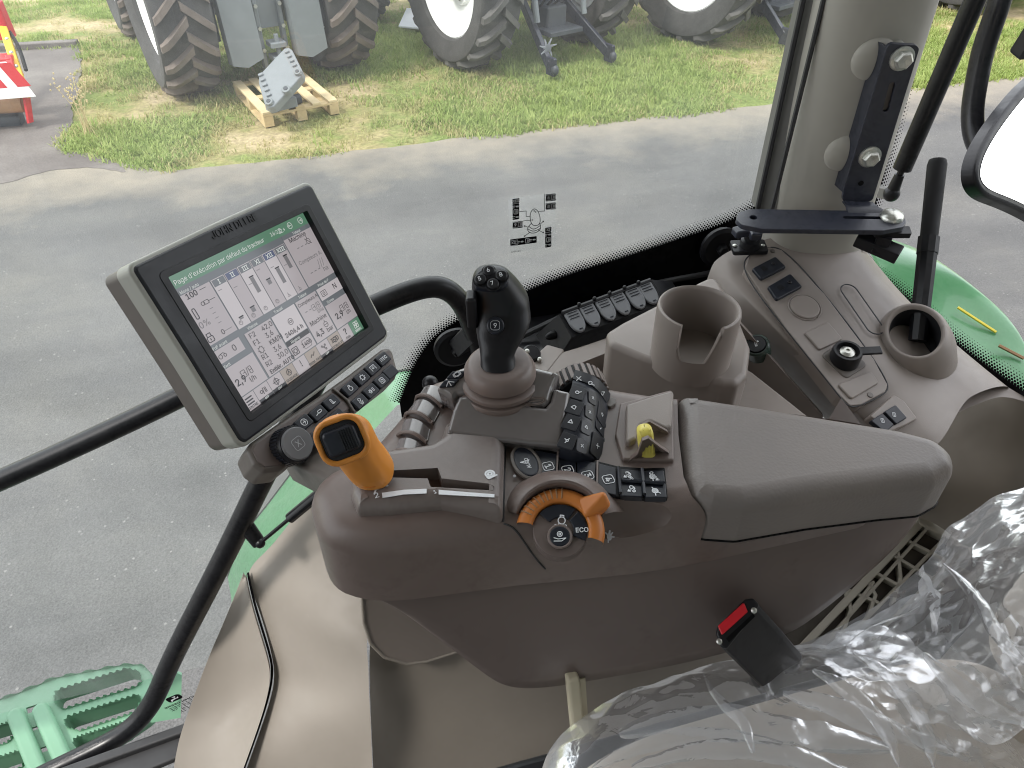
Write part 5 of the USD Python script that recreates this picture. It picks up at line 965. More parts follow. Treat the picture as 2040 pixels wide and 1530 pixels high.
for k in range(6): obj('switch_ridge', sf2.put(slab(rrect(0.0009, 0.017, 0.0003, 0.0010 + 0.0019 * k, 0), 0.009, 0.0107, 0.0003)), MAT['black_plastic'], sw_)
rimc = np.array(rrect(0.036, 0.0335, 0.011).exterior.coords); obj('recess_lip', sf2.put(tube(np.c_[rimc, np.full(len(rimc), 0.0048)], 0.0026, 8, smooth=False, caps=False)), MAT['orange'], dl, True)

# joystick
js = thing('joystick', 'black joystick with numbered buttons on a ribbed taupe boot', 'joystick')
jb = P(997, 768, .470); jt = P(985, 560, .345); jz = unit(np.array([-0.03, -0.05, 1.0])); jf = Frame(jb, RT, z=jz)
bp = [(0.0375, -0.006), (0.0378, 0.0005), (0.0360, 0.0035), (0.0310, 0.0042), (0.0310, 0.0052), (0.0355, 0.0068), (0.0352, 0.0105), (0.0330, 0.0128), (0.0285, 0.0134), (0.0285, 0.0144), (0.0322, 0.0165), (0.0318, 0.0225), (0.0290, 0.0285), (0.0245, 0.0325), (0.0, 0.0325)]
g2 = [[jf.at([(r_ * 1.10 * math.cos(a), r_ * 1.10 * math.sin(a), h_)])[0] for a in np.arange(44) * 2 * PI / 44] for r_, h_ in bp]
obj('boot', grid(g2, True), MAT['armrest_plastic'], js, 40)
# grip from silhouette stations: (left px, right px, row px, drop)
stn = [((957, 1027, 722), .437), ((957, 1025, 708), .432), ((955, 1030, 690), .427), ((950, 1046, 660), .418), ((948, 1057, 630), .408), ((943, 1054, 600), .397), ((940, 1040, 575), .385), ((941, 1024, 556), .374), ((948, 1010, 543), .366), ((962, 996, 537), .362)]
rows = []
for (xl, xr, y), dp in stn:
    a_, b_ = P(xl, y, dp), P(xr, y, dp); c0 = (a_ + b_) / 2; hx = (b_ - a_) / 2; hwid = np.linalg.norm(hx); hy = np.cross(jz, unit(hx)) * min(hwid * 1.0, 0.024) * (0.92 if hwid > 0.012 else 0.8)
    e_ = 0.82; rows.append([c0 + hx * np.sign(math.cos(a)) * abs(math.cos(a)) ** e_ + hy * np.sign(math.sin(a)) * abs(math.sin(a)) ** e_ + np.array([0, 0, 0]) for a in np.arange(48) * 2 * PI / 48])
rows.append([np.mean(rows[-1], 0) + jz * 0.001] * 48)
R_ = np.array(rows); R_ = PchipInterpolator(np.arange(len(R_)), R_, axis=0)(np.linspace(0, len(R_) - 1, 60)); gm = grid(R_, True)
if gm.volume < 0: gm.invert()
obj('grip', gm, MAT['black_plastic'], js, True)
def nearest_on(mesh, px, py):
    d = unit(ray(px, py)); loc, _, tri = mesh.ray.intersects_location([EYE], [d], multiple_hits=True)
    if not len(loc): return None, None
    k = np.argmin(np.linalg.norm(loc - EYE, axis=1)); n = mesh.face_normals[tri[k]]; return loc[k], n if n @ (EYE - loc[k]) > 0 else -n
tops = [('5', 957, 558), ('6', 974, 541), ('7', 982, 567), ('8', 999, 550)]
tz = unit(jz * 0.75 + unit(EYE - jt) * 0.6)
faceplate = Frame(P(977, 556, .368), RT, z=tz); fpts = faceplate.px([(945, 560), (950, 546), (966, 536), (985, 535), (1002, 543), (1013, 556), (1008, 570), (992, 578), (965, 577), (948, 570)])
obj('button_plate', faceplate.put(slab(Polygon(spline2(fpts, 50, True)), -0.012, 0.0025, 0.002)), MAT['key_black'], js)
for t_, x_, y_ in tops:
    q = faceplate.px([(x_, y_)], 0.003)[0]; b_ = obj('button', faceplate.put(slab(Point(*q).buffer(0.0058, quad_segs=8), 0.001, 0.0060, 0.0018)), MAT['black_plastic'], js)
    up_ang = 0.25; obj('numeral', text_at(faceplate, t_, q - np.array([0, 0.0021]), 0.0042, 0.35, 0.0061, align='c'), MAT['white_print'], b_)
    obj('button_ring', tube(faceplate.at(np.array(Point(*q).buffer(0.0066, quad_segs=8).exterior.coords), 0.0027), 0.0006, 5, smooth=False, caps=False), MAT['rubber'], b_)
q9, n9 = nearest_on(gm, 987, 649)
if q9 is not None:
    f9 = Frame(q9, RT, z=unit(n9 + 0.5 * unit(EYE - q9))); b_ = obj('button', f9.put(slab(Point(0, 0).buffer(0.0085, quad_segs=10), -0.006, 0.003, 0.002)), MAT['key_black'], js)
    obj('numeral', text_at(f9, '9', (0, -0.0022), 0.0045, 0.0, 0.0031, align='c'), MAT['white_print'], b_); obj('numeral_frame', strokes(f9, [rbox_(1.5, 1.5, .45)], 0.0004, 0.0031, s=0.0058), MAT['grey_print'], b_)
qs = P(940, 615, .395); obj('side_rocker', boxm(qs + H_ * 0.0, (0.010, 0.018, 0.034), x=RT, z=jz, bevel=0.003), MAT['black_plastic'], js)

# ------------------------------------------------------------------ thumb keypad, roller and side keys right of the cover
KR = loft([[P(1141, 757, .464), P(1178, 770, .468), P(1207, 800, .492), P(1218, 840, .510)], [P(1134, 800, .468), P(1168, 812, .471), P(1200, 842, .494), P(1213, 880, .512)], [P(1124, 850, .475), P(1158, 862, .477), P(1196, 888, .496), P(1206, 915, .512)], [P(1116, 894, .481), P(1148, 904, .483), P(1180, 915, .496), P(1199, 925, .512)]], 24, 24)
obj('keypad_panel', thick(KR, 0.02, (0, 0.2, -1)), MAT['key_black'], arm, 50)
def kr(u, v): # u across, v along
    i, j = v * (KR.shape[0] - 1), u * (KR.shape[1] - 1); i0, j0 = int(min(i, KR.shape[0] - 2)), int(min(j, KR.shape[1] - 2)); a, b = i - i0, j - j0
    q = KR[i0, j0] * (1 - a) * (1 - b) + KR[i0 + 1, j0] * a * (1 - b) + KR[i0, j0 + 1] * (1 - a) * b + KR[i0 + 1, j0 + 1] * a * b
    dx, dy = KR[i0, j0 + 1] - KR[i0, j0], KR[i0 + 1, j0] - KR[i0, j0]; n = unit(np.cross(dx, dy)); n = n if n[2] > 0 else -n
    return Frame(q, dx, z=n)
icons_k = {'+': [[(-.5, 0), (.5, 0)], [(0, -.5), (0, .5)]], '-': [[(-.5, 0), (.5, 0)]], 'o': [ring_(.4), [(.3, -.3), (.8, -.6)]], 'd': [[(-.5, .5), (-.5, -.5), (.3, -.3), (.3, .3), (-.5, .5)]], 'v': [[(-.5, .4), (0, -.5), (.5, .4), (-.5, .4)]], 'x': [[(-.5, -.5), (.5, .5)], [(-.5, .5), (.5, -.5)]], 's': [ring_(.25), [(-.7, 0), (-.4, 0)], [(.4, 0), (.7, 0)], [(0, .7), (0, .4)]]}
rowk = [('o', 0.10, 0.20), ('d', 0.10, 0.44), ('v', 0.10, 0.67), ('s', 0.10, 0.90)]
for ic, u, v in rowk:
    f_ = kr(u, v); k_ = obj('key', f_.put(slab(rrect(0.0150, 0.0165, 0.0012), -0.002, 0.0008, 0.0005)), MAT['bezel_dark'], arm); obj('symbol', strokes(f_, icons_k[ic], 0.0008, 0.0019, s=0.0042, ang=1.2) if False else strokes(f_.shift(-0.0010), icons_k[ic], 0.0008, 0.0019, s=0.0042, ang=1.2), MAT['white_print'], k_)
for ic, u, v, w_, h_ in [('+', .36, .18, .011, .013), ('+', .36, .42, .011, .013), ('v', .36, .66, .011, .013), ('+', .36, .90, .011, .013), ('d', .62, .28, .017, .022), ('-', .62, .52, .016, .010), ('x', .62, .80, .017, .022), ('-', .86, .26, .008, .014), ('-', .86, .52, .008, .014), ('+', .86, .78, .008, .014)]:
    f_ = kr(u, v); k_ = obj('key', f_.put(slab(rrect(w_ * 1.1, h_ * 1.12, 0.003), -0.002, 0.0008, 0.0005)), MAT['bezel_dark'], arm); obj('symbol', strokes(f_.shift(-0.0006), icons_k[ic], 0.0007, 0.0015, s=0.0035, ang=1.0), MAT['white_print'], k_)
HR = loft([[P(1146, 738, .463), P(1185, 752, .466), P(1216, 786, .492)], [P(1141, 756, .4645), P(1179, 769, .468), P(1208, 803, .4935)]], 16, 4); obj('keypad_strip', thick(HR + [0, 0, .001], 0.015, (0, 0, -1)), MAT['bezel_dark'], arm, 40)
for (x_, y_, ic, dp) in ((1153, 772 - 18, 'x', .4605), (1176, 763, 'o', .464), (1200, 784, 'v', .479)): f_ = Frame(P(x_, y_, dp), RT, z=unit((EYE - P(x_, y_, dp)) + np.array([0, 0, 1.0]))); obj('symbol', strokes(f_, icons_k[ic], 0.0009, 0.0, s=0.0045), MAT['white_print'], arm)
ro = P(1158, 775, .490); ra = unit(np.array([0.10, 1.0, -0.05])); rw = lathe([(0.0, -0.02), (0.026, -0.02), (0.0285, -0.017), (0.0285, 0.004), (0.026, 0.007), (0, 0.007)], ro + ra * 0.020 + np.array([0.002, 0, -0.014]), ra, 40); rp_ = obj('roller', rw, MAT['rubber'], arm, 40)
for k in range(26):
    a = k * 2 * PI / 26; xr_ = unit(np.cross(ra, [0, 0, 1.0])); zr_ = np.cross(xr_, ra); d_ = xr_ * math.cos(a) + zr_ * math.sin(a); obj('roller_rib', bar(ro + ra * 0.002 + np.array([0.002, 0, -0.014]) + d_ * 0.0288, ro + ra * 0.024 + np.array([0.002, 0, -0.014]) + d_ * 0.0288, 0.0042, 0.0022, up=d_, bevel=0.0006), MAT['armrest_plastic'], rp_)
L5 = level(0.499); obj('corner_key', L5.put(slab(rpoly(L5.px([(1204, 792), (1228, 797), (1226, 807), (1216, 814), (1203, 810)]), 0.002), -0.003, 0.0025, 0.001)), MAT['taupe_housing'], arm)
# row of black keys
KP = level(0.4985)
def key(poly, sym=None, lab=None, at=None, size=0.006, frame=False, ang=-1.35, bev=0.0008):
    k_ = obj('key', KP.put(slab(rpoly(KP.px(poly, 0.002), 0.0008), -0.004, 0.0022, bev)), MAT['key_black'], arm); q = KP.px([at], 0.0023)[0]
    c, s = math.cos(ang), math.sin(ang)
    if lab: obj('symbol', text_at(KP, lab, q - size * 0.5 * np.array([-s, c]), size, ang, 0.0024, align='c', bold=True), MAT['white_print'], k_)
    if frame: obj('symbol_frame', strokes(KP, [rbox_(1.75, 1.75, .45)], 0.0007, 0.0024, p=q, s=size * 0.95), MAT['white_print'], k_)
    if sym: obj('symbol', strokes(KP, sym, 0.0009, 0.0024, p=q, s=size, ang=ang), MAT['white_print'], k_)
    return k_
obj('key_tray', KP.put(slab(rpoly(KP.px([(1062, 893), (1110, 902), (1150, 912), (1190, 920), (1230, 930), (1280, 934), (1324, 933), (1330, 992), (1280, 992), (1228, 990), (1190, 980), (1140, 960), (1070, 945)]), 0.001), -0.004, 0.0008)), MAT['frit'], arm)
key([(1066, 897), (1109, 905), (1107, 948), (1072, 944)], lab='1', at=(1092, 929), frame=True); key([(1113, 906), (1148, 914), (1146, 955), (1112, 949)], lab='2', at=(1131, 936), frame=True)
key([(1151, 915), (1188, 922), (1186, 965), (1149, 957)], lab='3', at=(1171, 947), frame=True); key([(1192, 923), (1228, 932), (1228, 987), (1190, 978)], lab='4', at=(1212, 955), frame=True)
trac = [ring_(.33, -.5, .1), ring_(.22, .45, 0), [(-.5, .45), (0, .5), (.1, .2), (.5, .25)], [(0, -.3), (0, -.9)], [(-.25, -.6), (0, -.95), (.25, -.6)]]
impl = [ring_(.5), [(-.3, .25), (.3, .25)], [(-.3, 0), (.3, 0)], [(-.3, -.25), (.3, -.25)], [(.5, .3), (.9, .5)], [(.5, -.3), (.9, -.5)], [(-.9, 0), (-.5, 0)]]
key([(1232, 933), (1277, 938), (1279, 957), (1234, 954)], sym=trac, at=(1252, 947), size=0.0052); key([(1234, 958), (1279, 961), (1280, 990), (1236, 988)], sym=trac, at=(1260, 975), size=0.0052)
key([(1281, 938), (1322, 937), (1325, 960), (1283, 958)], sym=impl, at=(1300, 950), size=0.0052); key([(1283, 963), (1326, 963), (1328, 991), (1285, 991)], sym=impl, at=(1305, 978), size=0.0052)
obj('key_text', [text_at(KP, 'AUTO', KP.px([(1265, 958)], .0024)[0], 0.0032, 1.75, 0.0024, bold=True), text_at(KP, 'AUTO', KP.px([(1314, 957)], .0024)[0], 0.0032, 1.75, 0.0024, bold=True)], MAT['white_print'], arm)
for pts in ([(1232, 930), (1236, 982)], [(1279, 934), (1284, 984)], [(1238, 957), (1322, 963)]): obj('key_rib', tube(KP.at(KP.px(pts, 0.004), 0.004), 0.0016, 8, smooth=False), MAT['key_black'], arm)
for pts in ([(1111, 903), (1109, 948)], [(1190, 921), (1189, 978)]): obj('key_divider', bar(*KP.at(KP.px(pts, 0.002), 0.002), 0.0016, 0.006), AP, arm)
oq = KP.px([(1048, 925)])[0]; ell2 = affinity.rotate(affinity.scale(Point(0, 0).buffer(1, quad_segs=16), 0.0105, 0.0195), 0.05, use_radians=True); ovk = affinity.translate(ell2, *oq)
ok_ = obj('oval_key', KP.put(slab(ovk, 0.0, 0.0045, 0.0015)), MAT['key_black'], arm); obj('oval_rim', tube(KP.at(np.array(ovk.buffer(0.0014).exterior.coords), 0.0025), 0.0019, 8, smooth=False, caps=False), MAT['taupe_housing'], ok_)
obj('symbol', [strokes(KP, [[(-.7, -.45), (.8, 0), (-.7, .45), (-.35, 0), (-.7, -.45)]], 0.0010, 0.0046, p=KP.px([(1046, 921)], .0045)[0], s=0.0055, ang=3.0), text_at(KP, 'AUTO', KP.px([(1059, 932)], .0045)[0], 0.0034, 1.6, 0.0046, bold=True)], MAT['white_print'], ok_)
obj('indicator', ell(KP.at(KP.px([(1025, 951)]), 0.0016)[0], (0.0016, 0.0016, 0.0010), None, 1), MAT['grey_print'], arm)

# orange speed dial in its dish
dn = unit(unit(EYE - dial_at) * 0.75 + np.array([0, 0, 0.55])); DC = dial_at + unit(EYE - dial_at) * 0.014 + DN * -0.0015; dfm = Frame(DC, RT, z=dn)
dial = thing('speed_dial', 'orange ridged speed dial around black ECO keys on the armrest', 'dial')
loc = dfm.px([(1055, 1010), (1085, 990), (1130, 979), (1180, 990), (1205, 1030), (1196, 1072)]); RO_ = 0.0385
inn = 0.0245
a_s, a_e = -0.30, 2.95
obj('ring', join([lathe([(inn, 0.000), (inn, 0.0050), (inn + 0.0015, 0.0068), (inn + 0.004, 0.0075), (RO_ - 0.005, 0.0068), (RO_ - 0.0015, 0.0045), (RO_, 0.001), (RO_, -0.014)], DC, dn, 60, a_s, a_e, RT)]), MAT['orange_dark'], dial, 40)
for k in range(9):
    a = 1.50 + k * 0.145; d_ = dfm.x * math.cos(a) + dfm.y * math.sin(a); obj('ridge_groove', tube([DC + d_ * (inn + 0.003) + dn * 0.0074, DC + d_ * (RO_ - 0.005) + dn * 0.0070, DC + d_ * (RO_ - 0.0012) + dn * 0.0044, DC + d_ * RO_ - dn * 0.001], 0.0007, 6, 12), MAT['rust_brown'], dial)
a = 0.62; d_ = dfm.x * math.cos(a) + dfm.y * math.sin(a); tq = np.cross(dn, d_); wing = m3.Manifold.batch_hull([man(ell(DC + d_ * r1 + tq * t1 + dn * h1, (rr_,) * 3, None, 2)) for r1, t1, h1, rr_ in ((inn + 0.004, -0.002, 0.006, 0.0048), (inn + 0.007, 0.008, 0.004, 0.0045), (RO_ + 0.006, -0.006, 0.010, 0.0040), (RO_ + 0.007, 0.000, 0.014, 0.0038), (RO_ + 0.001, -0.006, 0.000, 0.004))]); mm = wing.to_mesh(); obj('thumb_wing', trimesh.Trimesh(mm.vert_properties[:, :3], mm.tri_verts, process=False), MAT['orange_dark'], dial, 40)
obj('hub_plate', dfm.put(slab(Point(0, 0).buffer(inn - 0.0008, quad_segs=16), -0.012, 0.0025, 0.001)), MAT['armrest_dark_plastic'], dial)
def sector(a0, a1, r0, r1): an = np.linspace(a0, a1, 16); return Polygon([(r1 * math.cos(t), r1 * math.sin(t)) for t in an] + [(r0 * math.cos(t), r0 * math.sin(t)) for t in an[::-1]])
e1 = obj('sector_key', dfm.put(slab(sector(0.92, 2.45, 0.0115, 0.0232), 0.002, 0.0045, 0.0008)), MAT['key_black'], dial); e2 = obj('sector_key', dfm.put(slab(sector(-0.42, 0.80, 0.0115, 0.0232), 0.002, 0.0045, 0.0008)), MAT['key_black'], dial)
obj('symbol', [strokes(dfm, [ring_(.5, 0, 0), [(-.25, .45), (-.25, .75), (.25, .75), (.25, .45)]], 0.0008, 0.0046, p=dfm.px([(1119, 1037)], .0046)[0], s=0.0062, ang=-0.1), text_at(dfm, 'n/min', dfm.px([(1117, 1050)], .0046)[0], 0.0030, -0.05, 0.0046, align='c', bold=True)], MAT['white_print'], e1)
obj('symbol', text_at(dfm, 'ECO', dfm.px([(1160, 1060)], .0046)[0], 0.0040, 0.05, 0.0046, align='c', bold=True), MAT['white_print'], e2)
hq = dfm.px([(1115, 1072)])[0]; hb = obj('hub_key', dfm.put(slab(Point(*hq).buffer(0.0090, quad_segs=12), 0.002, 0.0062, 0.0012)), MAT['key_black'], dial); obj('hub_ring', tube(dfm.at(np.array(Point(*hq).buffer(0.0097, quad_segs=12).exterior.coords), 0.0048), 0.0013, 8, smooth=False, caps=False), MAT['armrest_plastic'], dial)
obj('symbol', strokes(dfm, [ring_(.3, 0, .25), ring_(.12, 0, .25), [(-.7, -.2), (-.2, -.35), (.7, -.25), (.2, -.6), (-.7, -.6)]], 0.0007, 0.0063, p=hq, s=0.0072), MAT['white_print'], hb)
# hood over the dial
hood = []
for a in np.linspace(0.35, 2.75, 40):
    d_ = dfm.x * math.cos(a) + dfm.y * math.sin(a); w_ = math.sin((a - 0.35) / 2.4 * PI) ** 0.5; b_ = DC + d_ * (RO_ + 0.0012); hood.append([b_ - dn * 0.016, b_ + dn * (0.001 + 0.010 * w_), b_ + d_ * 0.003 + dn * (0.002 + 0.011 * w_), b_ + d_ * (0.012 + 0.004 * w_) + dn * (-0.002 + 0.002 * w_), b_ + d_ * 0.022 - dn * 0.014])
obj('dial_hood', grid(hood), AP, arm, True)
obj('turtle_symbol', strokes(Frame(hit(body, 1213, 1070)[0] + hit(body, 1213, 1070)[1] * 0.0012, RT, z=hit(body, 1213, 1070)[1]), [affinity.scale(Point(0, 0).buffer(.5), .75, 1.1), LineString([(0, .4), (.1, .85)]).buffer(.14), LineString([(-.3, .35), (-.55, .55)]).buffer(.1), LineString([(.3, .35), (.5, .6)]).buffer(.1), LineString([(-.2, -.5), (-.2, -.8)]).buffer(.1), LineString([(.35, 0), (.7, 0)]).buffer(.1)], 0.001, 0.0, 0.0006, s=0.0062), MAT['grey_print'], arm)
ds = obj('small_side_key', boxm(P(1036, 1000, .522), (0.012, 0.022, 0.006), x=RT, z=(0, -0.5, 1), bevel=0.002), MAT['armrest_dark_plastic'], arm)

# yellow switch and its guard
L4 = level(0.488); obj('switch_block', L4.put(slab(rpoly(L4.px([(1248, 805), (1300, 788), (1343, 776), (1338, 848), (1327, 853), (1295, 838), (1276, 846), (1268, 872), (1247, 884)]), 0.003), -0.03, 0.0, 0.003)), MAT['console_plastic'], arm)
obj('block_base', L5.put(slab(rpoly(L5.px([(1235, 808), (1340, 780), (1342, 922), (1240, 920), (1225, 870)]), 0.003), -0.02, 0.0035, 0.002)), AP, arm)
yl = thing('yellow_switch', 'small ribbed yellow lever between armrest guards beside the pad', 'switch')
yo = P(1288, 895, .494); yz = unit(np.array([-0.10, 0.28, 1.0])); yf = Frame(yo, RT, z=yz)
obj('lever', yf.put(slab(rrect(0.0145, 0.018, 0.005), -0.01, 0.026, 0.007, 6)), MAT['yellow'], yl, 40)
for k in range(4): obj('rib', tube(yf.at([(-0.0048 + 0.0032 * k, -0.0090, 0.001), (-0.0048 + 0.0032 * k, -0.0088, 0.018), (-0.0048 + 0.0032 * k, -0.0055, 0.0245)]), 0.0008, 6, 12), MAT['yellow'], yl)
gw = [P(*q) for q in [(1248, 922, .500), (1270, 905, .487), (1280, 878, .470), (1292, 873, .468), (1318, 893, .480), (1332, 902, .490)]]
gb = [P(*q) for q in [(1248, 924, .502), (1275, 915, .502), (1290, 910, .502), (1305, 906, .502), (1320, 905, .502), (1334, 906, .502)]]
obj('guard', thick(np.array([gw, gb]), 0.004, H_), AP, arm, 40)
obj('guard', thick(np.array([[P(1262, 872, .494), P(1279, 846, .484), P(1294, 840, .482), P(1330, 860, .488)], [P(1262, 876, .502), P(1279, 872, .502), P(1300, 870, .502), P(1334, 870, .502)]]), 0.003, H_), AP, arm, 40)

# padded rear part
pdm = slab(pdp, EYE[2] - 0.553, EYE[2] - 0.497, 0.019, 9); obj('pad', pdm, MAT['pad_grain'], arm, 45)
ps = np.array(pdp.exterior.coords); obj('pad_seam', tube(np.c_[ps, np.full(len(ps), EYE[2] - 0.5530)], 0.0014, 6, smooth=False, caps=False), MAT['frit'], arm)
# ================================================================== display screen with keypad
mx, my = unit((0.650, 0.752, -0.113)), -unit((0.311, -0.399, -0.863))
MF = Frame((-0.0775, 0.736, 2.335), mx, y=my)
if MF.z @ (EYE - MF.o) < 0: MF = Frame(MF.o, mx, z=-MF.z)
SWD, SHT = 0.211, 0.158
mo = thing('display_screen', 'tilted touch display showing machine figures on a black rail', 'display')
bez = rpoly(MF.px([(270, 529), (440, 447), (614, 368), (622, 370), (640, 405), (773, 662), (768, 672), (630, 778), (490, 882), (478, 876), (380, 715), (268, 538)], 0.006), 0.006)
scr = rrect(SWD + 0.003, SHT + 0.003, 0.002)
obj('bezel', MF.put(slab(Polygon(bez.exterior.coords, [scr.exterior.coords]), -0.006, 0.006, 0.003)), MAT['bezel_dark'], mo, 30)
sl_in, sl_out = np.array(scr.exterior.segmentize(0.01).coords), np.array(rrect(SWD + 0.016, SHT + 0.016, 0.006).exterior.segmentize(0.01).coords)
obj('screen_frame', MF.put(join([slab(Polygon(rrect(SWD + 0.017, SHT + 0.015, 0.006).exterior.coords, [rrect(SWD + 0.001, SHT + 0.001, 0.002).exterior.coords]), -0.004, 0.0066, 0.0006)])), MAT['black_plastic'], mo)
obj('trim', MF.put(slab(Polygon(bez.buffer(0.0042).exterior.coords, [scr.buffer(0.004).exterior.coords]), -0.020, 0.0035, 0.003, bottom=False)), MAT['silver_trim'], mo, 30)
obj('back_housing', MF.put(slab(bez.buffer(0.003), -0.045, -0.020, 0.0)), MAT['taupe_housing'], mo, 30)
obj('back_bulge', MF.put(slab(bez.buffer(-0.03), -0.075, -0.045)), MAT['taupe_housing'], mo)
b0 = MF.px([(425, 477)], 0.0065)[0]; b1 = MF.px([(513, 437)], 0.0065)[0]; obj('maker_lettering', text_at(MF, 'JOHN DEERE', b0, 0.0078, math.atan2(b1[1] - b0[1], b1[0] - b0[0]), 0.0058, bold=True, depth=0.0012, width=np.linalg.norm(b1 - b0)), MAT['black_plastic'], mo)
# the lit screen: tiles lie on a dark sheet; u to the right, v downward, both 0..1
scn = obj('screen', MF.put(cap(rrect(SWD, SHT, 0.001), -0.0020)), MAT['screen_bar'], mo, False)
def uvp(u, v): return np.array([(u - 0.5) * SWD, (0.5 - v) * SHT])
def tile(u0, v0, u1, v1, m='screen_grey', z=-0.0014):
    a, b = uvp(u0, v0), uvp(u1, v1); obj('tile', MF.put(cap(shapely.box(a[0], b[1], b[0], a[1]), z)), MAT[m], scn, False)
TX = {}
def put_text(m, t, u, v, h, bold=False, align='l'): TX.setdefault(m, []).append(text_at(MF, t, uvp(u, v), h * SHT, 0, -0.0009, bold, align, depth=0.0001))
def put_lines(m, ls, u, v, s, w=0.0006): TX.setdefault(m, []).append(strokes(MF, ls, w, -0.0009, 0.0001, uvp(u, v), s * SHT))
tile(0, 0, 1, 0.085, 'screen_green'); put_text('screen_text_pale', "Page d'exécution par défaut du tracteur", 0.03, 0.065, 0.032); put_text('screen_text_pale', '16:23', 0.70, 0.055, 0.028)
for u in (0.86, 0.95): put_lines('screen_text_pale', [ring_(.5), [(-.3, 0), (.3, 0)], [(-.1, .2), (-.3, 0), (-.1, -.2)] if u < .9 else [(.1, .2), (.3, 0), (.1, -.2)]], u, .042, .045)
put_lines('screen_text_pale', [ring_(.3), [(-.6, -.4), (.6, -.4)], [(0, .5), (.4, .1)]], .78, .045, .04); put_lines('screen_text_pale', [ring_(.15), [(0, .4), (0, .2)]], .81, .05, .03)
tile(0.0, 0.135, 0.208, 0.495); tile(0.0, 0.540, 0.190, 0.632); tile(0.0, 0.675, 0.215, 0.885)
lab6 = ['I', 'II', 'III', 'XI', 'XII', 'XIII']
for k in range(6):
    u0 = 0.216 + 0.0915 * k; tile(u0, 0.135, u0 + 0.087, 0.50, 'screen_grey' if k % 2 else 'screen_pale'); tile(u0 + 0.004, 0.139, u0 + 0.083, 0.186, 'screen_blue' if k in (1, 4) else 'screen_bar', -0.0011); put_text('screen_text_pale', lab6[k], u0 + 0.043, 0.178, 0.030, True, 'c')
    bv = [0.44, 0.42, 0.24, 0.31, 0.27, 0.22][k]; tile(u0 + 0.036, bv - 0.02 * 0, u0 + 0.062, min(0.45, bv + [0.0, 0.09, 0.10, 0.02, 0.10, 0.08][k] + 0.012), 'screen_text_grey', -0.0011); tile(u0 + 0.034, bv - 0.012, u0 + 0.066, bv - 0.002, 'screen_black', -0.0010)
    put_lines('screen_text_grey', [ring_(.5), [(0, 0), (0, .35)]] if k < 4 else [[(-.5, -.5), (.5, -.5)], [(-.1, -.4), (-.1, .5)], [(-.1, .1), (.4, -.2)]], u0 + 0.03, 0.468, 0.028)
    put_lines('screen_text_grey', [[(-.5, 0), (.5, 0)]], u0 + 0.022, 0.215 + 0.03 * (k % 3), 0.03)
tile(0.768, 0.085, 1.0, 0.118, 'screen_bar', -0.0012); tile(0.768, 0.118, 1.0, 0.50, 'screen_grey'); put_text('screen_black', 'Machine', 0.80, 0.155, 0.034); put_text('screen_text_grey', 'Compteurs A.', 0.785, 0.33, 0.030); put_text('screen_text_grey', 'ha', 0.93, 0.455, 0.036); put_text('screen_text_grey', '---', 0.82, 0.235, 0.05); put_text('screen_text_grey', '---', 0.82, 0.44, 0.05)
put_lines('screen_black', [ring_(.4), [(-.5, .5), (.5, -.5)], [(0, .8), (0, .4)]], .93, .20, .05); put_lines('screen_text_grey', [[(-.4, -.5), (-.1, .5)], [(0, -.5), (.3, .5)], [(.4, -.5), (.7, .5)]], .93, .385, .06)
put_text('screen_black', '100', 0.045, 0.175, 0.036, True); put_lines('screen_black', [[(0, 0), (1.0, 0)]], .135, .155, .05); put_lines('screen_black', [rbox_(.5, 1.6, .2)], .045, .275, .045, 0.0010); put_text('screen_text_grey', '0%', 0.025, 0.375, 0.042); put_lines('screen_black', [ring_(.35), rbox_(1.0, .7, .1, .9, 0), [(1.4, 0), (3, 0)]], .11, .24, .035)
put_lines('screen_black', [rbox_(1.1, .8, .2), [(-.35, .4), (-.35, .9), (.35, .9), (.35, .4)], [(0, .1), (0, -.15)]], .045, .46, .045, 0.0009); put_text('screen_black', '0', 0.115, 0.475, 0.034); put_lines('screen_text_grey', [[(0, 0), (2.2, 0)]], .135, .46, .03)
for k in range(4): put_lines('screen_text_grey', [[(0, 0), (.6, 0)]], .13, .29 + .035 * k, .04)
put_text('screen_black', '0', 0.12, 0.605, 0.042); put_lines('screen_black', [ring_(.4, -.6), ring_(.3, .5, -.1), [(-.6, .4), (.2, .5), (.6, .2)]], .055, .59, .035)
put_text('screen_black', '2,9', 0.03, 0.815, 0.046, True); fuel = [rbox_(.8, 1.1, .1, -.7), [(-.7, .1), (-.4, .1)], [(-.05, -.6), (.25, .6)], rbox_(.5, 1.1, .15, .75), [(.5, 0), (1, 0)]]; put_lines('screen_black', fuel, .125, .765, .045); put_text('screen_black', 'l/h', 0.115, 0.84, 0.034)
tile(0.228, 0.545, 0.420, 0.885, 'screen_grey')
for k, (a_, b_) in enumerate((('F2', '42,0'), ('F1', '3,6'), ('', 'KM/H'), ('R1', '3,6'), ('R2', '30,0'))): put_text('screen_black', a_ or ' .', 0.245, 0.595 + 0.056 * k, 0.036); put_text('screen_black', b_, 0.335, 0.595 + 0.056 * k, 0.036)
put_lines('screen_black', [ring_(.5)] + [[(.5 * math.cos(t), .5 * math.sin(t)), (.68 * math.cos(t), .68 * math.sin(t))] for t in np.arange(8) * PI / 4], .27, .695, .042); put_text('screen_black', 'Entièr. AUTO', 0.245, 0.875, 0.030, True)
tile(0.430, 0.545, 0.612, 0.745, 'screen_pale'); put_text('screen_black', '2406,4 h', 0.448, 0.725, 0.032, True); put_lines('screen_black', [ring_(.5), rbox_(.5, .3, .1)], .53, .64, .045)
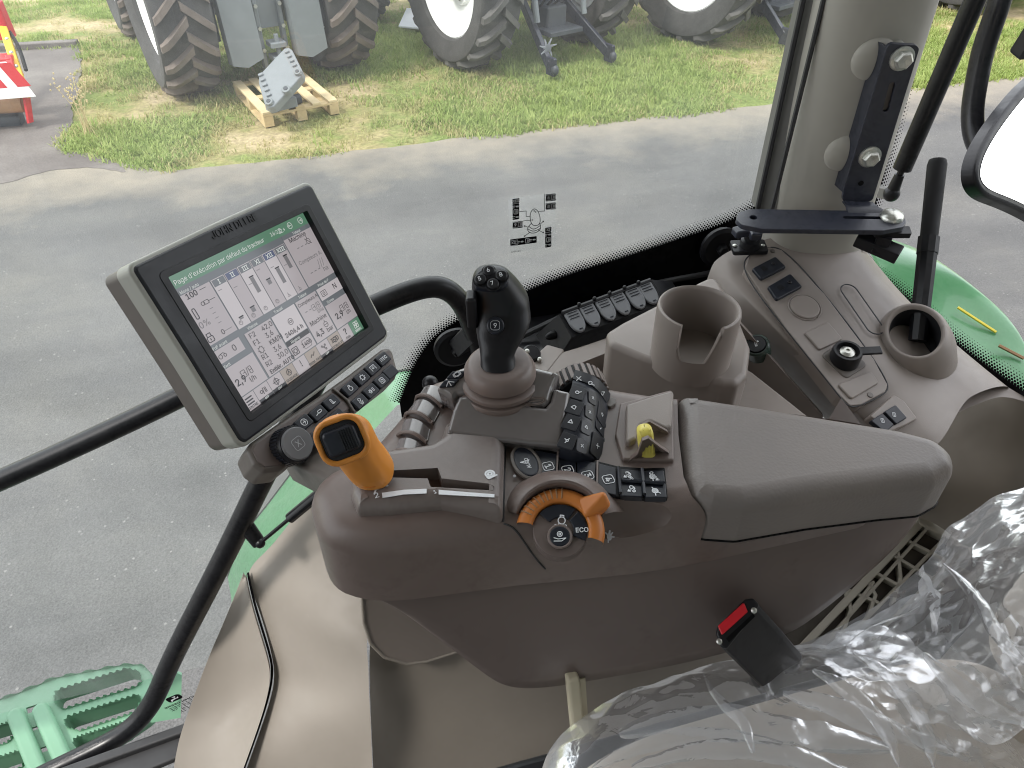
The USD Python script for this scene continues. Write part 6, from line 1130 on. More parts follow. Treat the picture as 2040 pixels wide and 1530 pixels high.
tile(0.430, 0.750, 0.612, 0.785, 'screen_black'); tile(0.430, 0.785, 0.612, 0.885, 'screen_grey'); put_lines('screen_text_grey', [rbox_(1.6, 1.3, .3)], .555, .835, .05, 0.0007); put_text('screen_black', '1400', 0.555, 0.850, 0.030, True, 'c'); put_lines('screen_black', [rbox_(1.2, 1.2, .1), ring_(.35), [(0, -.5), (0, -.3)]], .46, .837, .045, 0.0009)
tile(0.622, 0.545, 0.795, 0.885, 'screen_grey'); put_text('screen_black', 'Compteurs A.', 0.628, 0.590, 0.026); put_text('screen_text_grey', '---', 0.645, 0.665, 0.05); put_lines('screen_text_grey', fuel, .745, .645, .04); put_text('screen_text_grey', 'l/ha', 0.735, 0.70, 0.028); put_text('screen_black', 'Machine', 0.640, 0.755, 0.034); put_text('screen_black', '4,3', 0.640, 0.85, 0.042, True); put_lines('screen_black', [ring_(.45), [(0, .8), (0, .45)], [(-.3, 0), (.3, 0)]], .745, .80, .045); put_text('screen_black', 'bar', 0.73, 0.86, 0.034)
tile(0.805, 0.545, 1.0, 0.640, 'screen_pale'); put_text('screen_black', 'N', 0.93, 0.61, 0.042); put_lines('screen_black', [rbox_(1.3, 1.0, .1), ring_(.25)], .845, .595, .042); tile(0.805, 0.685, 1.0, 0.885, 'screen_grey'); put_text('screen_black', '2,9', 0.835, 0.82, 0.044, True); put_lines('screen_black', fuel, .935, .765, .042); put_text('screen_black', 'l/h', 0.93, 0.83, 0.030)
names = [('screen_grey', 'CENTRE'), ('screen_grey', ''), ('screen_grey', 'AUTOTRAC'), ('screen_tan', 'GUIDAGE'), ('screen_grey', ''), ('screen_tan', 'PREM. PASS.'), ('screen_grey', ''), ('screen_tan', 'ISOBUS VT'), ('screen_grey', 'Aide'), ('screen_green', 'MENU')]
for k, (m_, t_) in enumerate(names):
    u0 = k * 0.1; tile(u0 + 0.001, 0.892, u0 + 0.098, 1.0, m_)
    if t_: put_text('screen_black' if k < 9 else 'screen_text_pale', t_, u0 + 0.05, 0.990, 0.018, True, 'c')
    if k in (1, 2, 6): tile(u0 + 0.001, 0.975, u0 + 0.098, 1.0, 'screen_black', -0.0011); put_text('screen_text_pale', 'OFF', u0 + 0.05, 0.995, 0.015, True, 'c')
    ic = [[[(-.6, .5), (.7, .5)], [(-.6, 0), (.7, 0)], [(-.6, -.5), (.7, -.5)]], [ring_(.25, -.4), [(-.1, -.5), (.1, .5)], [(.4, -.4), (.4, .4)], [(.65, -.4), (.65, .4)]], [ring_(.5), [(0, -.7), (0, .7)], [(-.7, 0), (.7, 0)]], [ring_(.5), [(0, .7), (0, .4)], [(-.2, -.2), (0, .3), (.2, -.2)]], [[(0, -.1), (0, .6)], ring_(.06, 0, -.4)], [[(-.6, -.2), (-.2, .2), (.1, -.1), (.6, .4)]], [ring_(.15, -.4, .3), ring_(.15, 0, 0), ring_(.15, .4, .3), ring_(.15, .3, -.4)], [ring_(.5)], [], [rbox_(.5, .5, .05, -.32, .32), rbox_(.5, .5, .05, .32, .32), rbox_(.5, .5, .05, -.32, -.32), rbox_(.5, .5, .05, .32, -.32)]][k]
    if ic: put_lines('screen_text_pale' if k == 9 else 'screen_black', ic, u0 + 0.05, 0.936, 0.042, 0.0016 if k in (0,) else 0.0008)
put_text('screen_black', 'ISO', 0.75, 0.950, 0.034, True, 'c'); put_text('screen_black', '?', 0.85, 0.955, 0.046, True, 'c')
for u, v, t_ in ((.03, .128, 'Mono / auto'), (.30, .125, ''), (.02, .532, 'PdF avant'), (.02, .668, 'Verti'), (.26, .535, 'Vitesse'), (.46, .535, 'Travail'), (.66, .535, 'Totaux'), (.83, .535, 'Prise de F'), (.83, .678, 'Conso'), (.46, .778, 'Régime'), (.85, .112, 'Totaux')):
    if t_: put_text('screen_text_pale', t_, u, v, 0.020)
for m_, ms in TX.items(): obj('screen_print', join(ms), MAT[m_], scn, False, kind='stuff')
# keypad below the display
kz = unit(MF.z * 0.80 + np.array([0, 0, 0.55])); KO = MF.at(MF.px([(640, 815)], 0.0), 0.0)[0] + MF.z * 0.018
KF = Frame(KO, mx, z=kz)
pod = rpoly(KF.px([(492, 897), (500, 880), (560, 838), (640, 785), (700, 742), (762, 694), (776, 690), (784, 700), (794, 738), (790, 752), (700, 822), (636, 862), (590, 912), (560, 936), (525, 940), (505, 925)]), 0.006)
obj('keypad_housing', KF.put(slab(pod, -0.035, 0.0, 0.006, 5)), MAT['taupe_housing'], mo, 30)
obj('keypad_plate', KF.put(slab(pod.buffer(-0.005), -0.001, 0.0012, 0.0008)), MAT['armrest_dark_plastic'], mo)
obj('keypad_divider', KF.put(slab(LineString(KF.px([(663, 778), (690, 800), (703, 822)])).buffer(0.0016), 0.0, 0.0045, 0.0012)), MAT['taupe_housing'], mo)
ica = {'arrow': [ring_(.62), [(-.35, 0), (.3, 0)], [(0, .3), (.3, 0), (0, -.3)]], 'cyl': [[(-.8, -.2), (-.2, -.05)], rbox_(.9, .45, .15, .35, .1)], 'boom': [rbox_(.3, 1.0, .14), [(.2, -.5), (.6, -.4)]], 'drop': [ring_(.42, 0, -.12), [(-.2, .25), (-.2, .6), (.2, .6), (.2, .25)]], 'gear': [ring_(.42)] + [[(.45 * math.cos(t), .45 * math.sin(t)), (.66 * math.cos(t), .66 * math.sin(t))] for t in np.arange(8) * PI / 4], 'pto': [[(-.6, -.5), (-.6, .5), (.6, .5), (.6, -.5)], ring_(.22)], 'lamp': [ring_(.3, 0, .35), [(-.4, -.1), (-.2, -.7)], [(0, -.15), (0, -.7)], [(.4, -.1), (.2, -.7)]], 'sun': [ring_(.2, -.3)] + [[(.3 * math.cos(t) - .3, .3 * math.sin(t)), (.45 * math.cos(t) - .3, .45 * math.sin(t))] for t in np.arange(6) * PI / 3] + [[(.3, .3), (.7, .3)], [(.3, 0), (.7, 0)], [(.3, -.3), (.7, -.3)]], 'fan': [rbox_(1.1, 1.1, .25), ring_(.25)], 'box': [rbox_(.7, .7, .1)], None: []}
def mkey(cx, cy, w, h, ic, text=None):
    q = KF.px([(cx, cy)], 0.005)[0]; k_ = obj('key', KF.put(slab(rrect(w, h, 0.0025, *q), 0.0008, 0.0062, 0.0018)), MAT['key_black'], mo)
    if ic: obj('symbol', strokes(KF, ica[ic], 0.0008, 0.0063, p=q, s=0.0062), MAT['white_print'], k_)
    if text: obj('symbol', text_at(KF, text, q - np.array([0, .002]), 0.0042, 0, 0.0063, align='c', bold=True), MAT['white_print'], k_)
KW, KH = 0.0215, 0.0150
for (x, y, ic) in ((605, 842, 'arrow'), (634, 823, 'cyl'), (660, 801, 'boom'), (697, 774, 'drop'), (721, 753, 'gear'), (742, 734, 'pto'), (646, 862, 'box'), (672, 830, 'box'), (717, 800, 'lamp'), (739, 779, 'sun'), (760, 759, 'fan'), (778, 741, None)): mkey(x, y, KW * 0.97, KH * 0.95, ic)
mkey(763, 715, KW * .97, KH * .95, None, 'iTEC')
mkey(620, 878, KW * .9, KH * .9, None)
kq = KF.px([(575, 890)], 0.0)[0]; ko = KF.at([kq], 0.0)[0]; ka = unit(unit(EYE - ko) * 0.9 + mx * 0.30 + RT * 0.25)
kn = obj('knob', lathe([(0.0200, -0.012), (0.0205, 0.0), (0.0205, 0.016), (0.0190, 0.0195), (0.0, 0.0195)], ko - ka * 0.002, ka, 48), MAT['black_plastic'], mo)
for k in range(34):
    a = k * 2 * PI / 34; xr_ = unit(np.cross(ka, [0, 0, 1.0])); zr_ = np.cross(ka, xr_); d_ = xr_ * math.cos(a) + zr_ * math.sin(a); obj('knob_rib', bar(ko + d_ * 0.0206 - ka * 0.008, ko + d_ * 0.0206 + ka * 0.013, 0.0020, 0.0016, up=d_), MAT['key_black'], kn)
obj('knob_cap', lathe([(0.0180, 0.017), (0.0180, 0.0195), (0.0168, 0.0208), (0, 0.0208)], ko, ka, 40), MAT['knob_grey'], mo); cf_ = Frame(ko + ka * 0.0209, mx, z=ka); obj('cap_symbol', [strokes(cf_, [rbox_(1.5, 1.5, .35)], 0.0006, 0, s=0.0085), text_at(cf_, 'X', (0, -0.0034), 0.0068, 0, 0, align='c')], MAT['grey_print'], mo)
# support arm down to the armrest
a0_, a1_ = MF.at(MF.px([(600, 880)], -0.02), -0.02)[0], P(720, 985, .53)
obj('support_arm', bar(a0_ - np.array([0, 0, 0.02]), a1_ + np.array([0.01, 0.03, -0.02]), 0.055, 0.035, up=(0.3, -0.6, 0.7), bevel=0.006), MAT['taupe_housing'], mo)
# ================================================================== black bracket on the pillar
br = thing('display_bracket', 'black angled steel bracket bolted to the beige pillar', 'bracket')
BK = MAT['steel_blue_black']
pz = lambda px, py, k: EYE + ray(px, py) * k
YP = 0.845
vp = [(1768, 92), (1776, 87), (1826, 90), (1832, 97), (1738, 402), (1678, 402), (1682, 375)]
VF = Frame(PY(1708, 400, YP), unit(PY(1738, 402, YP) - PY(1678, 402, YP)) + np.array([0, -0.25, 0]), y=PY(1800, 92, YP - 0.015) - PY(1708, 400, YP)); kA = (PY(1720, 402, YP) - EYE) @ FW
if VF.z @ (EYE - VF.o) < 0: VF = Frame(VF.o, -VF.x, z=-VF.z)
vpoly = rpoly(VF.px(vp), 0.006); slot_ = LineString(VF.px([(1777, 170), (1765, 217)])).buffer(0.0042)
obj('upright_plate', VF.put(slab(vpoly.difference(slot_), -0.006, 0.0, 0.0008)), BK, br); obj('plate_slot', VF.put(slab(slot_.buffer(0.001), -0.007, -0.005)), MAT['taupe_housing'], br)
obj('plate_flange', thick(np.array([VF.at(VF.px([(1768, 96), (1680, 385)]), -0.001), VF.at(VF.px([(1768, 96), (1680, 385)]), -0.001) - VF.z * 0.022 - VF.x * 0.006]), 0.005, VF.x), BK, br)
for (x, y) in ((1797, 117), (1733, 313)):
    c_ = VF.at(VF.px([(x, y)], 0.002), 0.0)[0]; bz_ = VF.z
    b_ = obj('bolt', join([lathe([(0.0155, 0), (0.0155, 0.003), (0.013, 0.0042), (0.0, 0.0042)], c_, bz_, 28)]), MAT['bolt_zinc'], br); obj('bolt_head', lathe([(0.0118, 0.003), (0.0118, 0.0105), (0.0095, 0.0125), (0.0, 0.0120)], c_, bz_, 6), MAT['bolt_zinc'], b_, False)
    obj('spacer', tube([c_ - bz_ * 0.05, c_ - bz_ * 0.006], 0.014, 16, 3, smooth=False), MAT['bolt_zinc'], br)
obj('small_hole', VF.put(slab(Point(*VF.px([(1715, 365)])[0]).buffer(0.004), 0.0002, 0.0006)), MAT['frit'], br)
bd = 0.4
b0_, b1_ = pz(1492, 436, kA * 0.985), pz(1785, 440, kA * 0.955)
BF = Frame(b0_, b1_ - b0_, z=np.array([0, 0, 1.0]) + 0.12 * (EYE - b0_)); wv = np.linalg.norm(b1_ - b0_)
bp_ = BF.px([(1466, 436), (1472, 422), (1495, 416), (1770, 420), (1800, 430), (1806, 442), (1800, 452), (1760, 459), (1520, 456), (1478, 448)])
bslot = LineString(BF.px([(1684, 433), (1770, 434)])).buffer(0.0036); bhole = Point(*BF.px([(1501, 433)])[0]).buffer(0.0058)
obj('cross_bar', BF.put(slab(rpoly(bp_, 0.010).difference(bslot).difference(bhole), -0.0075, 0.0, 0.001)), BK, br); obj('bar_slot', BF.put(slab(bslot.union(bhole).buffer(0.001).geoms[0] if bslot.union(bhole).geom_type == 'MultiPolygon' else bslot, -0.0078, -0.0068)), MAT['frit'], br)
gus = [VF.at(VF.px([(1680, 400)]))[0], VF.at(VF.px([(1738, 402)]))[0], BF.at(BF.px([(1772, 424)]))[0], BF.at(BF.px([(1690, 424)]))[0]]
obj('bend', thick(np.array([[gus[0], gus[1]], [(gus[0] + gus[3]) / 2 + RT * 0.0 - FW * 0.004, (gus[1] + gus[2]) / 2 - FW * 0.004 - RT * 0.006], [gus[3], gus[2]]]), 0.005, FW), BK, br, 60)
q = BF.at(BF.px([(1776, 433)]))[0]; obj('round_bolt', lathe([(0.0165, 0), (0.0165, 0.002), (0.0145, 0.0065), (0.008, 0.0095), (0, 0.0105)], q, BF.z, 28), MAT['bolt_zinc'], br, 50)
cl = thing('bar_clamp', 'black stepped clamp under the right end of the bracket bar', 'clamp')
q2 = BF.at(BF.px([(1762, 470)], -0.02), -0.02)[0]
obj('upper_plate', BF.put(slab(rpoly(BF.px([(1735, 455), (1810, 455), (1815, 470), (1745, 470)], -0.016), 0.002), -0.020, -0.012)), MAT['black_plastic'], cl)
obj('neck', BF.put(slab(rpoly(BF.px([(1745, 462), (1775, 462), (1772, 492), (1742, 486)], -0.03), 0.002), -0.045, -0.018)), MAT['black_plastic'], cl)
cA, cB = pz(1708, 472, kA * 1.0), pz(1792, 508, kA * 0.98); obj('jaw', bar(cA, cB, 0.020, 0.022, up=-FW + np.array([0, 0, .6]), bevel=0.002), MAT['black_plastic'], cl)
kb = thing('clamp_knob', 'small black wing knob under the left end of the bracket bar', 'knob')
kq_ = P(1492, 492, .585); kz_ = unit(BF.z); obj('base_plate', Frame(kq_, RT, z=kz_).put(slab(rrect(0.055, 0.032, 0.004), -0.004, 0.003, 0.001)), MAT['black_plastic'], kb)
obj('stem', lathe([(0.016, 0), (0.015, 0.014), (0.011, 0.016), (0.010, 0.030), (0, 0.030)], kq_, kz_, 24), MAT['black_plastic'], kb)
w_ = kq_ + kz_ * 0.030; wf_ = Frame(w_, RT, z=kz_); lob = shapely.union_all([Point(0, 0).buffer(0.013), affinity.rotate(shapely.box(-0.030, -0.006, 0.030, 0.006), 15), affinity.rotate(shapely.box(-0.02, -0.006, 0.02, 0.006), 90)]).buffer(0.003)
obj('wing', wf_.put(slab(lob, -0.001, 0.010, 0.003)), BK, kb); obj('plate_screw', ell(kq_ + RT * 0.022 + kz_ * .003, (.004, .004, .002), None, 1), MAT['bolt_zinc'], kb); obj('plate_screw', ell(kq_ - RT * 0.023 + kz_ * .003, (.004, .004, .002), None, 1), MAT['bolt_zinc'], kb)

# rear window strut, mirror arm, mirror
rs = thing('gas_strut', 'long black gas strut with ball joint right of the pillar', 'strut')
s0, s1 = PX(1776, 386, 0.93), PX(1955, -30, 0.945); sd = unit(s1 - s0)
Ls_ = np.linalg.norm(s1 - s0); obj('rod', tube([s0, s0 + sd * Ls_ * 0.16], 0.0055, 10, 3, smooth=False), MAT['black_paint'], rs); obj('cylinder', tube([s0 + sd * Ls_ * 0.14, s0 + sd * Ls_ * 0.145, s0 + sd * Ls_ * 0.23, s0 + sd * Ls_ * 0.235, s0 + sd * Ls_ * 1.4], [0.0150] * 3 + [0.0150] * 8, 16, 8, smooth=False), MAT['black_paint'], rs)
obj('ball_socket', [ell(s0, (0.0135, 0.0135, 0.0135), None, 3), tube([s0, s0 + sd * 0.035], [0.011, 0.008], 12, 3, smooth=False)], MAT['black_plastic'], rs); obj('bracket', bar(PX(1745, 380, 0.935), s0, 0.020, 0.018, bevel=0.002), MAT['seal_grey'], rs)
mm_ = thing('mirror', 'exterior mirror with black frame reflecting white sky at the right edge', 'mirror')
MXX = 1.28
obj('arm', tube([PX(*q, MXX) for q in [(2008, -80), (1992, 0), (1962, 90), (1946, 160), (1938, 215), (1940, 262), (1955, 300), (1985, 330)]], 0.0205, 16, 80), MAT['black_paint'], mm_)
mo_ = P(2030, 300, .42); mo_ = PX(2030, 300, MXX + 0.02)
mn = unit(unit(EYE - mo_) * 0.55 + np.array([0.55, -0.30, 0.30])); mn = unit(unit(EYE - mo_) + unit(np.array([1.0, 0.02, 0.055])) )
MFm = Frame(mo_, RT, z=mn)
mp = MFm.px([(2062, 150), (2010, 205), (1955, 285), (1938, 335), (1940, 365), (1955, 388), (1990, 405), (2060, 438), (2180, 490), (2260, 400), (2270, 160), (2180, 90)])
mpp = Polygon(spline2(mp, 90, True)).buffer(0); obj('frame', MFm.put(slab(mpp, -0.02, 0.006, 0.007, 4)), MAT['black_plastic'], mm_, 40)
obj('glass', MFm.put(cap(mpp.buffer(-0.014), 0.0068)), MAT['mirror_glass'], mm_, False)
one('mirror_bracket', bar(PX(2030, 110, 1.30), PX(2075, 40, 1.30), 0.03, 0.03, bevel=0.006), MAT['black_plastic'], 'short black stub at the right edge above the mirror', 'bracket')

# ================================================================== decal on the window pane
st_ = thing('window_sticker', 'clear sticker with joystick diagram and black symbol boxes on the window', 'sticker')
SFm = Frame(PY(1063, 440, YW - 0.002), PY(1110, 386, YW - 0.002) - PY(1010, 397, YW - 0.002), z=(0, -1, 0))
def sp(p): return SFm.px(p)
obj('film', SFm.put(cap(rpoly(sp([(1012, 396), (1109, 383), (1107, 490), (1016, 505)]), 0.003), 0.0)), MAT['decal_film'], st_, False)
def sbox(pts, name='symbol_box'): return obj(name, SFm.put(slab(rpoly(sp(pts), 0.0012), 0.0003, 0.0007)), MAT['black_print'], st_)
ax = math.atan2(*(sp([(1110, 386)])[0] - sp([(1010, 397)])[0])[::-1])
def sym(box, items):
    for (x, y, kind) in items:
        q = sp([(x, y)])[0]
        if kind in '689': obj('numeral', [text_at(SFm, kind, q - [0, .0022], 0.0048, 0, 0.0009, align='c', bold=True), strokes(SFm, [rbox_(1.5, 1.5, .3)], 0.0006, 0.0009, p=q, s=0.0062)], MAT['white_print'], box)
        elif kind[0] == 'X': obj('numeral', [text_at(SFm, kind, q - [0, .0018], 0.0040, 0, 0.0009, align='c', bold=True), strokes(SFm, [rbox_(2.0, 1.4, .1)], 0.0005, 0.0009, p=q, s=0.0062)], MAT['white_print'], box)
        elif kind == 'c': obj('symbol', strokes(SFm, [[(-.9, .2), (-.3, .2)], affinity.scale(Point(.4, 0).buffer(.4), 1.2, .6), [(-.9, -.3), (-.5, -.3)]], 0.0010, 0.0009, p=q, s=0.0055), MAT['white_print'], box)
        else: obj('symbol', strokes(SFm, [rbox_(1.2, 1.4, .3), [(0, -.4), (0, .4)], [(.3, -.3), (.3, .3)]], 0.0008, 0.0009, p=q, s=0.0055), MAT['white_print'], box)
sym(sbox([(1021, 396), (1034, 394), (1034, 436), (1021, 438)]), [(1027.5, 400, 'XIII'), (1027.5, 411, 'c'), (1027.5, 421, 'b'), (1027.5, 432, 'c')])
sym(sbox([(1087, 387), (1107, 385), (1107, 399), (1087, 401)]), [(1092.5, 393.5, '6'), (1102, 392, 'b')]); sym(sbox([(1087, 405), (1107, 403), (1107, 416), (1087, 418)]), [(1092.5, 411, '8'), (1102, 410, 'b')])
sym(sbox([(1021, 442), (1041, 440), (1041, 453), (1021, 455)]), [(1026.5, 447.5, '9'), (1036, 446.5, 'b')]); sym(sbox([(1086, 453), (1098, 451), (1098, 491), (1086, 493)]), [(1092, 457, 'XI'), (1092, 467, 'c'), (1092, 477, 'b'), (1092, 487, 'c')])
sym(sbox([(1016, 477), (1069, 470), (1069, 483), (1017, 490)]), [(1023.5, 483, 'XII'), (1037, 481, 'c'), (1050, 479, 'b'), (1061, 477, 'c')])
ln = lambda pts: LineString(sp(pts)).buffer(0.0004)
dj = [Polygon(spline2(sp([(1057, 424), (1064, 416), (1072, 422), (1076, 438), (1073, 447), (1064, 449), (1058, 443)]), 40, True)).exterior.buffer(0.0005)] + [LineString(spline2(sp(p_), 20)).buffer(0.0005) for p_ in ([(1058, 445), (1051, 455), (1054, 462), (1063, 464), (1074, 459), (1077, 452), (1075, 445)], [(1054, 451), (1063, 456), (1076, 449)], [(1052, 456), (1063, 460), (1077, 454)])]
dj += [ln(p_) for p_ in ([(1035, 421), (1048, 420), (1048, 431), (1056, 431)], [(1085, 386), (1085, 420), (1072, 421)], [(1042, 440), (1059, 438)], [(1055, 463), (1045, 470)], [(1072, 458), (1082, 463)], [(1076, 446), (1081, 442)], [(1051, 452), (1046, 450)])] + [Point(*sp([c_])[0]).buffer(r_) for c_, r_ in (((1064, 420), .0011), ((1067, 422), .0011), ((1061, 438), .0010), ((1045, 470), .0012), ((1082, 463), .0012), ((1082, 441), .0012), ((1045, 450), .0012))]
obj('diagram', SFm.put(join([slab(g, 0.0003, 0.0006) for u in [shapely.union_all(dj)] for g in getattr(u, 'geoms', [u])])), MAT['black_print'], st_)
obj('part_number', text_at(SFm, 'L205166', sp([(1018, 503)])[0], 0.0026, ax, 0.0004), MAT['black_print'], st_)
# bird dropping on the outside of the pane
r = np.random.RandomState(12); spf = Frame(PY(1092, 95, YW + 0.003), (1, 0, 0), z=(0, -1, 0)); bl = shapely.union_all([Polygon([(0, 0), (.012 * math.cos(a), .012 * math.sin(a)), (.004 * math.cos(a + .5), .004 * math.sin(a + .5))]) for a in (0.3, 1.2, 2.0, 2.9, 3.8, 5.2)] + [Point(0, 0).buffer(.004)]).buffer(.0006)
one('bird_dropping', spf.put(slab(bl, 0, 0.0006)), MAT['grey_print'], 'pale splashed mark on the window above the lowered hitch links', 'mark')

# ================================================================== seat under crumpled plastic film
def sbx(c, s, p=(0.22, 0.22, 0.30), nu=60, nv=40):
    """Super-ellipsoid cushion."""
    u = np.linspace(-PI, PI, nu, endpoint=False); v = np.linspace(-PI / 2, PI / 2, nv); f = lambda t, e: np.sign(t) * np.abs(t) ** e
    rows = [[np.array(c) + np.array(s) / 2 * [f(math.cos(b), p[2]) * f(math.cos(a), p[0]), f(math.cos(b), p[2]) * f(math.sin(a), p[1]), f(math.sin(b), p[2])] for a in u] for b in v]
    return grid(rows, True)
seat = thing('seat', 'beige fabric driver seat at the lower right', 'seat')
cush = sbx((0.40, 0.045, 1.938), (0.60, 0.56, 0.15), (0.35, 0.30, 0.45)); cush.vertices[:, 2] += -0.03 * np.clip((0.26 - cush.vertices[:, 0]) / 0.2, 0, 1)
obj('cushion', cush, MAT['seat_fabric'], seat, True)
bk = sbx((0, 0, 0), (0.15, 0.53, 0.62), (0.5, 0.35, 0.4)); bk.apply_transform(trimesh.transformations.rotation_matrix(0.16, (0, 1, 0))); bk.apply_translation((0.765, 0.035, 2.30)); obj('backrest', bk, MAT['seat_fabric'], seat, True)
bol = sbx((0, 0, 0), (0.13, 0.13, 0.50), (0.7, 0.7, 0.5)); bol.apply_transform(trimesh.transformations.rotation_matrix(0.16, (0, 1, 0))); bol.apply_translation((0.725, 0.262, 2.25)); obj('side_bolster', bol, MAT['seat_fabric'], seat, True)
obj('base', [boxm((0.42, 0.04, 1.72), (0.42, 0.42, 0.36), bevel=0.03), boxm((0.40, 0.045, 1.885), (0.52, 0.50, 0.03), bevel=0.008)], MAT['black_plastic'], seat)
obj('rail', boxm((0.36, 0.36, 1.80), (0.62, 0.05, 0.10), bevel=0.01), MAT['black_plastic'], seat)
one('seat_post', join([bar(PY(1140, 1345, .36), PY(1152, 1470, .33), 0.013, 0.012, up=(0, -1, 0.2), bevel=0.003), bar(PY(1157, 1345, .365), PY(1165, 1460, .335), 0.006, 0.012, up=(0, -1, 0.2))]), MAT['cream_post'], 'worn cream metal post under the front of the armrest', 'post')
bu = thing('belt_buckle', 'black seat belt buckle with red button below the armrest', 'buckle')
bq = P(1470, 1237, .635); bx = unit(P(1498, 1200, .635) - P(1434, 1262, .65)); bzz = unit(EYE - bq + np.array([0, -.05, .15])); bfm = Frame(bq, bx, z=bzz)
bpoly = rpoly(bfm.px([(1426, 1262), (1430, 1247), (1484, 1194), (1500, 1192), (1512, 1204), (1508, 1216), (1448, 1293), (1436, 1290)]), 0.003)
low_dir = unit(P(1580, 1300, .70) - P(1500, 1215, .635))
ringv = np.array(bpoly.exterior.segmentize(0.006).coords)[:-1]; top_w = bfm.at(ringv, 0.0); sh_ = np.array([top_w + bzz * 0.0, top_w - bzz * 0.004, top_w + low_dir * 0.05 - bzz * 0.01, top_w + low_dir * 0.10 - bzz * 0.03]); obj('body', [grid(sh_, True), bfm.put(slab(bpoly, -0.004, 0.0035, 0.002))], MAT['black_plastic'], bu, 30)
obj('red_button', bfm.put(slab(rpoly(bfm.px([(1430, 1247), (1482, 1200), (1490, 1219), (1438, 1266)], 0.0045), 0.0012), 0.0, 0.0055, 0.001)), MAT['red_button'], bu); obj('slot', bfm.put(slab(rpoly(bfm.px([(1446, 1272), (1500, 1222), (1504, 1228), (1452, 1280)], 0.0038), 0.0008), 0.0030, 0.0040)), MAT['frit'], bu)
for c_ in ((1502, 1216), (1433, 1278)): obj('rivet', ell(bfm.at(bfm.px([c_], 0.004), 0.0038)[0], (.0030, .0030, .0014), bfm, 1), MAT['bolt_zinc'], bu)
# film
from scipy.spatial import cKDTree
def crumple(p, seed, size):
    """Folded-paper relief: cones about scattered points, creased where they meet; 0..1."""
    r = np.random.RandomState(seed); lo, hi = p.min(0) - size, p.max(0) + size; n = int(np.prod(np.maximum(hi - lo, size)) / size ** 3 * 1.2) + 8
    q = p + size * 0.5 * np.stack([meshkit.noise(p / size * 0.9 + 7 * k, seed + k) - 0.5 for k in range(3)], 1); d, _ = cKDTree(lo + r.rand(n, 3) * (hi - lo)).query(q, 2)
    return np.clip(d[:, 0] / size, 0, 1.4) / 1.4
film = thing('plastic_cover', 'crumpled clear plastic film draped over the beige seat', 'plastic cover')
def drape(G_, amp, seed, n_out, size=0.07):
    p = G_.reshape(-1, 3); s_ = np.array([1.0, 1.0, 1.0]); w = crumple(p, seed, size) + 0.45 * crumple(p * [1.0, 1.7, 1.0], seed + 1, size * 0.45); m_ = np.clip(meshkit.fbm(p * 5, 3, seed + 2) * 2.2 - 0.4, 0.3, 1)
    d = (w * m_)[:, None] * amp * unit(n_out) + amp * 0.4 * (meshkit.fbm(p * 14 + 9, 3, seed + 5)[:, None] - 0.5) * np.array([1, 1, 0]); return grid((p + d).reshape(G_.shape))
seat_rows = [[P(*q) for q in [(1075, 1560, .82), (1098, 1500, .80), (1150, 1446, .785), (1215, 1405, .775), (1300, 1370, .768), (1440, 1328, .76), (1560, 1300, .755), (1640, 1275, .75), (1720, 1250, .75), (1800, 1270, .76)]],
             [P(*q) for q in [(1110, 1620, .785), (1160, 1540, .765), (1230, 1480, .752), (1320, 1430, .742), (1420, 1395, .735), (1530, 1370, .730), (1640, 1350, .728), (1740, 1340, .728), (1830, 1350, .73), (1900, 1380, .735)]],
             [P(*q) for q in [(1200, 1720, .775), (1260, 1640, .760), (1330, 1580, .745), (1420, 1530, .738), (1520, 1490, .735), (1630, 1460, .733), (1740, 1440, .732), (1840, 1430, .732), (1920, 1440, .732), (1990, 1460, .735)]],
             [P(*q) for q in [(1350, 1850, .775), (1420, 1760, .760), (1500, 1690, .750), (1600, 1640, .740), (1700, 1600, .738), (1800, 1570, .736), (1900, 1550, .735), (1990, 1540, .735), (2060, 1540, .735), (2120, 1550, .738)]],
             [P(*q) for q in [(1500, 2000, .78), (1600, 1900, .76), (1700, 1830, .75), (1800, 1780, .74), (1900, 1740, .74), (2000, 1710, .74), (2100, 1690, .74), (2180, 1680, .74), (2250, 1680, .74), (2320, 1690, .745)]]]
obj('cushion_film', drape(loft(seat_rows, 260, 200), 0.020, 31, (0, 0.1, 1), 0.075), MAT['plastic_film'], film, True)
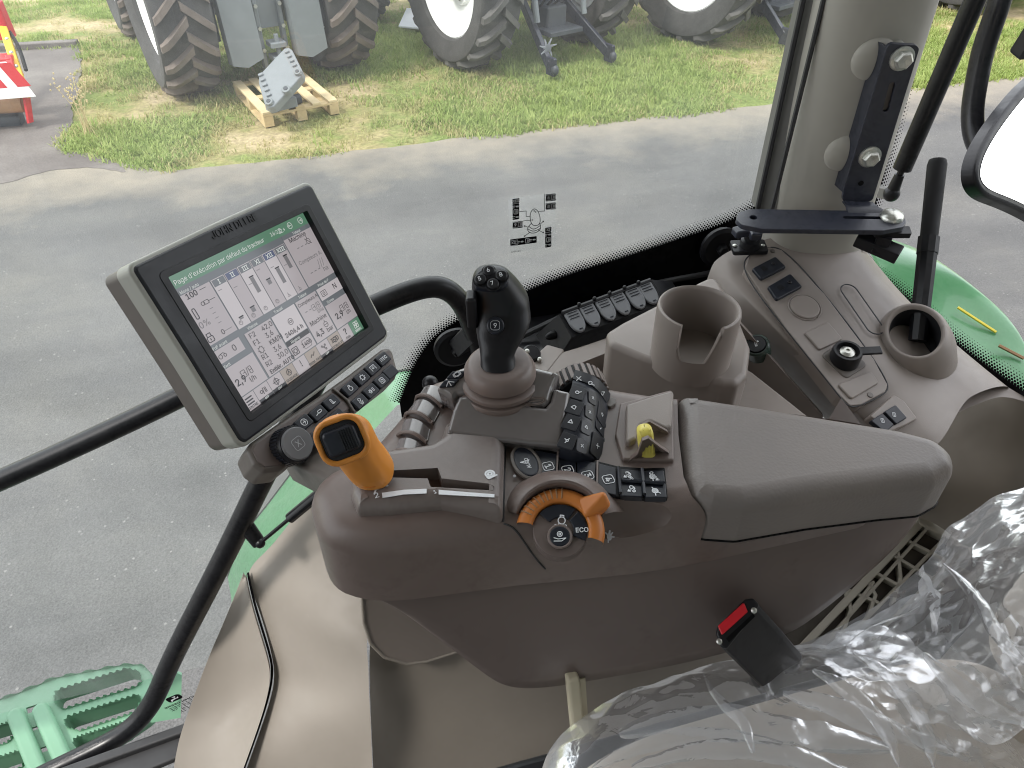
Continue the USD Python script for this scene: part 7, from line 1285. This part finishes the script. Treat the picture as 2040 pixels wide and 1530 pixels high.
back_rows = [[P(*q) for q in [(1610, 1295, .75), (1665, 1255, .725), (1735, 1215, .705), (1785, 1178, .69), (1830, 1140, .67), (1862, 1105, .655), (1890, 1055, .635), (1940, 1018, .61), (1985, 990, .585), (2045, 972, .565), (2120, 940, .54)]],
             [P(*q) for q in [(1650, 1312, .745), (1705, 1280, .725), (1765, 1245, .705), (1808, 1208, .69), (1848, 1165, .67), (1878, 1125, .655), (1905, 1085, .635), (1950, 1055, .61), (2000, 1030, .585), (2060, 1010, .565), (2140, 985, .54)]],
             [P(*q) for q in [(1700, 1345, .74), (1750, 1325, .725), (1790, 1290, .705), (1815, 1250, .688), (1840, 1210, .668), (1875, 1175, .65), (1915, 1145, .63), (1965, 1120, .606), (2020, 1100, .582), (2080, 1085, .56), (2160, 1065, .535)]],
             [P(*q) for q in [(1780, 1385, .738), (1815, 1370, .725), (1840, 1340, .705), (1860, 1305, .685), (1885, 1270, .663), (1920, 1240, .643), (1965, 1215, .62), (2015, 1195, .597), (2070, 1180, .572), (2130, 1165, .55), (2210, 1150, .525)]],
             [P(*q) for q in [(1870, 1425, .738), (1895, 1420, .725), (1920, 1400, .705), (1945, 1370, .683), (1975, 1340, .66), (2015, 1315, .638), (2060, 1295, .613), (2110, 1280, .59), (2165, 1265, .565), (2225, 1250, .54), (2300, 1235, .515)]],
             [P(*q) for q in [(1950, 1470, .738), (1985, 1480, .725), (2020, 1470, .705), (2055, 1445, .68), (2095, 1420, .655), (2140, 1400, .63), (2190, 1380, .605), (2240, 1365, .58), (2300, 1350, .555), (2360, 1335, .53), (2440, 1320, .50)]]]
obj('backrest_film', drape(loft(back_rows, 200, 160), 0.024, 57, (-0.75, -0.2, 0.55), 0.055), MAT['plastic_film'], film, True)
# loose gathered folds between cushion and backrest
r = np.random.RandomState(23)
for k, (a_, b_, c_) in enumerate([((1640, 1300, .74), (1730, 1250, .705), (1840, 1200, .672)), ((1560, 1305, .75), (1660, 1300, .735), (1770, 1320, .73)), ((1830, 1140, .665), (1850, 1180, .66), (1860, 1250, .675))]):
    c = spline2(np.array([P(*a_), P(*b_), P(*c_)]), 90); rows = []
    for t in np.linspace(-1, 1, 30): rows.append(c + np.array([0.004, 0.006, 0.010]) * t + np.c_[np.zeros(90), np.zeros(90), 0.012 * np.cos(t * 3 + 4 * meshkit.noise(c * 30, k))])
    obj('fold', drape(np.array(rows), 0.022, 70 + k, (-0.3, -0.5, 0.8), 0.03), MAT['plastic_film'], film, True)

# long flat fold bands where the film doubles over itself on the cushion
r = np.random.RandomState(41)
for k, (pts_, wd) in enumerate([([(1235, 1462, .742), (1330, 1440, .733), (1480, 1442, .724), (1620, 1465, .722), (1770, 1492, .725)], .012), ([(1180, 1530, .752), (1300, 1480, .737), (1450, 1465, .727), (1560, 1480, .724)], .006), ([(1400, 1345, .744), (1440, 1400, .730), (1480, 1440, .724), (1500, 1500, .724)], .005), ([(1560, 1380, .720), (1640, 1400, .717), (1740, 1440, .718), (1900, 1500, .724)], .009), ([(1260, 1530, .742), (1400, 1495, .728), (1540, 1500, .724), (1700, 1540, .728)], .008), ([(1620, 1335, .722), (1700, 1385, .717), (1760, 1450, .718), (1790, 1530, .726)], .007), ([(1840, 1300, .68), (1900, 1360, .685), (1990, 1420, .69), (2060, 1440, .69)], .008), ([(1880, 1120, .628), (1950, 1200, .612), (2000, 1280, .61), (2060, 1330, .61)], .006), ([(1700, 1300, .715), (1760, 1340, .712), (1830, 1420, .715), (1860, 1530, .725)], .006)]):
    c = spline2(np.array([P(*q) for q in pts_]), 90); t_ = np.gradient(c, axis=0); t_ /= np.linalg.norm(t_, axis=1, keepdims=True); sd_ = np.cross(t_, unit(EYE - c.mean(0))); wv_ = wd * (0.25 + np.sin(np.linspace(0, PI, 90)) ** 0.7 + 0.5 * (meshkit.noise(c * 40, 3 + k) - 0.5)); rows = []
    for u in np.linspace(-1, 1, 9): rows.append(c + sd_ * (wv_ * u)[:, None] + (unit(EYE - c.mean(0)) * 0.5 * wd * (1 - u * u)))
    m_ = grid(np.array(rows)); m_.vertices = np.asarray(m_.vertices) + 0.003 * (meshkit.fbm(np.asarray(m_.vertices) * 60, 3, 5)[:, None] - 0.5); obj('crease_band', m_, MAT['plastic_film'], film, True)
